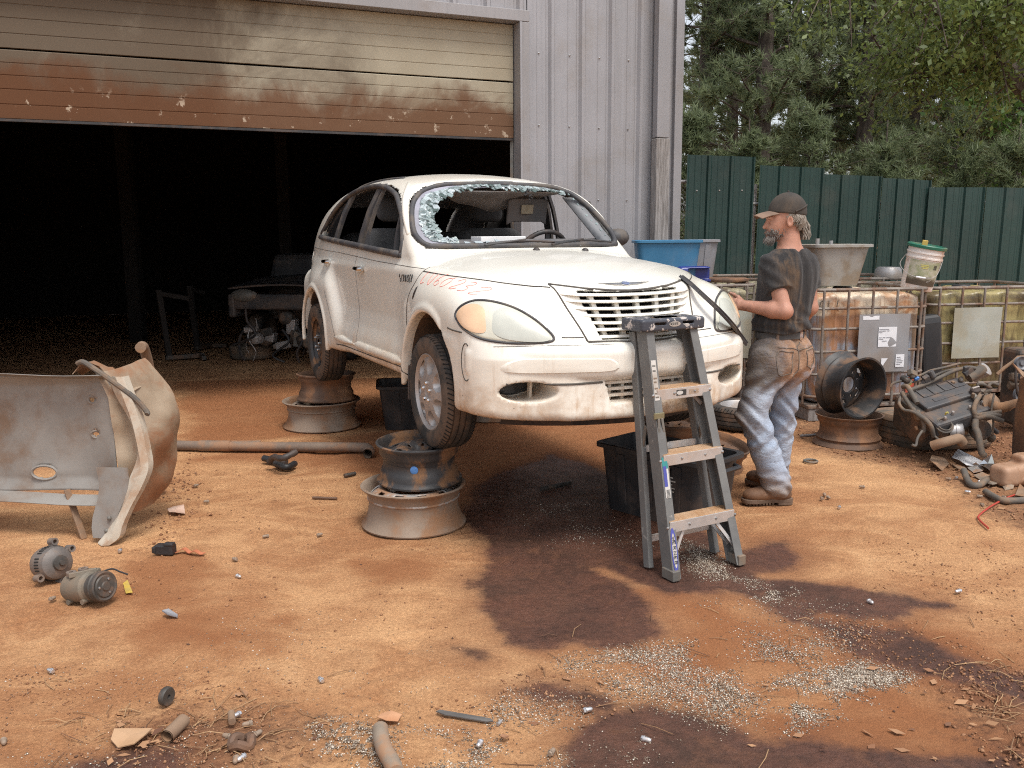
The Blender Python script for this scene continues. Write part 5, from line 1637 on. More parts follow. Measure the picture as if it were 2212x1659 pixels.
# ------------------------------------------------------------------ loose grains: pale oil absorbent, clods, pine straw
def grains(name, P, size, mat, seed, flat_=.5, zoff=.35):
    r_ = np.random.default_rng(seed); n = len(P)
    base = np.array([[1, 0, 0], [0, 1, 0], [-1, 0, 0], [0, -1, 0], [0, 0, 1], [0, 0, -1]], float)
    s = size * (.45 + 1.1 * r_.random((n, 1, 1)) ** 1.6)
    q = base[None] * s * (1 + .5 * (r_.random((n, 6, 1)) - .5)) * np.array([1, .75, flat_])
    a = r_.random(n) * 6.283; ca, sa = np.cos(a), np.sin(a)
    x = q[:, :, 0] * ca[:, None] - q[:, :, 1] * sa[:, None]; y = q[:, :, 0] * sa[:, None] + q[:, :, 1] * ca[:, None]
    tl_ = (r_.random(n) - .5) * .9
    V = np.stack([x, y, q[:, :, 2] + x * tl_[:, None]], -1) + np.array(P)[:, None, :] + np.array([0, 0, 1]) * s * zoff
    f = np.array([[0, 1, 4], [1, 2, 4], [2, 3, 4], [3, 0, 4], [1, 0, 5], [2, 1, 5], [3, 2, 5], [0, 3, 5]])
    F = (f[None] + (np.arange(n) * 6)[:, None, None]).reshape(-1, 3)
    o = np_mesh(name, V.reshape(-1, 3), F, mat, smooth=False); o['kind'] = 'stuff'
    return o
def gh(x, y):
    i = np.clip(np.searchsorted(gx, x), 0, nX - 1); j = np.clip(np.searchsorted(gy, y), 0, nY - 1)
    return zz_[i, j]
def scatter_poly(poly, n, seed, soft=.10):
    r_ = np.random.default_rng(seed)
    pg = np.array([tuple(G2(u, v)[:2]) for u, v in poly]); lo, hi = pg.min(0) - .2, pg.max(0) + .2
    out = []
    while sum(map(len, out)) < n:
        p = lo + (hi - lo) * r_.random((n * 3, 2))
        d = poly_sd(p[:, 0], p[:, 1], pg)
        clump = vnoise(p[:, 0] + 40, p[:, 1] + 40, seed, 5, 4)
        keep = r_.random(len(p)) < sstep(-d, -soft, soft * 1.2) * sstep(clump, .36, .62)
        out.append(p[keep])
    p = np.concatenate(out)[:n]
    return np.column_stack([p, gh(p[:, 0], p[:, 1])])
def grain_mat(name, a, b, c):
    t = NT(name); g = t.n('ShaderNodeNewGeometry').outputs['Random Per Island']
    t.set('Base Color', t.mix(t.ramp(g, .75, .95), t.mix(t.ramp(g, .1, .8), a, b), c)).set('Roughness', .9); return t.m
M['absorb'] = grain_mat('pale_absorbent_grains', (.13, .095, .07), (.40, .32, .24), (.68, .62, .53))
CH = [([(1225, 1425), (1330, 1410), (1490, 1395), (1490, 1425), (1380, 1440), (1240, 1445)], 1500), ([(1240, 1450), (1420, 1450), (1560, 1490), (1660, 1545), (1560, 1570), (1430, 1520), (1260, 1490)], 1900), ([(1440, 1440), (1560, 1460), (1640, 1520), (1560, 1530), (1460, 1490)], 1500),
      ([(1570, 1560), (1620, 1500), (1740, 1470), (1860, 1440), (1940, 1460), (1880, 1510), (1760, 1545), (1640, 1575)], 4300), ([(1620, 1380), (1760, 1340), (1830, 1400), (1700, 1450), (1620, 1430)], 800), ([(1470, 1175), (1520, 1190), (1600, 1250), (1640, 1260), (1590, 1270), (1500, 1230)], 1700),
      ([(1640, 1265), (1700, 1275), (1690, 1295), (1650, 1290)], 300), ([(670, 1585), (720, 1560), (790, 1570), (820, 1590), (830, 1640), (780, 1660), (690, 1650)], 1700), ([(850, 1590), (1100, 1600), (1200, 1650), (860, 1660)], 900), ([(1050, 1070), (1300, 1090), (1420, 1180), (1200, 1180)], 420), ([(1500, 1300), (1800, 1290), (2000, 1400), (1900, 1480), (1600, 1440)], 700), ([(1050, 1480), (1600, 1560), (1400, 1640), (1000, 1600)], 900), ([(60, 1640), (420, 1590), (440, 1659), (60, 1659)], 160), ([(0, 1450), (700, 1300), (1000, 1420), (1050, 1640), (0, 1650)], 420)]
Pg = np.concatenate([scatter_poly(p, int(n * 2.1), 100 + k) for k, (p, n) in enumerate(CH)])
grains('absorbent_granules', Pg, .0031, M['absorb'], 5, .55)
M['clod'] = grain_mat('clay_clods', (.20, .088, .042), (.36, .19, .10), (.10, .05, .03))
CL_ = [(LIT[0], 3400, .009), (LIT[1], 500, .012), (LIT[2], 400, .007), (LIT[3], 380, .006), ([(0, 1440), (1000, 1480), (1100, 1660), (0, 1660)], 900, .0045), ([(1900, 1150), (2212, 1180), (2212, 1640), (1900, 1560)], 600, .005), ([(300, 1000), (1000, 1050), (1000, 1400), (200, 1440)], 420, .006), ([(320, 1080), (420, 980), (440, 1140), (330, 1190)], 260, .009), (WET[4], 500, .006), (WET[6], 260, .006)]
for k, (p, n, s_) in enumerate(CL_):
    grains('dirt_clods', scatter_poly(p, n, 200 + k, .15), s_, M['clod'], 50 + k, .7, .25)
# leaves and straw in the litter
mb = MB(); rsg = random.Random(17)
for poly, n in ((LIT[0], 190), (LIT[3], 50), ([(0, 1450), (1100, 1500), (1200, 1655), (0, 1655)], 40), ([(1100, 1300), (2212, 1350), (2212, 1655), (1100, 1655)], 50), (LIT[2], 50)):
    for p in scatter_poly(poly, n, 300 + n, .2):
        a = rsg.uniform(0, 6.28); L_ = rsg.uniform(.03, .13); b = rsg.uniform(-.3, .3)
        q = Vector(p) + Vector((0, 0, .004)); d = Vector((math.cos(a), math.sin(a), 0)); e_ = Vector((-d.y, d.x, 0))
        mb.tube([q, q + d * L_ * .5 + e_ * b * L_ * .3 + Vector((0, 0, rsg.uniform(.002, .012))), q + d * L_], [.0016, .0016, .001], 4, cap=False)
o = mb.build('pine_straw', grain_mat('straw', (.22, .12, .06), (.40, .25, .13), (.12, .06, .035))); o['kind'] = 'stuff'
V, F = leaf_arrays(np.concatenate([scatter_poly(LIT[0], 260, 401, .2), scatter_poly(LIT[3], 50, 402, .2), scatter_poly([(1100, 1480), (2212, 1400), (2212, 1655), (1100, 1655)], 45, 403)]) + np.array([0, 0, .010]), np.random.default_rng(44), .045, .1)
V[:, 2] = np.maximum(V[:, 2] * .35 + .004, .003)
o = np_mesh('leaf_litter', V, F, grain_mat('dry_leaves', (.22, .10, .05), (.38, .21, .11), (.13, .06, .035)), smooth=False); o['kind'] = 'stuff'
# ================================================================== wheel rims
def rim_obj(name, kind, mat, label=None, group=None, disc=None, parent=None):
    """a bare rim standing on its lower flange, axis z; returns empty at the ground"""
    e = empty(name, (0, 0, 0), label=label, cat='wheel rim', group=group)
    mb = MB()
    if kind == 'truck':
        Rf, Rw, h = .292, .250, .235
        prof = [(Rf - .012, 0), (Rf, .004), (Rf + .003, .012), (Rf - .006, .022), (Rf - .022, .045), (Rw + .006, .085), (Rw, .115), (Rw, .145), (Rw + .004, .168), (Rf - .030, .195), (Rf - .022, .203), (Rf - .012, .214), (Rf, .222), (Rf + .003, .229), (Rf - .004, h), (Rf - .014, h - .003), (Rf - .026, h - .022), (Rw - .004, .165), (Rw - .008, .14), (Rw - .008, .11), (Rf - .034, .05), (Rf - .020, .015)]
        mb.lathe(prof, 72, closed=True)
        mb.build('barrel', mat, e, True, angle=50)
        # dished disc with a ring of hand holes
        d = MB(); n, m = 100, 14; vs = []; fs = []
        for i in range(m + 1):
            r_ = .105 + (Rw + .010 - .105) * i / m
            z = h - .020 - .055 * max(0, (r_ - .19) / .07) ** 1.5 + (.0 if r_ > .17 else -.04 * (1 - (r_ - .105) / .065))
            for k in range(n):
                g = 6.2832 * k / n
                vs.append((r_ * math.cos(g), r_ * math.sin(g), z))
        for i in range(m):
            for k in range(n):
                r_ = .105 + (Rw + .010 - .105) * (i + .5) / m; g = ((k + .5) / n * 10) % 1 - .5
                if math.hypot(g * 6.2832 / 10 * r_ / .034, (r_ - .216) / .022) < 1: continue
                fs.append((i * n + k, (i + 1) * n + k, (i + 1) * n + (k + 1) % n, i * n + (k + 1) % n))
        d.add(vs, fs); o = d.build('disc', disc or mat, e, True, angle=60)
        sm = o.modifiers.new('thick', 'SOLIDIFY'); sm.thickness = .008
    else:
        Rf, Rw, h = (.228, .192, .205) if kind == 'car' else (.215, .18, .19)
        prof = [(Rf - .010, 0), (Rf, .004), (Rf + .001, .012), (Rf - .012, .020), (Rf - .018, .034), (Rf - .018, .056), (Rw + .010, .068), (Rw, .088), (Rw, .118), (Rw + .008, .136), (Rf - .016, .150), (Rf - .016, .172), (Rf - .010, .182), (Rf, h - .012), (Rf + .001, h - .004), (Rf - .010, h), (Rf - .018, h - .014), (Rf - .026, .165), (Rf - .026, .150), (Rw - .008, .13), (Rw - .010, .085), (Rf - .028, .055), (Rf - .026, .025)]
        mb.lathe(prof, 64, closed=True); mb.build('barrel', mat, e, True, angle=50)
        d = MB(); n, m = 96, 16; vs = []; fs = []
        nw = 5 if kind == 'car5' else 7
        for i in range(m + 1):
            r_ = .032 + (Rw + .002 - .032) * i / m
            z = h - .045 + (.018 * math.sin((r_ - .05) / .11 * 3.14) if .05 < r_ < .16 else 0) - .05 * max(0, (r_ - .165) / .03) ** 2 - (.02 if r_ < .05 else 0)
            for k in range(n):
                g = 6.2832 * k / n
                vs.append((r_ * math.cos(g), r_ * math.sin(g), z))
        for i in range(m):
            for k in range(n):
                r_ = .032 + (Rw + .002 - .032) * (i + .5) / m; g = ((k + .5) / n * nw) % 1 - .5
                if math.hypot(g * 6.2832 / nw * r_ / (.042 if nw == 5 else .030), (r_ - .138) / .026) < 1: continue
                g5 = ((k + .5) / n * 5) % 1 - .5
                if math.hypot(g5 * 6.2832 / 5 * r_ / .009, (r_ - .062) / .010) < 1: continue
                fs.append((i * n + k, (i + 1) * n + k, (i + 1) * n + (k + 1) % n, i * n + (k + 1) % n))
        d.add(vs, fs); o = d.build('disc', disc or mat, e, True, angle=60)
        sm = o.modifiers.new('thick', 'SOLIDIFY'); sm.thickness = .006
    return e
M['blue'] = pm('blue_paint_dab', (.07, .2, .5), (.1, .25, .55), 20, .6)
M['worn_alloy'] = pm('scuffed_bare_rim_face', (.52, .50, .48), (.40, .37, .34), 9, .4, .5, .3, 50, dirt=(.30, .15, .07), damt=.9, dscale=6, dlo=.44, dhi=.56)
def car_pt(x, y, z=0): return CAR.matrix_basis @ Vector((x, y, z))
FW = car_pt(0, -.74); RW = car_pt(-2.616, -.74); FL = car_pt(0, .74); RL = car_pt(-2.616, .74)
GR = 'rims stacked under the car wheels'
def put(e, x, y, z, rx=0, ry=0, rz=0):
    e.location = (x, y, z); e.rotation_euler = (R(rx), R(ry), R(rz)); return e
b = G2(885, 1163); cF = Vector((b.x - .005, b.y + .27, 0))
e = put(rim_obj('wheel_rim', 'truck', M['rim_clay'], 'clay smeared truck rim on the ground under the near front wheel', GR, M['worn_alloy']), cF.x, cF.y, 0, 0, 0, 20)
e = put(rim_obj('wheel_rim', 'car', M['rim_black'], 'black rusty car rim with a blue paint dab, directly under the near front wheel', GR, M['rim_black']), FW.x - .15, cF.y + .06, .238, 2.0, -1.5, 40); e.scale = (1.05, 1.05, 1.12)
# paint dab on its flank
dq = MB(); dq.lathe([(.0, .003), (.018, .002), (.021, 0)], 14); 
o = dq.build('paint_dab', M['blue'], e, True); dirw = (Vector((0, 0, 1.4)) - Vector((FW.x - .15, cF.y + .06, .3))); dirw.z = 0; dirw.normalize()
loc_d = Matrix.Rotation(R(-40), 4, 'Z') @ dirw
loc_d = Matrix.Rotation(R(-8), 4, 'Z') @ loc_d
o.location = loc_d * .1935 + Vector((0, 0, .102)); o.rotation_euler = loc_d.to_track_quat('Z', 'Y').to_euler()
b = G2(685, 936); cR = Vector((b.x, b.y + .29, 0))
put(rim_obj('wheel_rim', 'truck', M['rim_clay'], 'clay coated truck rim on the ground under the near rear wheel', GR, M['rim_clay']), cR.x - .02, cR.y + .02, 0, 0, 0, 50).scale = (1.12, 1.12, 1.0)
put(rim_obj('wheel_rim', 'car5', M['rim_rust'], 'reddish rusty five-hole car rim directly under the near rear wheel', GR, M['rim_rust']), RW.x - .08, cR.y - .02, .238, -1.5, 1, 10).scale = (1.16, 1.16, 1.2)
put(rim_obj('wheel_rim', 'car', M['rim_rust'], 'brown car rim on the ground under the far front wheel, behind the ladder', GR), FL.x + .10, FL.y + .10, 0, 0, 0, 0).scale = (1.05, 1.05, 1.15)
put(rim_obj('wheel_rim', 'car', M['rim_rust'], 'brown car rim wedged directly under the far front wheel, behind the ladder', GR), FL.x + .06, FL.y + .06, .238, 1, 1, 0)
put(rim_obj('wheel_rim', 'truck', M['rim_clay'], 'truck rim on the ground under the far rear wheel', GR), RL.x, RL.y, 0)
put(rim_obj('wheel_rim', 'car', M['rim_rust'], 'car rim directly under the far rear wheel', GR), RL.x, RL.y, .238)
# small rim on the ground behind the ladder's right leg
q = G2(1545, 1030); put(rim_obj('wheel_rim', 'car', M['rim_rust'], 'small rusty rim lying against the black tub behind the ladder'), q.x + .02, q.y + .22, .0, 8, 10, 0)
# the pair by the tank
b = G2(1852, 976); cP = Vector((b.x + .03, b.y + .27, 0))
def plain_truck(name, label, mat, R_=.285, h=.25):
    e = empty(name, (0, 0, 0), label=label, cat='wheel rim')
    Rw = R_ - .030
    prof = [(R_ + .012, 0), (R_ + .02, .008), (R_ + .004, .026), (R_ - .012, .04), (R_ - .012, .052), (R_ - .004, .060), (R_ - .018, .072), (Rw, .095), (Rw, .15), (Rw + .004, .17), (R_ - .012, h - .05), (R_ - .010, h - .02), (R_ + .004, h - .012), (R_ + .008, h), (R_ - .006, h), (R_ - .020, h - .03), (Rw - .010, .16), (Rw - .010, .09), (R_ - .03, .06), (R_ - .01, .01)]
    MB().lathe(prof, 72, closed=True).build('barrel', mat, e, True, angle=45)
    d = MB(); n, m = 80, 10; vs = []; fs = []
    for i in range(m + 1):
        r_ = .06 + (Rw - .005 - .06) * i / m
        for k in range(n): vs.append((r_ * math.cos(6.2832 * k / n), r_ * math.sin(6.2832 * k / n), .10 - .03 * (i / m) ** 2))
    for i in range(m):
        for k in range(n):
            r_ = .06 + (Rw - .005 - .06) * (i + .5) / m; g = ((k + .5) / n * 5) % 1 - .5
            if math.hypot(g * 6.2832 / 5 * r_ / .042, (r_ - Rw * .74) / .024) < 1: continue
            g8 = ((k + .5) / n * 8) % 1 - .5
            if math.hypot(g8 * 6.2832 / 8 * r_ / .010, (r_ - Rw * .5) / .011) < 1: continue
            fs.append((i * n + k, (i + 1) * n + k, (i + 1) * n + (k + 1) % n, i * n + (k + 1) % n))
    d.add(vs, fs); o = d.build('disc', mat, e, True, angle=60)
    sm = o.modifiers.new('thick', 'SOLIDIFY'); sm.thickness = .010
    return e
put(plain_truck('wheel_rim', 'brown rusty truck rim lying flat in front of the caged oil tank', M['rim_rust'], .243, .235), cP.x, cP.y, 0)
M['rim_clean'] = pm('black_wheel_light_rust', (.022, .022, .024), (.04, .038, .037), 6, .5, 0, .25, 70, dirt=(.19, .105, .058), damt=.75, dscale=4.5, dlo=.48, dhi=.66)
u = plain_truck('wheel_rim', 'black truck rim standing on edge on the rusty rim beside the tank', M['rim_clean'], .228, .25)
dirv = Vector((.42, -.91, -.04)).normalized()
u.rotation_euler = (dirv).to_track_quat('Z', 'Y').to_euler()
u.location = Vector((cP.x + .0, cP.y - .0, .235 + .222)) - dirv * .125

# ------------------------------------------------------------------ loose tyres
q = G2(1622, 936)
e = empty('tyre', (q.x + .02, q.y + .30, 0), label='worn tyre on a silver alloy wheel lying flat behind the man', cat='tyre')
tyre_mb(.31, .20, .19, True, 60).xf(Matrix.Translation((0, 0, .10))).build('tyre_carcass', [M['rubber'], M['dark_hole']], e, True, angle=35)
mb = MB(); mb.lathe([(.20, .165), (.208, .18), (.20, .185), (.19, .17), (.17, .10), (.10, .12), (.03, .13), (0, .13)], 48); mb.build('rim', M['alloy'], e, True)
b = G2(1985, 968)
e = empty('tyre', (b.x + .22, b.y + .26, -.01), label='big torn dust covered tyre lying flat under the old engine', cat='tyre')
tt = tyre_mb(.43, .25, .22, False, 64)
tt.v = [(x * (1 + .04 * math.sin(3 * math.atan2(y, x))), y * (1 + .05 * math.cos(2 * math.atan2(y, x))), z * (1 + .15 * math.sin(2 * math.atan2(y, x) + 1))) for x, y, z in tt.v]
tt.xf(Matrix.Translation((0, 0, .12))).build('tyre_carcass', [M['dusty_rubber'], M['dusty_rubber']], e, True, angle=35)
q = G2(1730, 850)
# ------------------------------------------------------------------ plastic tubs
def tub(name, label, cat, loc, rz, L, Wd, Hh, mat, taper=.84, rim=.03, ribs=True, rot=None, wall=.006, group=None, rimh=.03, seg=5):
    e = empty(name, loc, rz, label=label, cat=cat, group=group, rot=rot)
    def loop(w, d, r_, z):
        out = []
        for cx, cy, a0 in ((1, 1, 0), (-1, 1, 90), (-1, -1, 180), (1, -1, 270)):
            for k in range(seg + 1):
                g = R(a0 + 90 * k / seg)
                out.append((cx * (w / 2 - r_) + r_ * math.cos(g), cy * (d / 2 - r_) + r_ * math.sin(g), z))
        return out
    rr_ = .06
    loops = [loop(L * taper, Wd * taper, rr_, 0), loop(L * .985, Wd * .985, rr_, Hh - rimh), loop(L, Wd, rr_, Hh - rimh + .002), loop(L + rim, Wd + rim, rr_, Hh - rimh + .004), loop(L + rim, Wd + rim, rr_, Hh - .004), loop(L + rim * .6, Wd + rim * .6, rr_, Hh), loop(L - wall * 2, Wd - wall * 2, rr_, Hh - .004), loop(L * taper - wall * 2, Wd * taper - wall * 2, rr_, .008)]
    n = len(loops[0]); mb = MB(); vs = [p for l in loops for p in l]; fs = []
    for i in range(len(loops) - 1):
        for k in range(n): fs.append((i * n + k, i * n + (k + 1) % n, (i + 1) * n + (k + 1) % n, (i + 1) * n + k))
    fs.append(tuple(range(n - 1, -1, -1))); fs.append(tuple((len(loops) - 1) * n + k for k in range(n)))
    mb.add(vs, fs); mb.build('tub_body', mat, e, True, angle=35)
    if ribs:
        for s in (-1, 1):
            for k in (-1, 0, 1):
                z0, z1 = .05, Hh - rimh - .02
                f = lambda z: taper + (.985 - taper) * z / Hh
                x0, x1 = k * L * .28 * f(z0), k * L * .28 * f(z1)
                MB().bar((x0, s * (Wd / 2 * f(z0) + .002), z0), (x1, s * (Wd / 2 * f(z1) + .002), z1), .06, .016, (0, 1, 0)).build('rib', mat, e, bevel=.004)
    return e
p = G2(1418, 1148); 
TB = tub('black_tub', 'big black plastic drain tub behind the ladder, half under the bumper', 'tub', (.895, 4.93, 0), R(-47), .74, .38, .40, M['black'], .88, .045)
# handle, torn paper label on the near wall
MB().tube([(.38, -.10, .34), (.42, -.08, .34), (.42, .08, .34), (.38, .10, .34)], .014, 8).build('tub_handle', M['black'], TB, True)
M['paper_brown'] = pm('torn_brown_paper', (.42, .30, .19), (.34, .22, .13), 14, .9)
M['white_label'] = pm('grubby_white_label', (.55, .53, .50), (.42, .39, .35), 9, .8, dirt=(.25, .17, .11), damt=.5)
lz = lambda z: -(.19 * (.88 + .105 * z / .40) + .006)
g = [[Vector((.06 + .13 * i / 5, lz(.20 + .12 * j / 4) - .004 * math.sin(3 * i + j), .20 + .12 * j / 4)) for j in range(5)] for i in range(6)]
MB().sheet(g, .002).build('label', M['black'], TB)
g = [[Vector((.09 + .07 * i / 5, lz(.22 + .12 * j / 5) - .010 - .008 * math.sin(2.1 * i + 1.3 * j), .22 + .12 * j / 5)) for j in range(6)] for i in range(6)]
MB().sheet(g, .003).build('paper_scrap', M['paper_brown'], TB, True)
for k in range(5):
    z = .205 + .02 * k
    MB().box((.165 + .01 * (k % 2), lz(z) - .009, z), (.05 - .012 * (k % 3), .001, .006)).build('label_line', M['white_label'], TB)
p = G2(900, 920)
tub('black_tub', 'black plastic tub standing behind the near front wheel', 'tub', (p.x - .02, p.y + .05, 0), R(8), .60, .44, .38, M['black'], .84, .04)

# ------------------------------------------------------------------ caged bulk tanks
def tank_mat(name, top, low, liquid_z, stain, liq=(.35, .38, .44)):
    t = NT(name); v = t.coord('Object'); z = t.sep(v)[2]
    st = t.noise(t.coord('Object', (5, 5, .5)), 2.0, 6, .6, .4)
    col = t.mix(t.ramp(st, .48, .66), top, tuple(k * .72 for k in top))
    lo = t.mix(t.ramp(st, .38, .62), liq, low)
    col = t.mix(t.ramp(t.math('ADD', z, t.math('MULTIPLY', st, .03)), liquid_z + .012, liquid_z), col, lo)
    n = t.noise(v, 2.4, 8, .66, .6)
    col = t.mix(t.math('MULTIPLY', t.ramp(n, .46, .60), .85), col, stain)
    n2 = t.noise(t.coord('Object', (9, 9, .7)), 2.6, 7, .65, .3)
    col = t.mix(t.math('MULTIPLY', t.ramp(n2, .52, .66), .7), col, tuple(k * .55 for k in stain))
    t.set('Base Color', col).set('Roughness', .38).set('Subsurface Weight', .0)
    return t.m
M['tank1'] = tank_mat('milky_tank_rust_stained', (.68, .56, .42), (.22, .15, .10), .92, (.40, .17, .06), (.32, .38, .46))
M['tank2'] = tank_mat('yellow_oily_tank', (.36, .30, .13), (.26, .19, .08), .5, (.10, .065, .035), (.34, .27, .12))
M['tank3'] = tank_mat('brown_cream_tank', (.45, .40, .26), (.16, .09, .05), .3, (.075, .045, .03), (.40, .34, .22))
M['cage'] = pm('brown_galvanized_tube', (.20, .165, .14), (.27, .24, .21), 8, .6, .3, .2, 60, dirt=(.17, .085, .045), damt=.8, dscale=7)
M['plate_grey'] = pm('dull_grey_sheet_plate', (.34, .345, .36), (.28, .27, .265), 3, .5, .45, dirt=(.25, .17, .11), damt=.4)
M['plate_pale'] = pm('pale_weathered_plate', (.40, .42, .38), (.34, .35, .30), 4, .6, .2, dirt=(.30, .24, .14), damt=.5)
def ibc(label, loc, rz, tm, Hh=1.16, L=1.2, D=1.0, nv=6, seed=0, lid=True):
    e = empty('caged_tank', loc, rz, label=label, cat='liquid tank')
    # plastic bottle
    def f(X, Y, Z):
        d = smax(smax(np.abs(X) - (L / 2 - .045), np.abs(Y) - (D / 2 - .045), .09), np.abs(Z - (.15 + Hh - .04) / 2) - (Hh - .04 - .15) / 2, .07)
        return d + .010 * np.cos(Z * 28) * 0 - .012 * sstep(np.abs(np.sin(X * 2 * np.pi / L * 2.5)), .75, 1.0) * (np.abs(Y) > .3)
    P_, Q_, N_ = surface_nets(f, (-L / 2 - .05, -D / 2 - .05, .1), (L / 2 + .05, D / 2 + .05, Hh + .05), .03)
    np_mesh('bottle', P_, Q_, tm, e, N_)
    if lid: MB().lathe([(.085, Hh - .06), (.085, Hh - .01), (.075, Hh), (0, Hh)], 28).build('lid', M['black'], e, True)
    rs_ = random.Random(seed)
    hs = [.22, .42, .62, .82, 1.0]
    def ringpts(z, bulge=0):
        r_ = .09; out = []
        for cx, cy, a0 in ((1, 1, 0), (-1, 1, 90), (-1, -1, 180), (1, -1, 270)):
            for k in range(5):
                g = R(a0 + 90 * k / 4)
                out.append((cx * (L / 2 - r_) + r_ * math.cos(g), cy * (D / 2 - r_) + r_ * math.sin(g), z))
        return out
    for z in [h_ * Hh / 1.16 for h_ in hs] + [Hh]:
        MB().tube(ringpts(z), .0125 if z < Hh else .016, 8, closed=True).build('cage_bar', M['cage'], e, True)
    for s in (-1, 1):
        for k in range(nv):
            x = -L / 2 + .09 + (L - .18) * k / (nv - 1)
            MB().tube([(x, s * (D / 2 + .010), .14), (x, s * (D / 2 + .012), Hh)], .0115, 8).build('cage_bar', M['cage'], e, True)
        for k in range(nv - 1):
            y = -D / 2 + .09 + (D - .18) * k / (nv - 2)
            MB().tube([(s * (L / 2 + .010), y, .14), (s * (L / 2 + .012), y, Hh)], .0115, 8).build('cage_bar', M['cage'], e, True)
    # pallet base
    mb = MB(); mb.box((0, 0, .125), (L, D, .03)); mb.build('base_tray', M['cage'], e, bevel=.006)
    for x in (-L / 2 + .06, 0, L / 2 - .06):
        MB().box((x, 0, .055), (.10, D - .02, .11)).build('skid', M['old_wood'], e, bevel=.006)
    return e
def plate_on(e, name, x0, x1, z0, z1, y, mat, th=.003, warp=.006):
    g = [[Vector((x0 + (x1 - x0) * i / 8, y - warp * math.sin(i * .9) * math.cos(j), z0 + (z1 - z0) * j / 6)) for j in range(7)] for i in range(9)]
    return MB().sheet(g, th).build(name, mat, e, True)
# corner positions on the ground come from the photo
c0 = G2(1752, 912)                                   # near left foot of the near tank
T1P = Vector((2.55, 7.44, 0))
rz1 = R(9)
ax, ay = Vector((math.cos(rz1), math.sin(rz1), 0)), Vector((-math.sin(rz1), math.cos(rz1), 0))
T1 = ibc('rust streaked caged liquid tank with a white paper label on its steel plate', T1P + ax * .54 + ay * .5, rz1, M['tank1'], 1.13, 1.08, 1.0, 5, 1)
plate_on(T1, 'steel_plate', -.13, .34, .42, .92, -.535, M['plate_grey'])
M['paper'] = pm('white_paper', (.74, .74, .76), (.68, .68, .70), 8, .7)
pp = plate_on(T1, 'paper_label', .05, .22, .64, .81, -.5395, M['paper'], .001, .0)
plate_on(T1, 'sticker', -.10, .05, .875, .908, -.5395, M['paper'], .001, .0)
plate_on(T1, 'sticker', .225, .305, .46, .57, -.5395, M['paper'], .001, .0)
MB().prism([(.09, .45), (.09, .54), (.15, .54)], 0, .001, Matrix.Translation((0, -.5395, 0)) @ Matrix.Rotation(R(90), 4, 'X')).build('sticker', M['paper'], T1)
M['print'] = pm('grey_print', (.22, .22, .24), (.3, .3, .32), 60, .8)
for k, (x0, x1, z) in enumerate(((.12, .21, .835), (.12, .185, .822), (.195, .215, .822), (.12, .15, .809), (.12, .145, .765), (.155, .18, .765), (.19, .222, .765), (.12, .16, .752), (.15, .195, .735), (.30, .335, .545), (.30, .34, .53), (.30, .36, .515), (.30, .35, .50), (.30, .335, .485))):
    MB().box(((x0 + x1) / 2 - .065, -.5412, z - (.045 if z > .6 else 0)), (x1 - x0, .001, .005)).build('print_line', M['print'], T1)
# greasy letters on the bottle
def glyphs(text, x, z, h, adv, y, r_, mat, par, name, slope=0):
    mb = MB()
    for i, ch in enumerate(text):
        for st in FONT.get(ch, []):
            mb.tube([(x + i * adv + px_ * h * .7, y, z + py_ * h + slope * i) for px_, py_ in st], r_, 5)
    return mb.build(name, mat, par, True, angle=180)
glyphs('OIL', -.46, .965, .075, .075, -.468, .0035, M['greasy'], T1, 'marker_letters')
M['red_sign'] = pm('red_placard', (.45, .09, .05), (.35, .07, .04), 9, .6)
plate_on(T1, 'hazard_placard', .36, .45, .22, .36, -.505, M['red_sign'], .002, 0)
T2 = ibc('yellow oily caged tank at the far right with a blank pale plate', T1P + ax * 1.42 + ay * .98 + Vector((.62, .05, 0)), R(8), M['tank2'], 1.10, 1.3, 1.0, 6, 2)
plate_on(T2, 'blank_plate', -.42, .06, .45, .92, -.535, M['plate_pale'])
T3 = ibc('stained cream tank behind the far headlight with a pink spray mark on its plate', (1.72, 8.95, 0), R(4), M['tank3'], 1.12, 1.2, 1.0, 5, 3)
T4 = ibc('empty brown caged tank in the back row behind the grey tub', (3.55, 9.65, 0), R(6), M['tank3'], 1.14, 1.2, 1.0, 5, 4)
T5 = ibc('brown caged tank in the back row right of the shed corner', (2.55, 10.15, 0), R(3), M['tank3'], 1.12, 1.0, 1.0, 5, 5)
M['pink'] = pm('pink_spray', (.70, .22, .30), (.75, .34, .40), 20, .8)
pl_ = plate_on(T3, 'steel_plate', .08, .56, .42, .90, -.535, M['plate_pale'])
ring_ = [(.33 + .15 * math.cos(g), -.540, .68 + .19 * math.sin(g)) for g in [R(70 + 250 * k / 24) for k in range(25)]]
mb = MB(); 
for a_, b_ in zip(ring_, ring_[1:]): mb.bar(a_, b_, .035, .002, (0, 1, 0))
mb.bar((.28, -.540, .70), (.40, -.540, .70), .03, .002, (0, 1, 0)); mb.build('spray_mark', M['pink'], T3)

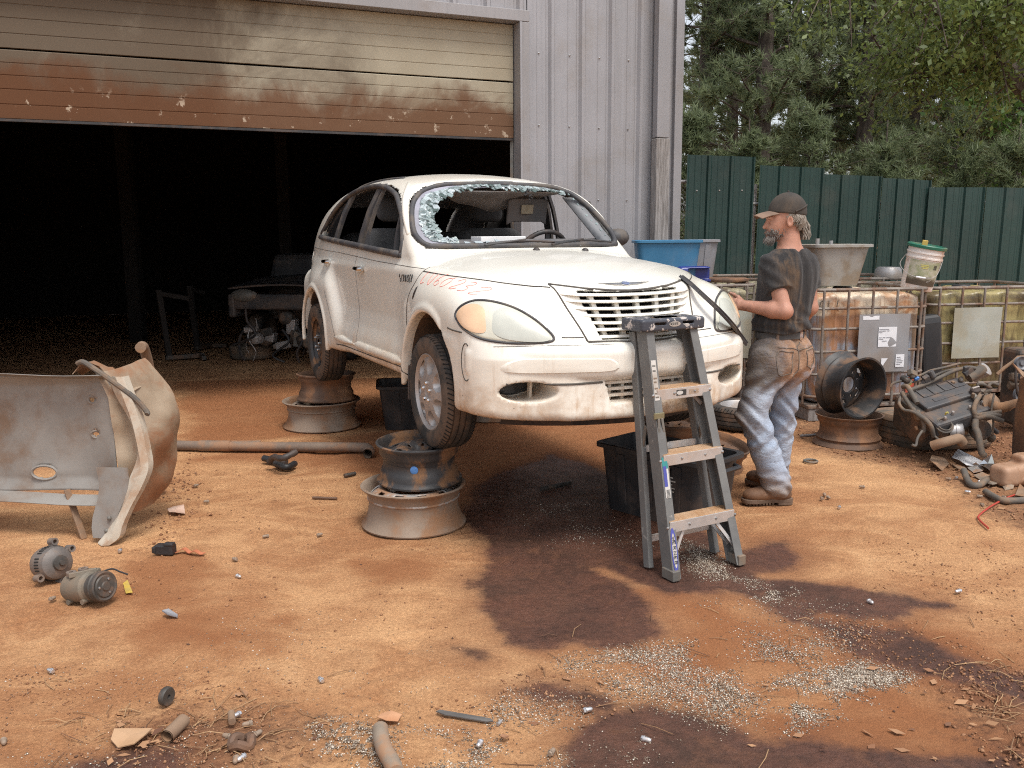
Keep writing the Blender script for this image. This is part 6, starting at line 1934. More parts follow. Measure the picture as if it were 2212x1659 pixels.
# ------------------------------------------------------------------ tubs and bucket on top of the tanks
M['blue_tub'] = pm('blue_bin_plastic', (.035, .16, .30), (.05, .19, .34), 4, .45, dirt=(.2, .2, .2), damt=.2)
M['grey_tub'] = pm('grey_bin_plastic', (.26, .26, .28), (.22, .22, .235), 4, .55, dirt=(.2, .15, .1), damt=.4)
M['zinc_tub'] = pm('muddy_grey_tub', (.30, .29, .27), (.25, .235, .21), 4, .6, dirt=(.21, .16, .11), damt=.8, dscale=4)
pz = 1.135
p = AT(1445 / 2.16, 585 / 2.16, 8.75); 
tub('blue_tub', 'bright blue plastic bin on the tank behind the car hood', 'tub', (p.x - .03, p.y, pz), R(-3), .62, .44, .42, M['blue_tub'], .84, .035, False)
p = AT(1515 / 2.16, 585 / 2.16, 9.2)
tub('grey_tub', 'grey ribbed plastic bin standing behind the blue bin', 'tub', (p.x - .12, p.y, pz), R(2), .50, .40, .42, M['grey_tub'], .82, .035, True)
p = AT(1800 / 2.16, 622 / 2.16, 7.95)
ZT3 = tub('grey_tub', 'mud stained grey square tub on the near tank behind the man', 'tub', (p.x - .02, p.y, 1.15), R(8), .49, .44, .36, M['zinc_tub'], .74, .05, False)
for x in (-.09, .04): MB().tube([(x, .12, .2), (x, .12, .39 + (.02 if x < 0 else 0))], .018, 10).build('pipe_end', M['alloy'], ZT3, True)
# blue oil jug lying open
def jug_fn(X, Y, Z):
    d = smax(smax(np.abs(X) - .17, np.abs(Y) - .075, .05), np.abs(Z - .09) - .085, .05)
    d = smin(d, cone(X, Y, Z, (-.18, 0, .10), (-.24, 0, .10), .03, .026), .03)
    return np.maximum(d, -np.maximum(smax(np.abs(X - .06) - .13, np.abs(Z - .10) - .055, .02), .0 - (-Y + .02)))
jP, jQ, jN = surface_nets(jug_fn, (-.3, -.12, -.02), (.22, .12, .22), .012)
M['blue_jug'] = pm('dark_blue_jug', (.018, .03, .17), (.025, .04, .22), 4, .3)
o = np_mesh('oil_jug', jP, jQ, M['blue_jug'], None, jN); p = AT(1497 / 2.16, 598 / 2.16, 8.55)
o.location = (p.x, p.y, 1.13); o.rotation_euler = (0, 0, R(6)); tag(o, 'dark blue oil jug with a cut out side, lying in front of the blue bin', 'jug')
# white bucket with green lid, tilted
M['bucket'] = pm('grubby_white_bucket', (.78, .73, .69), (.72, .64, .58), 4, .45, dirt=(.42, .22, .12), damt=.7, dscale=3.5)
M['green_lid'] = pm('green_lid', (.015, .13, .085), (.02, .16, .10), 5, .45, dirt=DUST, damt=.25)
p = AT(1978 / 2.16, 622 / 2.16, 7.75)
BK = empty('bucket', (p.x, p.y, 1.115), label='white pail with a green lid tilted in the top of the cage', cat='bucket', rot=(R(4), R(10), R(-15)))
MB().lathe([(0, 0), (.125, 0), (.13, .006), (.142, .27), (.150, .275), (.150, .288), (.143, .29), (.145, .315), (.152, .318), (.152, .33), (.145, .333), (.147, .372)], 48).build('pail', M['bucket'], BK, True, angle=35)
MB().lathe([(.150, .362), (.160, .364), (.162, .385), (.156, .392), (.148, .390), (.146, .383), (0, .383)], 48).build('bucket_lid', M['green_lid'], BK, True, angle=35)
MB().box((-.03, -.02, .405), (.045, .03, .045)).build('spout_cap', pm('yellow_cap', (.6, .4, .1)), BK, bevel=.004)
MB().tube(smooth_poly([(-.148, 0, .29), (-.19, -.07, .20), (-.12, -.150, .135), (0, -.185, .12), (.10, -.165, .155), (.148, -.02, .29)], 6, False), .0028, 6).build('bail_wire', M['alloy'], BK, True)
MB().tube([(-.055, -.182, .121), (.02, -.187, .122)], .009, 8).build('bail_grip', M['paper'], BK, True)
def lab_patch(g0, g1, z0, z1, mat, off, name='label'):
    g = []
    for i in range(13):
        a = R(g0 + (g1 - g0) * i / 12)
        g.append([Vector(((.13 + .012 * z / .27 + off) * math.cos(a), (.13 + .012 * z / .27 + off) * math.sin(a), z)) for z in [z0 + (z1 - z0) * j / 4 for j in range(5)]])
    return MB().sheet([r_[::-1] for r_ in g], .0008).build(name, mat, BK, True)
def photo_label():
    t = NT('faded_picture_label'); v = t.coord('Object'); z = t.sep(v)[2]; n = t.noise(v, 16, 5, .6)
    c = t.mix(t.ramp(n, .35, .65), (.32, .34, .20), (.52, .50, .40))
    c = t.mix(t.ramp(t.math('ADD', z, t.math('MULTIPLY', n, .06)), .17, .12), c, (.085, .065, .045))
    t.set('Base Color', c).set('Roughness', .5); return t.m
lab_patch(-145, -25, .05, .262, photo_label(), .0012)
M['yellow'] = pm('yellow_print', (.60, .55, .15))
for k in range(3): lab_patch(-105 + 3 * k, -78, .222 - .013 * k, .229 - .013 * k, M['yellow'], .0025, 'print_line')
for k in range(6): lab_patch(-58 + 2.4 * k, -57 + 2.4 * k, .195, .235, M['ink'], .0025, 'barcode_bar')
for k in range(4): lab_patch(-74 + 5 * k, -71 + 5 * k, .125, .134, M['white_label'], .0025, 'print_line')
for k in range(3): lab_patch(-72, -54 - 3 * k, .105 - .012 * k, .108 - .012 * k, M['white_label'], .0025, 'print_line')
# shiny bowl and odd lids between
p = AT(1918 / 2.16, 596 / 2.16, 9.3)
o = MB().lathe([(.13, 0), (.14, .02), (.13, .10), (.11, .125), (0, .13)], 32).build('metal_bowl', M['alloy'], None, True); o.location = (p.x, p.y, 1.13)
tag(o, 'upturned shiny metal bowl on the back tank left of the pail', 'bowl')
p = AT(1568 / 2.16, 598 / 2.16, 8.9)
o = MB().lathe([(.2, 0), (.22, .012), (.22, .03), (.2, .04), (0, .035)], 28).build('drum_lid', M['rim_rust'], None, True); o.location = (p.x, p.y, 1.135)
tag(o, 'rusty round drum lid on the tank behind the man', 'lid')
# black can between the tanks, seen edge on
o = MB().box((0, 0, .2), (.2, .16, .4)).build('black_can', M['black'], None, bevel=.03); o.location = (T1P + ax * 1.32 + ay * .25); o.location.z = .55; o.rotation_euler = (0, R(-14), R(9))
o.location.z = .0; o.scale = (1, 1, 2.2); o.rotation_euler = (0, R(-6), R(9)); tag(o, 'tall black plastic can wedged between the two front tanks', 'can')
# ================================================================== step ladder
M['fibre'] = pm('dark_grey_fibreglass', (.12, .12, .118), (.17, .168, .16), 6, .6, 0, .25, 80, dirt=(.45, .42, .38), damt=.5, dscale=16, dlo=.62, dhi=.68)
M['ladder_top'] = pm('navy_grey_ladder_cap', (.045, .05, .065), (.06, .065, .08), 6, .5, dirt=(.55, .50, .46), damt=.85, dscale=22, dlo=.56, dhi=.60)
M['tread'] = pm('clay_worn_aluminium_tread', (.42, .25, .13), (.50, .36, .24), 8, .7, .15, .3, 80)
M['alu'] = pm('scratched_aluminium', (.62, .61, .60), (.52, .51, .50), 12, .38, .6, dirt=(.40, .25, .15), damt=.5, dscale=6)
fL, fR = G2(1441, 1256), G2(1600, 1217)
mid = (fL + fR) / 2; wv = (fR - fL).normalized(); Wb = (fR - fL).length
fw = Vector((wv.y, -wv.x, 0))                      # towards the user, i.e. the yard
LAD = empty('step_ladder', (mid.x, mid.y, 0), math.atan2(wv.y, wv.x), label='paint spotted grey step ladder with aluminium steps, folded against the car bumper', cat='ladder')
# local: x along the width, y away from the viewer, z up
HT = 1.155; Wt = .33; tilt = .30
def rail(s, t, y=0.0): return Vector((s * (Wb / 2 * (1 - t) + Wt / 2 * t - .012) - .02 * t, tilt * t + y, HT * t))
for s in (-1, 1):
    a, b = rail(s, 0.012), rail(s, 1)
    ra = empty('front_rail'); ra.parent = LAD
    # channel section: web outwards, two flanges
    MB().bar(a, b, .006, .075, (0, 1, .2)).build('web', M['fibre'], ra)
    for o_ in (-.0355, .0355):
        d = Vector((-s * .020, o_, 0))
        MB().bar(a + d, b + d, .046, .005, (0, 1, .2)).build('flange', M['fibre'], ra)
    MB().box(a + Vector((-s * .013, 0, .018)), (.045, .085, .05)).build('foot_pad', M['grey_metal'], ra, bevel=.004)
    # rear leg
    a2 = Vector((s * (Wb / 2 - .02), .165, 0.01)); b2 = Vector((s * (Wt / 2 - .02) - .02, tilt + .07, HT - .02))
    MB().bar(a2, b2, .028, .045, (0, 1, .2)).build('rear_leg', M['fibre'], LAD, bevel=.003)
    # spreader
    c1 = rail(s, .60) + Vector((0, .05, 0)); c2 = a2.lerp(b2, .60)
    MB().bar(c1, c1.lerp(c2, .5) + Vector((0, 0, -.10)), .006, .022).bar(c1.lerp(c2, .5) + Vector((0, 0, -.10)), c2, .006, .022).build('spreader', M['grey_metal'], LAD)
# back braces
for t in (.12, .5):
    L_ = []
    for s in (-1, 1):
        a2 = Vector((s * (Wb / 2 - .02), .165, 0.01)); b2 = Vector((s * (Wt / 2 - .02) - .02, tilt + .07, HT - .02)); L_.append(a2.lerp(b2, t))
    MB().bar(L_[0], L_[1], .018, .03).build('rear_brace', M['alu'], LAD)
for k, t in enumerate((.235, .495, .755)):
    l, r_ = rail(-1, t), rail(1, t)
    z = l.z
    st = empty('step'); st.parent = LAD
    x0, x1 = l.x + .004, r_.x - .004
    yc = l.y
    MB().box((0, yc, z), (x1 - x0, .085, .006)).build('tread', M['tread'], st)
    mb = MB()
    for j in range(6): mb.box((0, yc - .035 + .014 * j, z + .0045), (x1 - x0 - .004, .004, .003))
    mb.build('tread_ridges', M['tread'], st)['kind'] = 'stuff'
    MB().box((0, yc - .0445, z - .024), (x1 - x0, .004, .052)).build('front_lip', M['alu'], st, bevel=.0015)
    MB().box((0, yc + .0445, z - .018), (x1 - x0, .004, .040)).build('rear_lip', M['alu'], st)
    for s in (-.6, .0, .6)[:: 2]:
        MB().lathe([(.006, 0), (.006, .003), (0, .005)], 10, Matrix.Translation((s * x1 * .7, yc - .047, z - .022)) @ Matrix.Rotation(R(90), 4, 'X')).build('rivet', M['steel'], st)
    for s in (-1, 1):
        q = rail(s, t - .02) + Vector((s * .004, 0, 0))
        MB().lathe([(.008, 0), (.008, .004), (0, .007)], 10, Matrix.Translation(q + Vector((-s * .0, -.038, 0))) @ Matrix.Rotation(R(90), 4, 'X')).build('rivet', M['steel'], LAD)
    if k == 0:
        for s in (-1, 1):
            a = rail(s, t - .155) + Vector((-s * .02, -.02, 0)); b = Vector((s * x1 * .45, yc - .02, z - .03))
            MB().bar(a, b, .016, .006, (0, 1, 0)).build('step_brace', M['alu'], LAD)
            a = rail(s, t - .155) + Vector((-s * .02, .03, 0)); b = Vector((s * x1 * .45, yc + .035, z - .03))
            MB().bar(a, b, .016, .006, (0, 1, 0)).build('step_brace', M['alu'], LAD)
    if k == 2:
        for s in (-1, 1):
            a = rail(s, t - .085) + Vector((-s * .018, .02, 0)); b = Vector((s * x1 * .55, yc + .02, z - .03))
            MB().bar(a, b, .018, .006, (0, 1, 0)).build('step_brace', M['alu'], LAD)
        MB().box((-.02, yc - .0472, z - .022), (.06, .001, .028)).build('maker_label', M['ink'], st)
        MB().lathe([(.012, 0), (.012, .001), (0, .001)], 18, Matrix.Translation((-.03, yc - .0478, z - .022)) @ Matrix.Rotation(R(90), 4, 'X') @ Matrix.Diagonal((1.6, .8, 1, 1))).build('label_oval', M['white_label'], st)
        for j in range(5): MB().box((.055 + .004 * (j % 2), yc - .0472, z - .012 - .005 * j), (.06, .001, .002)).build('label_line', M['paper_brown'], st)
# moulded top
zt = HT + .0
tp = MB()
def top_fn(X, Y, Z):
    d = smax(smax(np.abs(X) - (Wt / 2 + .030 - .12 * np.clip(Z, -.1, .1) * 0), np.abs(Y) - .088, .022), np.abs(Z) - .030, .014)
    d = smax(d, -smax(smax(np.abs(X) - Wt / 2 - .018, np.abs(Y) - .076, .01), Z - .018, .006), .004)
    d = smax(d, -np.maximum(np.hypot((X - .12) / .022, (Y - .02) / .016) - 1, .0) * .0 - 0 + np.where(False, 0, -9) , .001) if False else d
    for x in (-.105, .11): d = np.maximum(d, -np.maximum((np.hypot((X - x) / .024, (Y + .015) / .015) - 1) * .015, .0 - Z - .01))
    for x in (-.085, .085): d = np.maximum(d, -np.maximum(np.maximum(np.abs(X - x) - .035, np.abs(Z - .006) - .006), Y + .079))
    return d
tP, tQ, tN = surface_nets(top_fn, (-Wt / 2 - .06, -.12, -.06), (Wt / 2 + .06, .12, .06), .0055)
tp = np_mesh('top_cap', tP + np.array([-.02, tilt + .028, HT + .018]), tQ, M['ladder_top'], LAD, tN)
MB().box((-.02, tilt + .028, HT + .0475), (.16, .10, .001)).build('tool_tray', M['paper_brown'], tp)
yb = tilt + .028 - .0885
MB().lathe([(.030, 0), (.030, .0012), (0, .0012)], 24, Matrix.Translation((-.02, yb, HT + .020)) @ Matrix.Rotation(R(90), 4, 'X') @ Matrix.Diagonal((1.15, .42, 1, 1))).build('maker_oval', M['white_label'], tp)
# lettering: word on the cap oval and down the left rail
def lad_text(text, org, ux, uz, h, r_, mat, par, name, gap=.72):
    mb = MB(); u = 0
    for ch in text:
        for st in FONT.get(ch, []):
            mb.tube([Vector(org) + Vector(ux) * ((u + x) * h * gap) + Vector(uz) * (y * h) for x, y in st], r_, 4)
        u += .95
    return mb.build(name, mat, par)
lad_text('WERNER', (-.047, yb - .0016, HT + .0155), (1, 0, 0), (0, 0, 1), .012, .0010, M['ink'], tp, 'maker_name', .72)
aw, bw = rail(-1, 0), rail(-1, 1); du = (bw - aw).normalized()
yo = Vector((-.016 * -1 * 0 + .0135, -.0392, 0))
cen_ = rail(-1, .115) + Vector((.0145, -.0395, .0))
fx_ = Vector((1, 0, 0)); fz_ = du
M['maker_blue'] = pm('label_blue', (.06, .07, .30), (.08, .09, .34), 8, .5)
def oval(c, a, b_, mat, name, off, par):
    n = 28
    pts = [Vector(c) + fx_ * (a * math.cos(6.2832 * k / n)) + fz_ * (b_ * math.sin(6.2832 * k / n)) + Vector((0, -off, 0)) for k in range(n)]
    mb = MB(); mb.add(pts + [p + Vector((0, .001, 0)) for p in pts], [tuple(range(n)), tuple(range(2 * n - 1, n - 1, -1))] + [(i, n + i, n + (i + 1) % n, (i + 1) % n) for i in range(n)])
    return mb.build(name, mat, par)

cen_ = rail(-1, .125) + Vector((.020, -.039, 0))
ov = oval(cen_, .0175, .105, M['maker_blue'], 'maker_label', .0012, LAD)
oval(cen_, .0115, .080, M['white_label'], 'maker_plate', .0024, ov)
lad_text('WERNER', cen_ + du * .066 + Vector((-.0075, -.0042, 0)), -fz_, fx_, .0155, .0016, M['ink'], ov, 'maker_name', 1.55)
def strip(t0, t1, x0, x1, mat, name, off=.0012, par=LAD):
    a, b = rail(-1, t0) + Vector((.020, -.039, 0)), rail(-1, t1) + Vector((.020, -.039, 0))
    return MB().add([a + Vector((x0, -off, 0)), a + Vector((x1, -off, 0)), b + Vector((x1, -off, 0)), b + Vector((x0, -off, 0)), a + Vector((x0, -off + .001, 0)), a + Vector((x1, -off + .001, 0)), b + Vector((x1, -off + .001, 0)), b + Vector((x0, -off + .001, 0))], [(0, 1, 2, 3), (7, 6, 5, 4), (0, 4, 5, 1), (1, 5, 6, 2), (2, 6, 7, 3), (3, 7, 4, 0)]).build(name, mat, par)
strip(.715, .875, -.016, .012, M['white_label'], 'torn_label')
M['teal'] = pm('teal_label', (.03, .22, .22), (.05, .28, .27), 9, .5)
strip(.445, .49, -.016, .015, M['teal'], 'load_label')
strip(.33, .444, -.014, .015, M['white_label'], 'load_label')
strip(.375, .455, -.014, .004, M['maker_blue'], 'load_label', .0022)
for k in range(7): strip(.333 + .0045 * k, .335 + .0045 * k, -.008, .011, M['ink'], 'barcode_bar', .0022)
for k, (t_, w_) in enumerate(((.725, .02), (.74, .018), (.76, .02), (.785, .015), (.80, .02), (.83, .017), (.85, .019))): strip(t_, t_ + .006, -.012, -.012 + w_, M['grey_metal'], 'label_line', .0022)
lad_text('225', rail(-1, .462) + Vector((.0075, -.0428, 0)), fx_, fz_, .016, .0011, M['paper'], LAD, 'load_number', .62) if False else None
# folded brass coloured spreader hinge hanging on the left rail
MB().box(rail(-1, .655) + Vector((.012, -.046, 0)), (.06, .010, .030)).build('hinge_bracket', pm('dull_brass', (.24, .22, .13), (.30, .27, .17), 9, .45, .6), LAD, bevel=.003)
for dx in (-.010, .022):
    a = rail(-1, .645) + Vector((.012 + dx * .6, -.05, 0)); b = a + Vector((dx * .9 + .012, -.008, -.185))
    MB().bar(a, b, .014, .005, (0, 1, 0)).build('hinge_arm', M['grey_metal'], LAD, bevel=.002)
# ================================================================== the mechanic, seen from behind, head turned to the left
PO = Vector((1.58, 5.15, 0))
MAN = empty('person', PO, 0, label='bearded man in dark cap, dirty black t-shirt and stained jeans, standing beside the ladder', cat='person')
PHI = R(27); cph, sph = math.cos(PHI), math.sin(PHI)
def uv(X, Y, cx, cy): 
    dx, dy = X - cx, Y - cy
    return dx * cph + dy * sph, -dx * sph + dy * cph
def L2W(u, v): return (u * cph - v * sph, u * sph + v * cph)     # right, forward -> x, y
c_w = curve([.95, 1.02, 1.12, 1.25, 1.36, 1.43, 1.49, 1.54], [.142, .144, .150, .164, .176, .170, .122, .066], .02)
c_d = curve([.95, 1.02, 1.12, 1.25, 1.36, 1.43, 1.49, 1.54], [.112, .118, .122, .126, .122, .108, .080, .06], .02)
c_cx = curve([.95, 1.1, 1.3, 1.45, 1.55], [-.003, .0, .025, .040, .035], .03)
def torso(X, Y, Z, grow=0.0):
    u, v = uv(X, Y, c_cx(Z), 0 * Z)
    w, d = c_w(Z) + grow, c_d(Z) + grow
    # flat back: superellipse
    q = (np.abs(u / w) ** 2.4 + np.abs(v / d) ** 2.4) ** (1 / 2.4)
    f = (q - 1) * d
    f = f + .012 * np.exp(-(u / .02) ** 2) * (v < 0) * (Z > 1.1)        # spine groove
    return smax(smax(f, Z - 1.53, .05), .93 - Z, .02)
SHL, ELL, WRL = np.array((-.098, -.075, 1.435)), np.array((-.030, -.165, 1.165)), np.array((-.228, -.035, 1.190))
SHR, ELR, WRR = np.array((.168, .080, 1.43)), np.array((.192, .070, 1.165)), np.array((.120, .270, 1.03))
def hand(X, Y, Z, wr, fwd, up, side, curl, thumb_s):
    """palm plus five separate fingers; fwd along the forearm, up = back of the hand, side = towards the thumb"""
    w = np.array(wr, float); f_, u_, s_ = [np.array(q, float) / np.linalg.norm(q) for q in (fwd, up, side)]
    P = lambda a, b, c: w + f_ * a + u_ * b + s_ * c
    d = cone(X, Y, Z, P(.0, 0, 0), P(.03, 0, .004), .027, .028)
    for c in (-.026, -.009, .009, .026):
        d = smin(d, cone(X, Y, Z, P(.025, .002, c * .7), P(.085, .004, c), .016, .0125), .014)
    for c, ln in ((-.028, .82), (-.0095, .97), (.0095, 1.0), (.028, .93)):
        k1 = P(.088, .006, c); k2 = k1 + (f_ * .022 - u_ * .032 * curl) * ln; k3 = k2 + (-f_ * .020 * curl - u_ * .018) * ln; k4 = k3 + (-f_ * .020 + u_ * .006) * ln
        for a, b, ra, rb in ((k1, k2, .0108, .0098), (k2, k3, .0098, .0090), (k3, k4, .0090, .0078)):
            d = smin(d, cone(X, Y, Z, a, b, ra, rb), .004)
    t1 = P(.022, -.004, .028 * thumb_s); t2 = t1 + f_ * .030 + s_ * .022 * thumb_s; t3 = t2 + f_ * .026 + s_ * .006 * thumb_s + u_ * .016; t4 = t3 + f_ * .018 + u_ * .012
    for a, b, ra, rb in ((t1, t2, .0145, .0118), (t2, t3, .0115, .0102), (t3, t4, .0102, .0082)):
        d = smin(d, cone(X, Y, Z, a, b, ra, rb), .006)
    return d
fwl = WRL - ELL; fwl = fwl / np.linalg.norm(fwl)
HUP = np.array((.05, -.75, .35)); HUP = HUP - fwl * (HUP @ fwl); HUP /= np.linalg.norm(HUP); HSD = np.cross(HUP, fwl); HSD = HSD * (1 if HSD[2] > 0 else -1)
HC = np.array((-.012, 0.0, 1.70))
def head(X, Y, Z):
    d = ell(X, Y, Z, (.008, 0, 1.712), (.098, .077, .105))
    d = smin(d, ell(X, Y, Z, (-.045, 0, 1.645), (.058, .058, .075)), .03)        # jaw and face
    d = smin(d, cone(X, Y, Z, (-.080, 0, 1.585), (-.060, 0, 1.60), .022, .03), .03)
    d = smin(d, cone(X, Y, Z, (-.092, 0, 1.682), (-.116, 0, 1.638), .011, .0125), .014)   # nose
    d = smin(d, cone(X, Y, Z, (-.092, -.03, 1.690), (-.092, .03, 1.690), .012, .012), .012)  # brow
    for s in (-1, 1):
        d = smax(d, -(np.sqrt((X + .098) ** 2 + (Y - s * .030) ** 2 + (Z - 1.668) ** 2) - .013), .012)
        d = smin(d, np.sqrt((X + .083) ** 2 + (Y - s * .030) ** 2 + (Z - 1.667) ** 2) - .0125, .003)
        e = ell(X, Y, Z, (.005, s * .080, 1.668), (.019, .010, .034))
        e = smax(e, -ell(X, Y, Z, (.001, s * .090, 1.670), (.010, .008, .020)), .004)
        d = smin(d, e, .006)
    d = smin(d, cone(X, Y, Z, (-.101, -.016, 1.610), (-.101, .016, 1.610), .008, .008), .008)
    return d
def f_skin(X, Y, Z):
    d = torso(X, Y, Z, -.012)
    d = smin(d, cone(X, Y, Z, (.035, .0, 1.48), (.020, 0, 1.63), .070, .058), .035)
    d = smin(d, head(X, Y, Z), .02)
    for sh, el, wr in ((SHL, ELL, WRL), (SHR, ELR, WRR)):
        d = smin(d, cone(X, Y, Z, sh, el, .050, .041), .03)
        m = el + (wr - el) * .28
        d = smin(d, cone(X, Y, Z, el, m, .044, .048), .02)
        d = smin(d, cone(X, Y, Z, m, wr, .048, .029), .02)
    d = smin(d, hand(X, Y, Z, WRL, fwl, HUP, HSD, .9, 1), .012)
    fr = WRR - ELR
    d = smin(d, hand(X, Y, Z, WRR, fr, (.6, .3, .3), (-.3, .4, .6), .7, 1), .012)
    return d
def skin_mat():
    t = NT('sunburnt_skin'); v = t.coord('Object')
    c = t.mix(t.ramp(t.noise(v, 7, 4), .3, .7), (.46, .235, .165), (.40, .20, .135))
    c = t.mix(t.math('MULTIPLY', t.ramp(t.noise(v, 26, 6, .65), .5, .68), .45), c, (.27, .13, .09))
    x = t.sep(v)[0]
    soot = t.math('MULTIPLY', t.ramp(x, -.20, -.28), t.ramp(t.noise(v, 30, 4), .35, .6))
    c = t.mix(t.math('MULTIPLY', soot, .55), c, (.10, .06, .045))
    t.set('Base Color', c).set('Roughness', .55).set('Subsurface Weight', .06); t.b.inputs['Subsurface Radius'].default_value = (.4, .15, .08); t.b.inputs['Subsurface Scale'].default_value = .02
    return t.bump(t.noise(v, 140, 3), .12, .002).m
M['skin'] = skin_mat()
P_, Q_, N_ = surface_nets(f_skin, (-.36, -.26, .92), (.31, .45, 1.84), .0065)
BODY = np_mesh('body', P_, Q_, M['skin'], MAN, N_)
# --- shirt
def folds(X, Y, Z, a, fx, fz, ph=0.0):
    return a * np.sin(X * fx + 3 * np.sin(Z * fz + ph) + Y * fx * .7 + ph)
def f_shirt(X, Y, Z):
    u, v = uv(X, Y, c_cx(Z), 0)
    d = torso(X, Y, Z, .010)
    d = d - .012 * sstep(Z, 1.13, 1.06)                                # blouses over the belt
    d = d + .003 * np.sin(u * 95 + 5 * (Z - 1.2) + 1.2 * np.sin(Z * 9)) * sstep(np.abs(u - .02), .16, .02) * sstep(Z, 1.10, 1.22)
    d = d + .006 * np.sin((Z - 1.06) * 75 + u * 22 + 1.5 * np.sin(u * 14)) * sstep(Z, 1.22, 1.06)
    for sh, el in ((SHL, ELL), (SHR, ELR)):
        m = sh + (el - sh) * .56
        sl = cone(X, Y, Z, sh + np.array((0, 0, -.005)), m, .064, .066)
        sl = sl + .0035 * np.sin(Z * 85 + X * 50)
        cut = ((X - m[0]) * (el - sh)[0] + (Y - m[1]) * (el - sh)[1] + (Z - m[2]) * (el - sh)[2]) / np.linalg.norm(el - sh)
        sl = smax(sl, cut, .006)
        d = smin(d, sl, .028)
    d = smax(d, -(np.hypot(X - .030, Y + .0) - .069 - .55 * np.clip(Z - 1.50, -.03, .1)) * sstep(Z, 1.44, 1.47) - 9 * (Z < 1.44), .006)
    d = smax(d, 1.040 + .012 * np.sin(u * 20) - Z, .006)
    return smax(d, Z - 1.535, .01)
def shirt_mat():
    t = NT('dirty_black_tshirt'); v = t.coord('Object'); x, y, z = t.sep(v)[:3]
    n = t.noise(v, 5, 7, .62, .5); st = t.noise(t.coord('Object', (16, 16, 1.6)), 2.4, 6, .6)
    c = t.mix(t.ramp(st, .4, .7), (.020, .019, .020), (.040, .037, .036))
    # clay stain down the left of the back, wider towards the hem
    cx = t.math('ADD', t.math('MULTIPLY', t.math('SUBTRACT', z, 1.25), -.06), t.math('MULTIPLY', t.math('SUBTRACT', n, .5), .28))
    dx = t.math('ABSOLUTE', t.math('SUBTRACT', t.math('ADD', x, .0), cx))
    m = t.math('MULTIPLY', t.ramp(dx, .115, .02), t.ramp(t.math('ADD', t.math('MULTIPLY', n, .5), t.math('MULTIPLY', st, .5)), .40, .64))
    m = t.math('MAXIMUM', m, t.math('MULTIPLY', t.ramp(n, .55, .75), .30))
    c = t.mix(t.math('MULTIPLY', m, .75), c, (.130, .075, .036))
    t.set('Base Color', c).set('Roughness', .95).set('Sheen Weight', .1)
    return t.bump(t.math('ADD', t.noise(t.coord('Object', (26, 26, 7)), 1.6, 5, .6, .8), t.math('MULTIPLY', t.noise(v, 320, 2), .12)), .5, .012).m
P_, Q_, N_ = surface_nets(f_shirt, (-.26, -.24, 1.0), (.34, .26, 1.58), .0075)
np_mesh('shirt', P_, Q_, shirt_mat(), MAN, N_)
# --- jeans
HLj, KLj, ALj = np.array((-.082, -.050, .87)), np.array((-.160, -.055, .545)), np.array((.002, -.050, .115))
HRj, KRj, ARj = np.array((.076, .070, .87)), np.array((.075, .105, .58)), np.array((.070, .215, .105))
def f_jeans(X, Y, Z):
    d = cone(X, Y, Z, HLj, KLj, .102, .084)
    d = smin(d, cone(X, Y, Z, KLj, KLj + (ALj - KLj) * .5, .088, .080), .03)
    d = smin(d, cone(X, Y, Z, KLj + (ALj - KLj) * .5, ALj, .082, .088), .03)
    r_ = cone(X, Y, Z, HRj, KRj, .098, .078)
    r_ = smin(r_, cone(X, Y, Z, KRj, ARj, .080, .078), .03)
    u, v = uv(X, Y, -.004, 0)
    pv = ((np.abs(u / .162) ** 2.4 + np.abs(v / .132) ** 2.4) ** (1 / 2.4) - 1) * .13
    pv = smax(smax(pv + .035 * sstep(Z, .93, 1.03), Z - 1.035, .01), .80 - Z, .06)
    seat = np.minimum(ell(X, Y, Z, (L2W(-.085, -.055)[0], L2W(-.085, -.055)[1], .86), (.10, .066, .14)), ell(X, Y, Z, (L2W(.085, -.055)[0], L2W(.085, -.055)[1], .865), (.095, .066, .135)))
    d = smin(d, r_, .018)
    d = smin(d, smin(pv, seat, .06), .05)
    k1 = np.exp(-((Z - .53) / .13) ** 2)
    d = d + .010 * np.sin(Z * 52 + X * 34 + 2.0 * np.sin(X * 21 + Z * 8)) * k1 * (.25 + .75 * np.sin(Z * 19 + X * 25 + 1.) ** 2)
    d = d + .009 * np.sin(Z * 80 + X * 24 + 2.6 * np.sin(X * 17 + Y * 11)) * (.3 + .7 * np.sin(Z * 27 - X * 30) ** 2) * sstep(Z, .30, .12)
    d = d + .005 * np.sin(Z * 40 - X * 55 + 2 * np.sin(Z * 17)) * sstep(Z, .25, .4) * sstep(Z, .9, .75)
    d = d + .004 * np.sin((X + Y) * 60 + Z * 30) * sstep(Z, .72, .84)
    low = .052 + .25 * np.clip(-.02 - X, -.1, .1) 
    return smax(d, np.where(Y > .08, .075, low) - Z, .006)
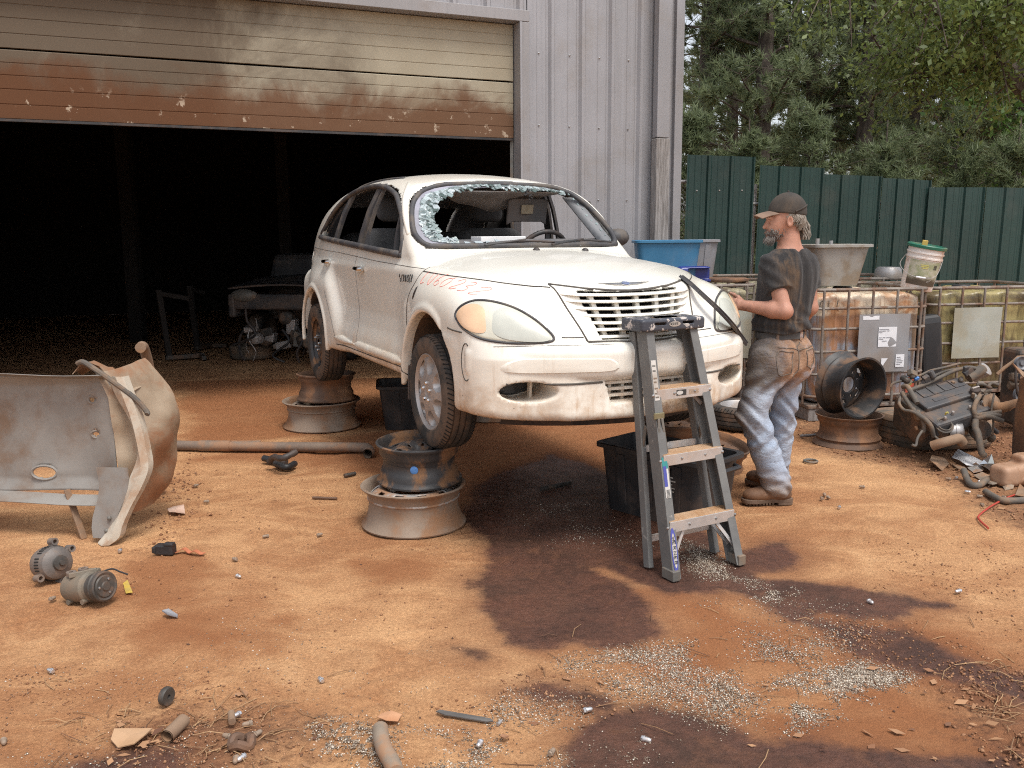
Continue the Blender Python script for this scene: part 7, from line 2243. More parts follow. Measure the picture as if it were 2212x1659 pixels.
def jeans_mat():
    t = NT('clay_stained_faded_jeans'); v = t.coord('Object'); x, y, z = t.sep(v)[:3]
    n = t.noise(v, 5.5, 7, .62, .5); f = t.noise(v, 3.0, 3)
    c = t.mix(t.ramp(f, .3, .7), (.34, .40, .50), (.45, .505, .59))
    c = t.mix(t.math('MULTIPLY', t.ramp(t.noise(t.coord('Object', (1, 1, 3)), 12, 5, .6), .45, .65), .25), c, (.20, .26, .37))
    seat = t.ramp(t.math('ADD', z, t.math('MULTIPLY', t.math('SUBTRACT', n, .5), .30)), .66, .78)
    seat = t.math('MULTIPLY', seat, t.ramp(t.noise(v, 9, 4), .15, .42))
    c = t.mix(t.math('MULTIPLY', seat, .88), c, t_mix_dirt(t, v, x))
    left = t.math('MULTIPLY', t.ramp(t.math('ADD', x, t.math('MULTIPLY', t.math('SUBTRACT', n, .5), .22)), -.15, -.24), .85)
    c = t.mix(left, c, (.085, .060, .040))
    cuff = t.ramp(t.math('ADD', z, t.math('MULTIPLY', t.math('SUBTRACT', n, .5), .30)), .24, .08)
    c = t.mix(t.math('MULTIPLY', cuff, .8), c, (.24, .165, .105))
    c = t.mix(t.math('MULTIPLY', t.ramp(n, .50, .66), .6), c, (.17, .125, .09))
    c = t.mix(t.math('MULTIPLY', t.ramp(t.noise(v, 60, 4, .7), .45, .7), .25), c, (.16, .19, .26))
    t.set('Base Color', c).set('Roughness', .95)
    return t.bump(t.math('ADD', t.noise(t.coord('Object', (14, 14, 24)), 1.5, 6, .65, 1.0), t.math('MULTIPLY', t.noise(v, 300, 2), .12)), .6, .014).m
def t_mix_dirt(t, v, x):
    g = t.ramp(t.math('ADD', x, t.math('MULTIPLY', t.math('SUBTRACT', t.noise(v, 6, 4), .5), .3)), -.10, .05)
    return t.mix(g, (.115, .085, .058), (.33, .165, .065))
P_, Q_, N_ = surface_nets(f_jeans, (-.30, -.24, .0), (.26, .36, 1.06), .0085)
JN = np_mesh('jeans', P_, Q_, jeans_mat(), MAN, N_)
jb = BVHTree.FromPolygons([Vector(p) for p in P_], [tuple(q) for q in Q_])
def on_jeans(pts, off=.0015):
    out = []
    for p in pts:
        h = jb.find_nearest(Vector(p)); out.append(h[0] + h[1] * off)
    return out
M['stitch'] = pm('jeans_seam', (.12, .10, .09), (.20, .16, .12), 20, .9)
def seat_pt(u, z, v=-.16): x, y = L2W(u, v); return (x, y, z)
for nm, pts in (('back_pocket', [(-.15, .945), (-.035, .932), (-.04, .80), (-.085, .775), (-.145, .80), (-.15, .945)]), ('back_pocket', [(.075, .935), (.150, .945), (.150, .84), (.125, .815), (.08, .835), (.075, .935)]), ('yoke_seam', [(-.165, .975), (-.08, .965), (.02, .94), (.09, .955), (.16, .975)]), ('rear_seam', [(.02, 1.0), (.02, .92), (.012, .84), (-.0, .76)])):
    dense = []
    for a, b in zip(pts, pts[1:]):
        for k in range(6): dense.append(seat_pt(a[0] + (b[0] - a[0]) * k / 6, a[1] + (b[1] - a[1]) * k / 6))
    dense.append(seat_pt(*pts[-1]))
    MB().tube(on_jeans(dense), .0028, 5).build(nm, M['stitch'], JN, True, angle=180)
# belt with loops
bp = []
for k in range(40):
    g = 6.2832 * k / 40; x, y = L2W(.150 * math.cos(g), .120 * math.sin(g)); bp.append((x - .004, y, 1.018))
mb = MB()
for k in range(40):
    a, b = Vector(bp[k]), Vector(bp[(k + 1) % 40])
    n_ = Vector((a.x + .004, a.y, 0)).normalized() * .006; n2 = Vector((b.x + .004, b.y, 0)).normalized() * .006
    h = Vector((0, 0, .018))
    mb.add([a - h + n_, b - h + n2, b + h + n2, a + h + n_, a - h - n_, b - h - n2, b + h - n2, a + h - n_], [(0, 1, 2, 3), (7, 6, 5, 4), (3, 2, 6, 7), (1, 0, 4, 5)])
BELT = mb.build('belt', pm('dark_grey_belt', (.05, .05, .052), (.08, .078, .075), 12, .7), MAN, True)
for u in (-.105, .05, .13):
    v = -.120 * math.sqrt(max(0, 1 - (u / .150) ** 2)) - .009
    x, y = L2W(u, v); MB().box((x - .004, y, 1.015), (.016, .006, .05), None).build('belt_loop', JN.data.materials[0], BELT)
# --- boots
def boot(name, o, ang):
    def f(X, Y, Z):
        d = cone(X, Y, Z, (0, 0, .16), (-.005, 0, .075), .052, .050)
        d = smin(d, cone(X, Y, Z, (.03, 0, .055), (-.09, 0, .062), .042, .044), .035)
        d = smin(d, ell(X, Y, Z, (-.15, -.004, .055), (.075, .052, .042)), .035)
        d = d + .003 * np.sin(X * 110) * sstep(X, -.02, -.06) * sstep(X, -.15, -.10) * (Z > .07)
        return smax(d, .030 - Z, .004)
    P_, Q_, N_ = surface_nets(f, (-.26, -.09, 0), (.10, .09, .24), .008)
    e = empty('boot', o, ang); e.parent = MAN
    np_mesh('upper', P_, Q_, M.setdefault('boot', pm('scuffed_brown_leather', (.155, .075, .036), (.10, .05, .028), 8, .7, 0, .3, 90, dirt=(.28, .16, .09), damt=.6)), e, N_)
    ol = [(.075, 0), (.065, .036), (.0, .041), (-.08, .042), (-.15, .055), (-.21, .040), (-.232, -.004), (-.21, -.046), (-.15, -.058), (-.08, -.042), (0, -.041), (.065, -.036)]
    ol = [tuple(p) for p in smooth_poly(ol, 4)]
    MB().prism(ol, .012, .036).build('sole', M.setdefault('sole', pm('worn_sole', (.10, .065, .042), (.15, .10, .07), 12, .9)), e, bevel=.003)
    MB().prism([(p[0] * 1.0, p[1] * .98) for p in ol if p[0] > -.02], -.004, .014).build('heel', M['sole'], e, bevel=.003)
    mb = MB()
    for k in range(9): mb.box((-.05 - .02 * k, 0, .008), (.011, .075 + .02 * math.sin(k / 8 * 3.1), .010))
    mb.build('tread', M['sole'], e)['kind'] = 'stuff'
boot('boot', (.020, -.052, .004), R(3))
boot('boot', (.085, .215, .004), R(-52))
# --- cap
def f_cap(X, Y, Z):
    d = ell(X, Y, Z, (.012, 0, 1.722), (.110, .088, .112))
    d = smax(d, (1.712 - .10 * (X - .0)) - Z + .0, .006)
    d = np.maximum(d, -np.maximum(np.hypot((Z - 1.735) / .022, Y / .032) * .02 - .02, .06 - X))       # opening at the back
    return d
P_, Q_, N_ = surface_nets(f_cap, (-.13, -.12, 1.66), (.15, .12, 1.86), .0055)
CAP = np_mesh('cap', P_, Q_, pm('washed_black_cap', (.036, .032, .029), (.055, .048, .042), 14, .95, 0, .3, 200, dirt=(.12, .08, .05), damt=.45), MAN, N_)
g = []
for i in range(9):
    t = i / 8
    row = []
    for j in range(13):
        s = -1 + j / 6
        row.append(Vector((-.085 - .088 * t * (1 - .35 * s * s) - .005 + .035 * s * s * (1 - t), .074 * s * (1 - .12 * t), 1.725 - .012 * t - .018 * s * s - .012 * t * t)))
    g.append(row)
MB().sheet(g, .005).build('brim', pm('faded_brown_brim', (.24, .16, .115), (.17, .115, .085), 12, .95), CAP, True)
MB().sphere((.012, 0, 1.836), .008, 10, 6).build('cap_button', CAP.data.materials[0], CAP, True)
MB().tube(smooth_poly([(.03, -.090, 1.722), (.075, -.074, 1.742), (.105, -.042, 1.757), (.117, 0, 1.762), (.105, .042, 1.757)], 5, False), .005, 6).build('cap_seam', CAP.data.materials[0], CAP, True)
# --- hair and beard, built from strands
M['hair'] = pm('greying_blond_hair', (.17, .14, .11), (.32, .29, .25), 30, .6)
M['beard'] = pm('grey_beard', (.11, .095, .085), (.24, .215, .195), 40, .8)
rs_ = random.Random(5); mb = MB()
for k in range(230):
    a = rs_.uniform(-1.0, 1.0)
    ang = a * 1.9
    x0, y0 = .020 + .086 * math.cos(ang), .080 * math.sin(ang)
    z0 = 1.712 - .02 * rs_.random()
    L_ = rs_.uniform(.04, .075) * (1.2 if abs(a) < .55 else .8)
    if x0 < .012: L_ *= .35
    pts = [Vector((x0, y0, z0)), Vector((x0 + .008, y0 * 1.05, z0 - L_ * .4)), Vector((x0 - .002 + rs_.uniform(-.01, .012), y0 * (.98 + rs_.uniform(-.1, .1)), z0 - L_ * .75)), Vector((x0 - .012 + rs_.uniform(-.01, .02), y0 * .88, z0 - L_))]
    mb.tube(pts, [.0045, .0045, .0035, .0012], 4, cap=False)
for k in range(90):                                               # loose tail at the nape
    a = rs_.uniform(-1, 1)
    p = Vector((.104, .03 * a, 1.695)); pts = [p]
    for j in range(5): p = p + Vector((.010 * math.cos(j * 1.2 + a * 3) + rs_.uniform(-.008, .010), rs_.uniform(-.010, .010), -.026)); pts.append(p)
    mb.tube(pts, [.005, .005, .0045, .004, .003, .001], 4, cap=False)
h_ = mb.build('hair', M['hair'], MAN, True); h_['kind'] = 'stuff'
mb = MB()
hb = BVHTree.FromPolygons([tuple(w.co) for w in BODY.data.vertices], [tuple(p.vertices) for p in BODY.data.polygons])
for k in range(620):
    z = rs_.uniform(1.560, 1.625); x = rs_.uniform(-.115, -.005); y = rs_.choice((-1, 1)) * rs_.uniform(0, .07)
    if z > 1.62 and x < -.085 and abs(y) < .012: continue
    if x > -.03 and z < 1.59: continue
    if x > -.05 and rs_.random() < .75: continue
    h = hb.find_nearest(Vector((x, y, z)))
    if h[0] is None or h[0].z > 1.660 or (h[0].x > -.02 and rs_.random() < .4): continue
    if -1.0 < 0 and h[0].z > 1.642 and h[0].x < -.05: continue
    d = (h[1] * .5 + Vector((-.35, 0, -.9))).normalized(); L_ = rs_.uniform(.004, .010) + (.026 if h[0].z < 1.592 and h[0].x < -.06 else 0)
    a = h[0]; b = a + d * L_ * .5 + h[1] * .003; c_ = a + d * L_ + Vector((rs_.uniform(-.004, .004), rs_.uniform(-.004, .004), -.004))
    mb.tube([a, b, c_], [.0024, .002, .0006], 4, cap=False)
h_ = mb.build('beard', M['beard'], MAN, True); h_['kind'] = 'stuff'
# small dark tool in the left hand
hp = Vector(WRL) + Vector(fwl) * .105 - Vector(HUP) * .022
tl = empty('hand_tool', PO + hp, label='small dark tool held in the left hand of the man', cat='tool')
MB().tube([Vector(HSD) * -.075, Vector(HSD) * .045], .010, 8).build('grip', M['black'], tl, True)
MB().tube([Vector(HSD) * -.07, Vector(HSD) * -.09 + Vector(fwl) * -.05], .008, 8).build('shank', M['greasy'], tl, True)
# ================================================================== old engine on the torn tyre
def Z(u, v, Y): return AT((3450 + u * .3617) / 3.9375, (1400 + v * .3617) / 3.9375, Y)
M['engine_plastic'] = pm('dusty_black_engine_cover', (.055, .055, .06), (.085, .08, .078), 5, .6, 0, .1, 90, dirt=(.20, .125, .08), damt=.5, dscale=7)
M['hose'] = pm('dusty_rubber_hose', (.09, .08, .07), (.15, .125, .10), 8, .85, dirt=(.24, .15, .09), damt=.6, dscale=9)
M['clay_metal'] = pm('clay_caked_metal', (.26, .175, .115), (.20, .125, .08), 7, .85, 0, .4, 50, dirt=(.34, .17, .075), damt=.6, dscale=5)
EY = 6.15
o_ = Z(560, 580, EY - .10); uu = (Z(1130, 400, EY - .02) - o_); Lu = uu.length; ux = uu.normalized()
tl = Z(440, 375, EY + .12) - o_
vy = (tl - ux * tl.dot(ux)); Lv = vy.length; vy.normalize(); wz = ux.cross(vy)
if wz.y > 0: pass
EM_ = Matrix((ux, vy, wz)).transposed().to_4x4(); EM_.translation = o_
ENG = empty('car_engine', (0, 0, 0), label='greasy black four cylinder car engine with tangled hoses, sitting in the torn tyre', cat='engine')
ENG.matrix_world = EM_
sgn_ = 1 if (EM_.to_3x3() @ Vector((0, 0, 1))).y < 0 or (EM_.to_3x3() @ Vector((0, 0, 1))).z > 0 else -1
def zz(h): return h * sgn_
def ebox(x0, x1, y0, y1, h0, h1, nm, mat, par=ENG, bev=.006):
    return MB().box(((x0 + x1) / 2, (y0 + y1) / 2, zz((h0 + h1) / 2)), (x1 - x0, y1 - y0, h1 - h0)).build(nm, mat, par, bevel=bev)
ebox(-.06, Lu + .04, -.05, Lv + .06, -.30, -.035, 'engine_block', M['greasy'], bev=.02)
ebox(-.04, Lu + .05, -.16, .02, -.14, -.03, 'cam_cover', M['engine_plastic'], bev=.02)
CV = ebox(0, Lu, 0, Lv, -.04, .0, 'top_cover', M['engine_plastic'], bev=.010)
for k in range(4):
    x = Lu * (.16 + .205 * k); y0 = Lv * .55
    MB().box((x, y0 + .045, zz(.003)), (.012, .10, .008)).build('embossed_mark', M['engine_plastic'], CV, bevel=.002)
    MB().box((x + .038, y0, zz(.003)), (.075, .012, .008)).build('embossed_mark', M['engine_plastic'], CV, bevel=.002)
MB().box((Lu * .5, Lv * .28, zz(.002)), (Lu * .55, Lv * .16, .005)).build('name_plate', M['engine_plastic'], CV, bevel=.002)
OC = MB().lathe([(.0, .03), (.028, .03), (.034, .024), (.036, .0), (.042, -.01), (.042, -.03)], 28, Matrix.Translation((Lu * .93, Lv * .06, zz(.004))) @ Matrix.Diagonal((1, 1, sgn_, 1))).build('oil_cap', M['black'], ENG, True, angle=40)
MB().box((Lu * .93, Lv * .06, zz(.040)), (.056, .014, .016)).build('cap_grip', M['alloy'], OC, bevel=.003)
for (x, y) in ((Lu * .30, -.10), (Lu * .62, -.10), (Lu * .88, -.09), (Lu * .1, -.13)):
    MB().lathe([(.012, -.04), (.012, .0), (.008, .008), (0, .008)], 8, Matrix.Translation((x, y, zz(-.01))) @ Matrix.Diagonal((1, 1, sgn_, 1))).build('bolt', M['alloy'], ENG)
def wtube(pts, r, nm, mat, n=10, k=6):
    inv = EM_.inverted()
    p = smooth_poly([inv @ Z(*q) for q in pts], k, False)
    return MB().tube(p, r, n).build(nm, mat, ENG, True, angle=60)
E1 = EY
wtube([(755, 640, E1 - .22), (762, 625, E1 - .24), (785, 620, E1 - .25)], .007, 'dipstick', M['yellow'])
hoses = [([(285, 405, 6.2), (340, 500, 6.1), (440, 630, 6.0), (540, 700, 5.95), (600, 780, 5.93), (625, 880, 5.95)], .016), ([(290, 340, 6.25), (340, 340, 6.2), (390, 420, 6.1), (445, 520, 6.03)], .018), ([(270, 440, 6.2), (250, 520, 6.1), (300, 590, 6.05), (390, 610, 6.0), (470, 660, 6.0), (510, 740, 5.98), (505, 840, 6.0)], .011),
         ([(155, 340, 6.3), (190, 300, 6.3), (330, 262, 6.3), (480, 215, 6.32), (590, 165, 6.35), (740, 130, 6.35), (910, 85, 6.38)], .009), ([(380, 370, 6.25), (540, 310, 6.28), (700, 235, 6.3), (840, 170, 6.34), (1000, 130, 6.36), (1080, 140, 6.36)], .014), ([(330, 300, 6.3), (470, 270, 6.3), (620, 225, 6.34), (760, 165, 6.36), (900, 140, 6.38)], .010),
         ([(1140, 420, 6.1), (1090, 500, 6.02), (1065, 580, 5.98), (1085, 640, 5.96), (1170, 640, 5.96), (1360, 610, 5.95)], .016), ([(1070, 600, 5.98), (1100, 680, 5.95), (1220, 660, 5.93), (1380, 715, 5.92)], .017), ([(1100, 690, 5.95), (1230, 645, 5.94), (1355, 655, 5.93)], .015), ([(1085, 700, 5.95), (1080, 780, 5.92), (1110, 850, 5.88), (1130, 960, 5.84), (1150, 1060, 5.82), (1180, 1090, 5.82)], .022),
         ([(1120, 470, 6.1), (1190, 440, 6.08), (1220, 350, 6.1), (1250, 300, 6.12), (1330, 320, 6.12)], .012), ([(500, 820, 5.95), (450, 900, 5.9), (430, 980, 5.86), (390, 970, 5.86)], .009), ([(1285, 410, 6.0), (1265, 520, 5.98), (1255, 600, 5.97), (1275, 720, 5.95), (1265, 880, 5.95)], .007), ([(640, 880, 5.93), (700, 920, 5.9), (800, 890, 5.9), (920, 880, 5.92)], .008), ([(480, 640, 6.0), (520, 760, 5.97), (515, 830, 5.97)], .014), ([(1105, 320, 6.15), (1160, 310, 6.13), (1210, 340, 6.13)], .012)]
for p, r in hoses: wtube(p, r, 'hose', M['hose'])
# inlet housing with round mouth, clamp, clay covered pipe
def ering(c, axis, prof, nm, mat, n=28):
    Mx = Matrix.Translation(Z(*c)) @ Vector(axis).normalized().to_track_quat('Z', 'Y').to_matrix().to_4x4()
    return MB().lathe(prof, n, EM_.inverted() @ Mx).build(nm, mat, ENG, True, angle=40)
ering((750, 745, 5.93), (-.05, -.75, .66), [(.052, -.12), (.058, -.05), (.058, -.03), (.063, -.025), (.063, -.012), (.052, -.01), (.050, .0), (.044, .0), (.040, -.01), (.040, -.11)], 'inlet_housing', M['hose'])
ering((845, 820, 5.97), (.95, -.3, .1), [(.0, -.03), (.05, -.03), (.05, .01), (.054, .012), (.054, .024), (.048, .026), (.048, .05), (.052, .055), (.04, .06), (0, .055)], 'clamp_joint', M['alloy'])
ering((1175, 160, 6.4), (.5, -.55, .6), [(0, -.10), (.04, -.10), (.045, -.03), (.052, -.02), (.052, .02), (.03, .03), (0, .03)], 'sensor_housing', M['alloy'])
ering((1090, 190, 6.38), (.8, .1, .45), [(0, -.07), (.04, -.07), (.04, .06), (.03, .07), (0, .07)], 'pipe_stub', M['hose'])
wtube([(610, 985, 5.86), (700, 955, 5.83), (830, 920, 5.82), (900, 905, 5.84), (940, 950, 5.86)], [.030, .034, .036, .036, .034, .033] * 5 if False else .034, 'clay_pipe', M['clay_metal'])
ering((1160, 810, 6.0), (.2, -.9, .2), [(0, .02), (.03, .02), (.06, .015), (.07, 0), (.07, -.05), (0, -.06)], 'pulley', M['greasy'])
rse = random.Random(9)
for k in range(34):                                   # lumps, brackets and plugs around the head
    u, v = rse.choice(((rse.uniform(280, 1000), rse.uniform(150, 330)), (rse.uniform(420, 1000), rse.uniform(640, 900)), (rse.uniform(1050, 1300), rse.uniform(250, 480)), (rse.uniform(980, 1330), rse.uniform(650, 900))))
    Y = 6.28 if v < 340 else 6.08
    p = EM_.inverted() @ Z(u, v, Y)
    s_ = rse.uniform(.018, .045)
    mb = MB()
    if k % 2: mb.box((0, 0, 0), (s_ * 1.6, s_, s_ * .8))
    else: mb.lathe([(0, -s_), (s_ * .6, -s_), (s_ * .6, s_ * .3), (s_ * .4, s_ * .6), (0, s_ * .7)], 10)
    mb.xf(Matrix.Translation(p) @ Euler((rse.uniform(0, 3), rse.uniform(0, 3), 0)).to_matrix().to_4x4())
    mb.build(rse.choice(('bracket', 'plug', 'connector')), rse.choice((M['hose'], M['greasy'], M['clay_metal'], M['engine_plastic'], M['grey_metal'])), ENG, bevel=.003)
for (u, v, m) in ((440, 250, 'blue'), (355, 305, 'yellow')):
    p = EM_.inverted() @ Z(u, v, 6.28)
    MB().box(p, (.035, .02, .02)).build('wire_plug', M[m], ENG, bevel=.003)
# exhaust branch and a second engine front at the picture's edge
e = empty('exhaust_manifold', Z(1240, 520, 6.05), label='rusty tan exhaust pipe with flared flange lying right of the black engine', cat='exhaust pipe')
oz = e.location.copy()
MB().tube(smooth_poly([Z(1215, 560, 6.1) - oz, Z(1240, 480, 6.08) - oz, Z(1300, 560, 6.0) - oz, Z(1400, 560, 5.98) - oz, Z(1520, 520, 6.0) - oz, Z(1700, 520, 6.05) - oz, Z(1850, 560, 6.0) - oz], 6, False), [.046] * 9 + [.036] * 12 + [.030] * 16, 14).build('pipe', M['clay_metal'], e, True)
MB().lathe([(.0, .0), (.06, .0), (.064, .012), (.06, .022), (0, .022)], 20, Matrix.Rotation(R(70), 4, 'X')).build('flange', M['clay_metal'], e, True)
S2 = empty('engine_front', Z(1580, 120, 6.9), label='rusty engine with grey pulleys standing at the right edge beside the yellow tank', cat='engine')
oz = S2.location.copy()
for (u, v, r_) in ((1575, 85, .050), (1620, 225, .05), (1590, 430, .07)):
    c = Z(u, v, 6.85) - oz
    MB().lathe([(0, .03), (r_ * .35, .03), (r_ * .5, .015), (r_ * .85, .02), (r_, .028), (r_ + .004, .02), (r_ - .008, .008), (r_ + .004, -.005), (r_, -.012), (0, -.012)], 28, Matrix.Translation(c) @ Matrix.Rotation(R(80), 4, 'X')).build('pulley', pm('grey_blue_pulley', (.12, .125, .14), (.17, .17, .18), 6, .5, .4), S2, True, angle=40)
MB().box(Z(1700, 330, 7.05) - oz, (.40, .25, .62)).build('block', M['greasy'], S2, bevel=.03)
MB().tube([Z(1315, 205, 6.9) - oz, Z(1400, 130, 6.9) - oz, Z(1500, 60, 6.9) - oz, Z(1540, 20, 6.9) - oz, Z(1640, 15, 6.9) - oz], .014, 8).build('fuel_line', M['clay_metal'], S2, True)
MB().tube(smooth_poly([Z(1525, 110, 6.85) - oz, Z(1520, 260, 6.83) - oz, Z(1545, 420, 6.83) - oz, Z(1620, 500, 6.83) - oz], 5, False), .010, 8).build('belt', M['black'], S2, True)
for k in range(8):
    c = Z(rse.uniform(1460, 1640), rse.uniform(150, 420), 6.95) - oz
    MB().box((0, 0, 0), (.08, .06, .05)).xf(Matrix.Translation(c) @ Matrix.Rotation(rse.uniform(0, 3), 4, 'X')).build('bracket', rse.choice((M['clay_metal'], M['greasy'], M['grey_metal'])), S2, bevel=.008)
# big brown rusted tank half in the frame
e = empty('rusty_tank', (3.70, 5.66, 0), R(-22), label='dark brown rusted sheet metal drum shell leaning at the right edge', cat='scrap shell')
g = []
for i in range(19):
    a = R(150 + 120 * i / 18)
    g.append([Vector((.33 * math.cos(a) + .05 * (z > .5) * math.sin(3 * a), .33 * math.sin(a), z + (.05 * math.sin(5 * a) - .03 * (i < 6) * i * .3 if z > .6 else 0))) for z in (0, .15, .3, .45, .6, .70)])
    g[-1] = [p + Vector((.02 * math.sin(9 * p.x + 5 * p.z) , .025 * math.sin(7 * p.z + 6 * a), 0)) for p in g[-1]]
MB().sheet(g, .012).build('shell', pm('dark_rust_sheet', (.075, .042, .026), (.16, .08, .042), 3, .85, 0, .5, 30, dirt=(.26, .13, .06), damt=.7, dscale=3), e, True)
g = [[Vector((-.30 + .12 * i / 4 - .03 * j, -.05 + .02 * j, .62 + .12 * j / 3 - .10 * i / 4)) for j in range(4)] for i in range(5)]
MB().sheet(g, .008).build('bent_flap', M['rust_steel'], e, True)
# washer bottle, hose, flaps and scrap in the dirt
def f_bot(X, Y, Z_):
    d = smax(smax(np.abs(X) - .14, np.abs(Y) - .09, .05), np.abs(Z_ - .09) - .085, .05)
    d = smin(d, smax(smax(np.abs(X - .13) - .08, np.abs(Y) - .07, .04), np.abs(Z_ - .15) - .10, .04), .03)
    d = smin(d, cone(X, Y, Z_, (.06, -.08, .05), (.07, -.135, .045), .032, .030), .015)
    return np.maximum(d, -cone(X, Y, Z_, (.07, -.11, .046), (.075, -.2, .044), .022, .022)) - .004 * np.exp(-((X + .02) / .006) ** 2)
P_, Q_, N_ = surface_nets(f_bot, (-.2, -.17, -.03), (.26, .13, .29), .0085)
o = np_mesh('coolant_bottle', P_, Q_, pm('peach_plastic', (.40, .25, .165), (.33, .195, .12), 5, .6, dirt=(.27, .125, .06), damt=.8, dscale=6), None, N_)
q = Z(1400, 1400, 5.2); q = G2(2150, 1050); o.location = (q.x + .10, q.y + .02, 0); o.rotation_euler = (0, 0, R(18)); o.scale = (.8, .8, .8); tag(o, 'dusty peach coloured plastic coolant bottle lying in the dirt at right', 'plastic bottle')
def gz(u, v, z=0.0): return G((3450 + u * .3617) / 3.9375, (1400 + v * .3617) / 3.9375, z)
def ground_tube(name, pts, r, mat, label, cat, n=10):
    p = [gz(u, v, z) for u, v, z in pts]; c = p[0].copy(); c.z = 0
    o = MB().tube([q - c for q in smooth_poly(p, 6, False)], r, n).build(name, mat, None, True, angle=60); o.location = c
    return tag(o, label, cat)
ground_tube('rubber_hose', [(955, 1250, .06), (990, 1350, .03), (1040, 1410, .022), (1120, 1410, .022), (1220, 1350, .03), (1350, 1345, .035), (1480, 1370, .03)], .021, M['hose'], 'thick grey rubber hose curved in an S on the dirt by the plastic bottle', 'hose')
ground_tube('rubber_hose', [(1190, 1480, .02), (1270, 1530, .02), (1370, 1575, .02), (1500, 1580, .02), (1660, 1570, .02)], .02, M['hose'], 'dusty hose lying straight along the dirt below the grey scraps', 'hose')
def scrap(name, pts, lift, mat, label, cat, th=.004, seed=0):
    """crumpled flat piece; outline in picture coordinates of the ground"""
    r_ = random.Random(seed); p = [gz(u, v) for u, v in pts]; c = sum(p, Vector()) / len(p)
    mb = MB(); top = [Vector((q.x - c.x, q.y - c.y, .006 + lift * r_.random())) for q in p]
    top = top + [Vector((0, 0, .006 + lift * .6))]
    n = len(p); vs = top + [q - Vector((0, 0, th)) for q in top]
    fs = [(k, (k + 1) % n, n) for k in range(n)] + [(n + 1 + (k + 1) % n, n + 1 + k, 2 * n + 1) for k in range(n)] + [(k, n + 1 + k, n + 1 + (k + 1) % n, (k + 1) % n) for k in range(n)]
    o = mb.add(vs, fs).build(name, mat); o.location = c
    return tag(o, label, cat)
M['grey_scrap'] = pm('dusty_grey_plastic', (.20, .165, .13), (.28, .22, .165), 8, .85, dirt=DUST, damt=.6, dscale=8)
scrap('paper_sheet', [(820, 1130), (885, 1085), (1150, 1215), (1130, 1235), (980, 1240), (900, 1180)], .05, M['paper'], 'white folded paper sheet lying against the torn tyre', 'paper', .001, 1)
scrap('foil_wrapper', [(1165, 1215), (1250, 1150), (1285, 1190), (1270, 1290), (1180, 1290), (1120, 1250)], .05, M['chrome'], 'crumpled silver and gold foil wrapper beside the white paper', 'wrapper', .001, 2)
scrap('plastic_flap', [(1055, 1325), (1150, 1310), (1310, 1375), (1315, 1440), (1260, 1455), (1180, 1400)], .04, M['grey_scrap'], 'bent grey plastic flap next to the S shaped hose', 'plastic scrap', .004, 3)
scrap('plastic_flap', [(1360, 1430), (1440, 1400), (1510, 1420), (1490, 1470), (1400, 1480)], .06, M['grey_scrap'], 'curled grey plastic flap under the coolant bottle', 'plastic scrap', .004, 4)
scrap('sheet_scrap', [(1510, 1560), (1560, 1440), (1660, 1540), (1640, 1600)], .03, M['clay_metal'], 'clay coloured triangular sheet scrap at the right edge', 'scrap', .004, 5)
scrap('bent_sheet', [(575, 1230), (600, 1180), (740, 1170), (790, 1210), (720, 1260), (650, 1275)], .07, M['clay_metal'], 'clay covered bent sheet half buried before the torn tyre', 'scrap', .005, 6)
scrap('bent_sheet', [(780, 1175), (860, 1210), (960, 1250), (1050, 1320), (1010, 1320), (880, 1250)], .03, M['clay_metal'], 'long brown strip of bent sheet left of the S shaped hose', 'scrap', .004, 7)
scrap('plastic_gasket', [(990, 1240), (1080, 1215), (1180, 1250), (1150, 1300), (1060, 1290)], .03, M['worn_alloy'], 'lacy metal gasket in the dirt below the white paper', 'gasket', .002, 8)
o = MB().tube([Vector((.045 * math.cos(g), .045 * math.sin(g), .008)) for g in [6.283 * k / 28 for k in range(28)]], .008, 8, closed=True).build('rubber_ring', M['grey_metal'], None, True); q = G2(1751, 998); o.location = q; tag(o, 'flat dark metal ring on the clay right of the boots', 'ring')
ground_tube('red_cable', [(1660, 1480, .012), (1500, 1520, .012), (1400, 1560, .012), (1250, 1640, .012), (1120, 1740, .012), (1125, 1790, .012), (1200, 1860, .012), (1220, 1880, .012)], .0055, pm('red_air_hose', (.42, .055, .035), (.36, .045, .03), 6, .5), 'thin red air hose end looping onto the clay at the right edge', 'hose', 8)
o = MB().tube([Vector((0, 0, .01)), Vector((.24, .05, .012))], .010, 8).build('stick', M['old_wood'], None); o.location = G2(1728, 944); tag(o, 'short grey stick beside the brown rim pair', 'stick')

# ================================================================== left side: torn body panel, alternator, compressor, exhaust pipe
def Z3(u, v, Y): return AT(u * .7232 / 3.9375, (1200 + v * .7232) / 3.9375, Y)
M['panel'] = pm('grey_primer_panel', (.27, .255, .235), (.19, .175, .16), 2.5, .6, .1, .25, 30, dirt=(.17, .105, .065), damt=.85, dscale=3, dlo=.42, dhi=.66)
M['tan_skin'] = pm('tan_dusty_skin', (.38, .30, .215), (.27, .19, .125), 4, .6, .1, .2, 30, dirt=(.27, .12, .055), damt=.85, dscale=3.5)
M['cream_edge'] = pm('chipped_cream_edge', (.52, .47, .39), (.44, .38, .30), 4, .6, 0, .1, 60, dirt=(.33, .17, .08), damt=.6, dscale=5)
PN = empty('torn_body_panel', (-2.1, 4.5, 0), label='torn grey car body panel standing on edge with a curled tan outer skin', cat='car body panel')
po_ = PN.location.copy()
def pl(p): return p - po_
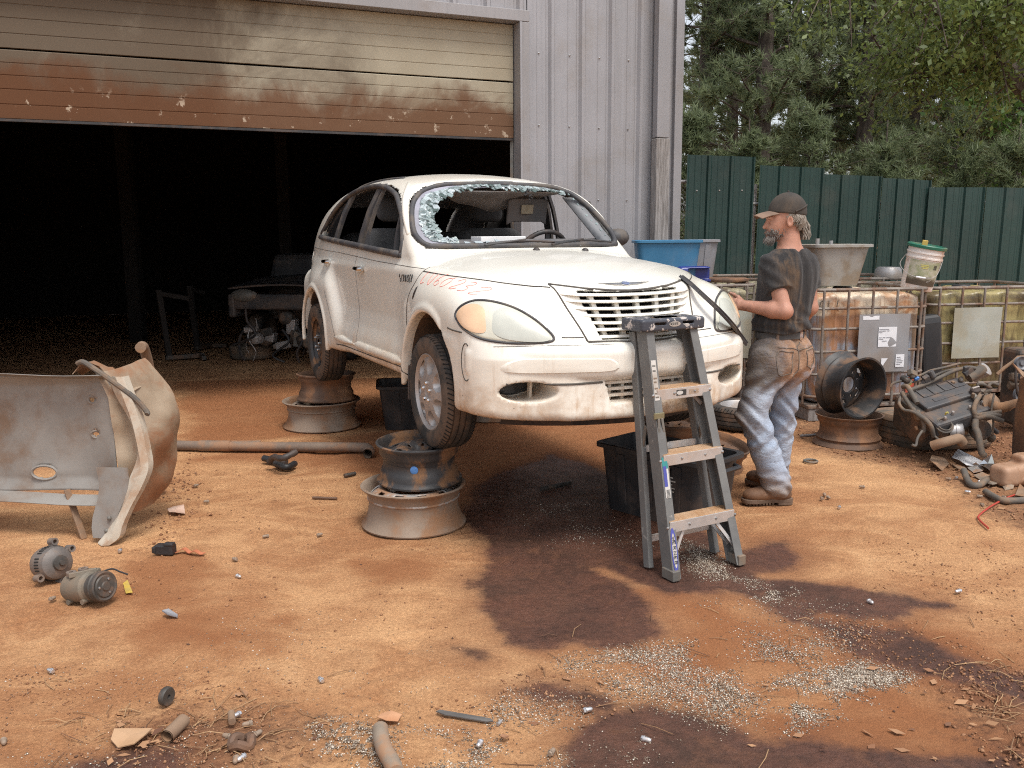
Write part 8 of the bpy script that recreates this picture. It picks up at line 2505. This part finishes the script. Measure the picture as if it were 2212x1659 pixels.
# main inner sheet, with a raised border, long slot and shallow dents
g = []
NX, NZ = 120, 56
for i in range(NX + 1):
    t = i / NX
    x = -3.75 + t * 1.62
    row = []
    for j in range(NZ + 1):
        s = j / NZ
        y = 4.62 + .20 * (1 - t)
        zb = .245 + .010 * math.sin(9 * t); zt_ = .872 + .025 * (t - .5)
        z = zb + (zt_ - zb) * s
        dep = .0
        e_ = min(t / .06 if False else 1, (1 - t) / .10, s / .10, (1 - s) / .08)
        dep = -.030 * min(1, max(0, e_)) + .012 * math.exp(-((t - .74) / .10) ** 2 - ((s - .14) / .08) ** 2) - .012 * math.exp(-((t - .55) / .25) ** 2 - ((s - .55) / .25) ** 2)
        row.append(pl(Vector((x, y - dep - .02, z))))
    g.append(row)
vsn = MB(); P0 = g
# cut oval openings by leaving faces out
mb = MB(); vs = [p for r_ in g for p in r_]; fs = []
for i in range(NX):
    for j in range(NZ):
        t, s = (i + .5) / NX, (j + .5) / NZ
        if math.hypot((t - .735) / .042, (s - .155) / .060) < 1 or math.hypot((t - .93) / .016, (s - .50) / .03) < 1 or math.hypot((t - .925) / .013, (s - .80) / .03) < 1: continue
        fs.append((i * (NZ + 1) + j, (i + 1) * (NZ + 1) + j, (i + 1) * (NZ + 1) + j + 1, i * (NZ + 1) + j + 1))
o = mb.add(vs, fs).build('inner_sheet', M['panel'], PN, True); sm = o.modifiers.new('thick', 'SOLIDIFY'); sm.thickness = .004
for (t, s, a_, b_) in ((.735, .155, .042, .060), (.93, .50, .016, .03), (.925, .80, .013, .03)):      # rolled rims of the openings
    y_ = 4.62 + .20 * (1 - t) + .008
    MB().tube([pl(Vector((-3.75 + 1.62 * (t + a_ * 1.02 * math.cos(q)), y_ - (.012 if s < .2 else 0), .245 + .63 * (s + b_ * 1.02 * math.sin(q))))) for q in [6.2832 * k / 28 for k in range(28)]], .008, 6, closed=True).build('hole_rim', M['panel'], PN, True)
for s_, z_ in ((0, .872), (1, .232)):
    g = [[pl(Vector((-3.75 + 1.60 * i / 16, 4.60 + .20 * (1 - i / 16) - .0 - .035 * j, z_ + .012 * math.sin(i * .8) * .4 + (.012 * j if s_ == 0 else -.02 * j)))) for j in range(3)] for i in range(17)]
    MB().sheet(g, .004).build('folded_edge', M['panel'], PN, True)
# vertical flange strip that curves down into the foot
fl = [(-2.06, 4.57, .885), (-2.03, 4.555, .80), (-1.985, 4.545, .66), (-1.955, 4.53, .50), (-1.945, 4.515, .40), (-1.985, 4.50, .30), (-2.04, 4.48, .20), (-2.08, 4.46, .11), (-2.10, 4.45, .045), (-2.15, 4.44, .005)]
fs_ = smooth_poly(fl, 5, False)
g = [[pl(p + Vector((-.055 - .02 * math.sin(k * .35), .03, 0))), pl(p + Vector((-.02, -.006, 0))), pl(p + Vector((.02, .0, 0))), pl(p + Vector((.03, .04, 0)))] for k, p in enumerate(fs_)]
MB().sheet(g, .004).build('flange_strip', M['cream_edge'], PN, True)
# grey gusset between sheet and foot
g = [[pl(Vector((-2.225 + .045 * i * (1 - .35 * j / 7) + .02 * math.sin(j * .8), 4.56 - .02 * i / 4 - .07 * j / 7, .40 - .37 * j / 7))) for i in range(5)] for j in range(8)]
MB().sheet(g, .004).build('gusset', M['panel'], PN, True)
for (x, z) in ((-2.14, .14), (-2.16, .07)): MB().sphere(pl(Vector((x, 4.485, z))), .012, 8, 5).build('rivet', M['grey_metal'], PN, True)
# curled outer skin behind
g = []
for i in range(31):
    t = i / 30
    z = .90 - .80 * t
    bul = math.sin(math.pi * min(1, t * 1.05)) ** .7
    row = []
    for j in range(16):
        s = j / 15
        cr = .022 * abs(math.sin(6.5 * t + 2.2 * s)) + .014 * abs(math.sin(13 * t - 5 * s + 1))
        x = -2.075 + (.085 + .085 * bul) * math.sin(s * 1.6) + (-.12 * (1 - t) ** 3) - .10 * t ** 2 + cr * s
        y = 4.60 + .40 * s ** 1.3 - cr * .8
        row.append(pl(Vector((x + .010 * math.sin(11 * t + 5 * s), y, z + .03 * s * (1 - t)))))
    g.append(row)
rsk = random.Random(8)
for r_ in g:
    for p in r_[1:-1]: p += Vector((rsk.uniform(-.004, .004), rsk.uniform(-.004, .004), 0))
MB().sheet(g, .003).build('outer_skin', M['tan_skin'], PN, True, angle=50)
g = [[pl(Vector((-2.34 + .05 * i, 4.63 + .05 * j, .875 + .085 * math.sin(i * .75 + .2) * (1 - .2 * j) - .03 * (i > 4) + .015 * math.sin(3 * i + 2 * j)))) for j in range(4)] for i in range(7)]
MB().sheet(g, .004).build('crumpled_top', M['tan_skin'], PN, True)
MB().tube(smooth_poly([pl(Vector(p)) for p in ((-2.30, 4.62, .95), (-2.26, 4.60, .96), (-2.20, 4.58, .93), (-2.12, 4.56, .88), (-1.99, 4.56, .775), (-1.93, 4.56, .70), (-1.925, 4.55, .685))], 5, False), .014, 8).build('brake_hose', M['hose'], PN, True)
for x in (-2.42, -3.6):
    MB().bar(pl(Vector((x, 4.62, .26))), pl(Vector((x + .10, 4.56, .0))), .035, .012).build('stay', M['clay_metal'], PN, bevel=.003)
o = MB().tube(smooth_poly([Vector((0, 0, 0)), Vector((-.03, .12, -.02)), Vector((-.06, .25, -.2)), Vector((-.1, .35, -.6)), Vector((-.1, .4, -.92))], 5, False), .03, 12).build('bent_pipe', M['clay_metal'], None, True)
o.location = Z3(765, 242, 5.0); o.location.z = .985; tag(o, 'bent rusty pipe end poking up behind the torn body panel', 'pipe')
# exhaust pipe with elbow on the ground
a, b = G2(425, 975), G2(800, 980); a.z = b.z = .045
EX = empty('exhaust_pipe', (a.x, a.y, 0), label='long dusty exhaust pipe with an elbow end lying on the clay', cat='pipe'); oz = EX.location.copy()
pp_ = [a + Vector((-.9, .10, 0)), a, a.lerp(b, .5), b + Vector((-.10, .02, 0)), b + Vector((-.02, -.01, -.002)), b + Vector((.01, -.09, -.005)), b + Vector((.005, -.15, -.008))]
M['pipe_brown'] = pm('dusty_brown_pipe', (.16, .12, .095), (.22, .165, .125), 7, .8, .1, .2, 60, dirt=DUST, damt=.5, dscale=6)
sp_ = smooth_poly([p - oz for p in pp_], 6, False)
MB().tube(sp_, .037, 16, cap=False).tube(sp_[::-1], .033, 16, cap=False).build('tube', M['pipe_brown'], EX, True)
MB().tube([a.lerp(b, .02) - oz, a.lerp(b, .20) - oz], .042, 14).build('sleeve', M['pipe_brown'], EX, True)
MB().box(a.lerp(b, .25) - oz + Vector((0, .05, .02)), (.30, .03, .02)).build('hanger', M['pipe_brown'], EX, bevel=.006)
# broken Y shaped hose lying across it
q = G2(615, 985)
Y_ = empty('y_hose', (q.x, q.y, 0), label='broken black Y shaped coolant hose lying over the exhaust pipe', cat='hose'); oz = Y_.location.copy()
g3 = lambda u, v, z: G(u * .7232 / 3.9375, (1200 + v * .7232) / 3.9375, z) - oz
MB().tube(smooth_poly([g3(1615, 800, .15), g3(1540, 835, .12), g3(1490, 830, .10), g3(1465, 860, .05)], 6, False), [.020 + .002 * (k % 3) for k in range(19)], 12).build('branch', M['black'], Y_, True)
MB().tube(smooth_poly([g3(1435, 835, .04), g3(1480, 845, .035), g3(1530, 855, .03), g3(1560, 858, .03)], 6, False), .023, 12).build('branch', M['black'], Y_, True)
MB().tube(smooth_poly([g3(1500, 865, .03), g3(1560, 885, .026), g3(1605, 865, .024)], 6, False), .023, 12).build('branch', M['black'], Y_, True)
# alternator
def A4(u, v): return G(u * .27125 / 3.9375, (2080 + v * .27125) / 3.9375)
M['cast_alu'] = pm('grimy_cast_aluminium', (.13, .115, .105), (.19, .165, .15), 9, .55, .25, .3, 70, dirt=(.22, .14, .09), damt=.6, dscale=8)
q = A4(650, 830); ALT = empty('alternator', (q.x, q.y + .075, .082), label='grimy alternator with vent slots, left of the compressor', cat='alternator', rot=(R(0), R(78), R(-32)))
MB().lathe([(0, -.075), (.05, -.075), (.072, -.06), (.080, -.03), (.081, .03), (.074, .055), (.055, .07), (.03, .075), (0, .075)], 36).build('housing', M['cast_alu'], ALT, True, angle=30)
for k in range(36):
    g = 6.2832 * k / 36
    if k % 6 == 5: continue
    MB().bar((.0815 * math.cos(g), .0815 * math.sin(g), -.002), (.0805 * math.cos(g), .0805 * math.sin(g), .032), .006, .004, (math.cos(g), math.sin(g), 0)).build('vent_slot', M['dark_hole'], ALT)
MB().lathe([(0, .10), (.012, .10), (.014, .09), (.034, .088), (.036, .082), (.030, .078), (.036, .074), (.030, .070), (.034, .066), (.02, .06)], 24).build('pulley', M['greasy'], ALT, True, angle=40)
for g_, r_ in ((R(170), .10), (R(115), .10), (R(10), .095), (R(-60), .096)):
    MB().lathe([(.010, -.02), (.018, -.02), (.018, .02), (.010, .02)], 14, Matrix.Translation((r_ * math.cos(g_), r_ * math.sin(g_), .02)), closed=True).bar((.06 * math.cos(g_), .06 * math.sin(g_), .02), ((r_ - .012) * math.cos(g_), (r_ - .012) * math.sin(g_), .02), .028, .03, (0, 0, 1)).build('mounting_ear', M['cast_alu'], ALT, True, angle=40)
MB().box((-.03, .03, -.085), (.05, .07, .03)).build('regulator', M['black'], ALT, bevel=.006)
# compressor
q = A4(1200, 1150); CMP = empty('air_compressor', (q.x + .0, q.y + .06, .072), label='olive grey air conditioning compressor with round clutch plate, lying on the clay', cat='compressor', rot=(0, R(80), R(-24)))
M['olive'] = pm('olive_grey_casting', (.155, .135, .105), (.20, .17, .13), 9, .65, .15, .3, 70, dirt=(.22, .15, .10), damt=.5, dscale=7)
MB().lathe([(0, -.115), (.045, -.112), (.062, -.10), (.068, -.08), (.068, .02), (.060, .03), (.058, .045), (0, .045)], 36).build('body', M['olive'], CMP, True, angle=30)
MB().lathe([(.050, .04), (.058, .045), (.060, .07), (.052, .075)], 36).build('coil', M['greasy'], CMP, True, angle=30)
MB().lathe([(.03, .07), (.066, .072), (.068, .082), (.064, .088), (.068, .094), (.066, .108), (.06, .112), (.05, .108), (.045, .114), (.022, .114), (.018, .12), (0, .12)], 40).build('clutch_plate', M['greasy'], CMP, True, angle=30)
for k in range(3):
    g = 6.2832 * k / 3 + .4
    MB().lathe([(.006, 0), (.006, .006), (0, .007)], 10, Matrix.Translation((.034 * math.cos(g), .034 * math.sin(g), .112))).build('rivet', M['steel'], CMP)
for (x, y, z) in ((-.072, -.028, -.05), (-.074, .012, -.02)):
    MB().lathe([(.009, -.010), (.020, -.010), (.021, .008), (.009, .008)], 20, Matrix.Translation((x, y, z)) @ Matrix.Rotation(R(-80), 4, 'Y'), closed=True).build('port', M['cast_alu'], CMP, True, angle=40)
MB().bar((-.068, -.05, -.04), (-.062, .04, .03), .022, .018).tube([(-.064, .03, -.05), (-.060, .045, .04)], .011, 10).build('mounting_lug', M['olive'], CMP, bevel=.004)
MB().tube([(.05, -.06, -.07), (.05, .06, -.07)], .012, 10).tube([(.05, -.06, .02), (.05, .06, .02)], .012, 10).build('mounting_tube', M['olive'], CMP, True)
MB().tube(smooth_poly([Vector((-.05, .05, .05)), Vector((-.05, .085, .07)), Vector((-.03, .10, .10)), Vector((-.01, .12, .12))], 5, False), .004, 6).build('wire', M['black'], CMP, True)
# strap latch with orange webbing, yellow tag, grey shard
q = G2(358, 1198); LT = empty('strap_ratchet', (q.x, q.y, 0), R(-8), label='black buckle with a frayed orange strap tail on the clay', cat='strap')
MB().box((0, 0, .03), (.10, .05, .05)).box((-.05, .0, .03), (.02, .06, .035)).box((.03, -.01, .06), (.05, .035, .02)).build('buckle', M['black'], LT, bevel=.006)
g = [[Vector((.05 + .155 * i / 12, .0 + .028 * j + .012 * math.sin(i * .5), .012 + .018 * math.sin(i * .55) ** 2)) for j in range(2)] for i in range(13)]
MB().sheet(g, .003).build('webbing', pm('orange_webbing', (.48, .17, .085), (.40, .13, .06), 20, .9, dirt=DUST, damt=.4), LT, True)
def flat(name, pts, mat, label, cat, lift=.012, th=.002, seed=0, f=G2):
    r_ = random.Random(seed); p = [f(u, v) for u, v in pts]; c = sum(p, Vector()) / len(p)
    n = len(p); top = [Vector((q.x - c.x, q.y - c.y, th + .004 + lift * r_.random())) for q in p] + [Vector((0, 0, th + .004 + lift * .5))]
    vs = top + [q - Vector((0, 0, th)) for q in top]
    fs = [(k, (k + 1) % n, n) for k in range(n)] + [(n + 1 + (k + 1) % n, n + 1 + k, 2 * n + 1) for k in range(n)] + [(k, n + 1 + k, n + 1 + (k + 1) % n, (k + 1) % n) for k in range(n)]
    bm = bmesh.new(); me = bpy.data.meshes.new('t'); me.from_pydata([tuple(v) for v in vs], [], fs); bm.from_mesh(me); bmesh.ops.recalc_face_normals(bm, faces=bm.faces); bm.to_mesh(me); bm.free()
    me.name = name; me.materials.append(mat); o = bpy.data.objects.new(name, me); COL.objects.link(o); o.location = c
    return tag(o, label, cat)
flat('yellow_tag', [(266, 1262), (276, 1258), (287, 1285), (272, 1285)], pm('yellow_tag', (.55, .36, .05), (.45, .32, .08), 30, .7), 'small torn yellow tag on the clay right of the compressor', 'tag', .01, .001, 1)
flat('grey_shard', [(351, 1332), (365, 1328), (384, 1332), (384, 1337), (362, 1338)], M['grey_tub'], 'small pointed grey plastic shard alone on the clay', 'plastic shard', .02, .006, 2)
flat('cardboard_scrap', [(240, 1606), (248, 1588), (330, 1584), (318, 1600), (292, 1622), (255, 1620)], pm('cardboard', (.46, .29, .17), (.40, .24, .13), 9, .9), 'torn piece of cardboard at the lower left dark patch', 'cardboard', .03, .004, 3)
flat('dead_leaf', [(815, 1555), (825, 1545), (845, 1543), (868, 1548), (860, 1562), (835, 1565)], pm('tan_leaf', (.50, .27, .15), (.42, .2, .1), 12, .9), 'curled tan leaf beside the pale chip patch at the bottom', 'leaf', .022, .002, 4)
flat('dead_leaf', [(1080, 2915 / 1.823), (1085, 1595), (1100, 1600), (1092, 1608)], pm('brown_leaf', (.30, .15, .08)), 'small brown leaf near the bottom middle', 'leaf', .015, .002, 5)
flat('blade_strip', [(942, 1544), (950, 1541), (1058, 1558), (1066, 1563), (1050, 1563), (960, 1551)], pm('grey_strip', (.10, .095, .09), (.15, .14, .13), 9, .6, .3), 'long thin grey metal strip near the bottom middle', 'metal strip', .008, .004, 6)
flat('rag', [(362, 1106), (375, 1098), (398, 1101), (400, 1112), (380, 1116), (366, 1113)], pm('pale_rag', (.55, .40, .32), (.48, .32, .24), 12, .95), 'small pale rag on the clay at the foot of the torn panel', 'rag', .04, .003, 7)
flat('red_chip', [(825, 2955 / 1.823), (835, 1612), (838, 1630), (826, 1640)], M['clay_metal'], 'flat brown sheet chip near the bottom left of the pale patch', 'metal chip', .008, .003, 8)
# short tubes, rods
def rod(u0, v0, u1, v1, r, mat, name, label, cat, hollow=False, z=None):
    a, b = G2(u0, v0), G2(u1, v1); c = (a + b) / 2; h = Vector((0, 0, (z or r) + .002))
    mb = MB()
    if hollow: mb.tube([a - c + h, b - c + h], r, 14, cap=False).tube([b - c + h, a - c + h], r * .8, 14, cap=False)
    else: mb.tube([a - c + h, b - c + h], r, 10)
    o = mb.build(name, mat, None, True, angle=40); o.location = c
    return tag(o, label, cat)
rod(362, 1606, 398, 1570, .022, M['clay_metal'], 'pipe_piece', 'short rusty pipe piece beside the torn cardboard', 'pipe', True)
ground = None
q0 = [G2(u, v) for u, v in ((822, 1592), (824, 1615), (832, 1640), (846, 1665), (856, 1690))]
c = q0[0].copy(); o = MB().tube(smooth_poly([p - c + Vector((0, 0, .03)) for p in q0], 6, False), .026, 14).build('rubber_hose', M['grey_scrap'], None, True); o.location = c; tag(o, 'thick grey hose end coming up from the bottom edge', 'hose')
rod(675, 1078, 728, 1080, .008, M['rim_rust'], 'rusty_rod', 'short rusty rod lying left of the front rim stack', 'rod')
rod(1168, 1062, 1232, 1048, .014, M['greasy'], 'wrench', 'dark greasy wrench in the shadow under the bumper', 'wrench')
rod(744, 1032, 768, 1027, .013, M['greasy'], 'black_bolt', 'dark bolt lying by the elbow of the exhaust pipe', 'bolt')
rod(500, 1548, 502, 1568, .012, M['clay_metal'], 'clay_peg', 'small broken clay coloured peg at the bottom left', 'peg')
rod(1075, 1570, 1082, 1562, .006, M['alloy'], 'nail', 'pale bent nail next to the metal strip tip', 'nail')
o = MB().lathe([(.008, -.011), (.030, -.011), (.033, -.006), (.033, .006), (.030, .011), (.008, .011)], 20, closed=True).build('small_pulley', M['greasy'], None, True, angle=40); q = G2(361, 1523); o.location = (q.x, q.y, .033); o.rotation_euler = (R(90), 0, R(70)); tag(o, 'small dark pulley wheel standing on edge at lower left', 'pulley')
o = MB().tube([Vector((.03 * math.cos(g), .03 * math.sin(g), .02 + .008 * math.sin(3 * g))) for g in [6.283 * k / 16 for k in range(16)]], .016, 8, closed=True).build('rust_ring', M['rim_rust'], None, True); q = G2(523, 1615); o.location = q; tag(o, 'dark rusty ring among the wheel nuts at the bottom', 'ring')
# wheel nuts everywhere
def nut_mesh(mat, name='wheel_nut'):
    mb = MB(); mb.lathe([(0, .0), (.0105, .0), (.0125, .004), (.0125, .010)], 6).lathe([(.0125, .010), (.0145, .011), (.0145, .014), (.0112, .016)], 16).lathe([(.0112, .016), (.0112, .034), (.009, .042), (.005, .0455), (0, .046)], 12)
    mb.xf(Matrix.Diagonal((.74, .74, .74, 1)))
    return mb.build(name, mat, None, True, angle=35)
M['nut_chrome'] = pm('chromed_nut', (.72, .72, .74), (.58, .57, .57), 20, .22, .85, dirt=(.35, .2, .12), damt=.4, dscale=30)
M['nut_rust'] = pm('rusty_nut', (.25, .19, .14), (.33, .25, .19), 20, .7, .2, dirt=(.30, .16, .08), damt=.7, dscale=30)
nc, nr = nut_mesh(M['nut_chrome']), nut_mesh(M['nut_rust'])
NG = 'loose wheel nuts scattered on the clay'
nuts = [(512, 1213, 'r', 'dull wheel nut, upper of two left of the front rim stack'), (511, 1247, 'c', 'shiny wheel nut, lower of two left of the front rim stack'), (685, 1160, 'r', 'dark threaded nut just left of the near rim stack'), (581, 1161, 'r', 'small pale bolt halfway between torn panel and rim stack'), (697, 1477, 'c', 'bright wheel nut alone in the middle of the lower clay'), (115, 1456, 'c', 'bright wheel nut at the lower left edge of the clay'), (107, 1300, 'r', 'rusty nut just left of the compressor'), (520, 1545, 'c', 'bright nut with open end by the twig at the bottom'), (546, 1567, 'r', 'pale nut right of the broken clay peg'), (500, 1598, 'r', 'rusty nut left of the dark rusty ring'), (548, 1595, 'r', 'rusty nut right of the dark rusty ring'), (512, 1640, 'r', 'rusty nut under the dark rusty ring'), (531, 1637, 'c', 'shiny nut tip under the dark rusty ring'), (8, 1602, 'r', 'dull nut at the far left bottom edge'), (1040, 1606, 'c', 'bright round nut near the bottom middle'), (1187, 1636, 'r', 'stubby rusty nut at the bottom middle'), (1260, 1541, 'c', 'shiny nut at the edge of the small damp patch'), (1385, 1600, 'c', 'shiny flanged nut on the bottom damp patch'), (1874, 1301, 'c', 'bright nut pair lying on the right damp stain'), (2075, 1280, 'c', 'bright nut on dry clay at the right'), (1812, 1100, 'c', 'bright nut on the clay in front of the boots'), (1776, 1081, 'r', 'left nut of the dark trio right of the boots'), (1786, 1076, 'r', 'right nut of the dark trio right of the boots'), (1780, 1070, 'r', 'rear nut of the dark trio right of the boots'), (2054, 1038, 'r', 'hollow nut below the bent sheet at right'), (2064, 1036, 'c', 'shiny nut touching the hollow one at right'), (2096, 1066, 'c', 'pale nut below the S shaped hose'), (2110, 1075, 'r', 'rusty nut pair near the red hose'), (2172, 1079, 'r', 'long dark socket lying beside the red hose'), (2124, 1095, 'r', 'rusty nut inside the bend of the red hose'), (2120, 1042, 'c', 'short silver sleeve below the curled flap'), (258, 1195, 'c', 'shiny nut at the foot of the torn panel'), (420, 1053, 'r', 'dull nut on the clay right of the torn panel'), (452, 1086, 'r', 'small dark nut out on the clay near the rag'), (1430, 1152, 'r', 'small nut in the shadow behind the ladder foot'), (1868, 1055, 'r', 'small rusty nut on the littered strip before the tyre')]
rsn = random.Random(12)
used = {'c': False, 'r': False}
for u, v, k, lb in nuts:
    src = nc if k == 'c' else nr
    if used[k]: o = src.copy(); COL.objects.link(o)
    else: o = src; used[k] = True
    q = G2(u, v)
    o.location = (q.x, q.y, .010); o.rotation_euler = (R(90), rsn.uniform(0, 6), rsn.uniform(0, 6.28)); tag(o, lb, 'wheel nut', NG)
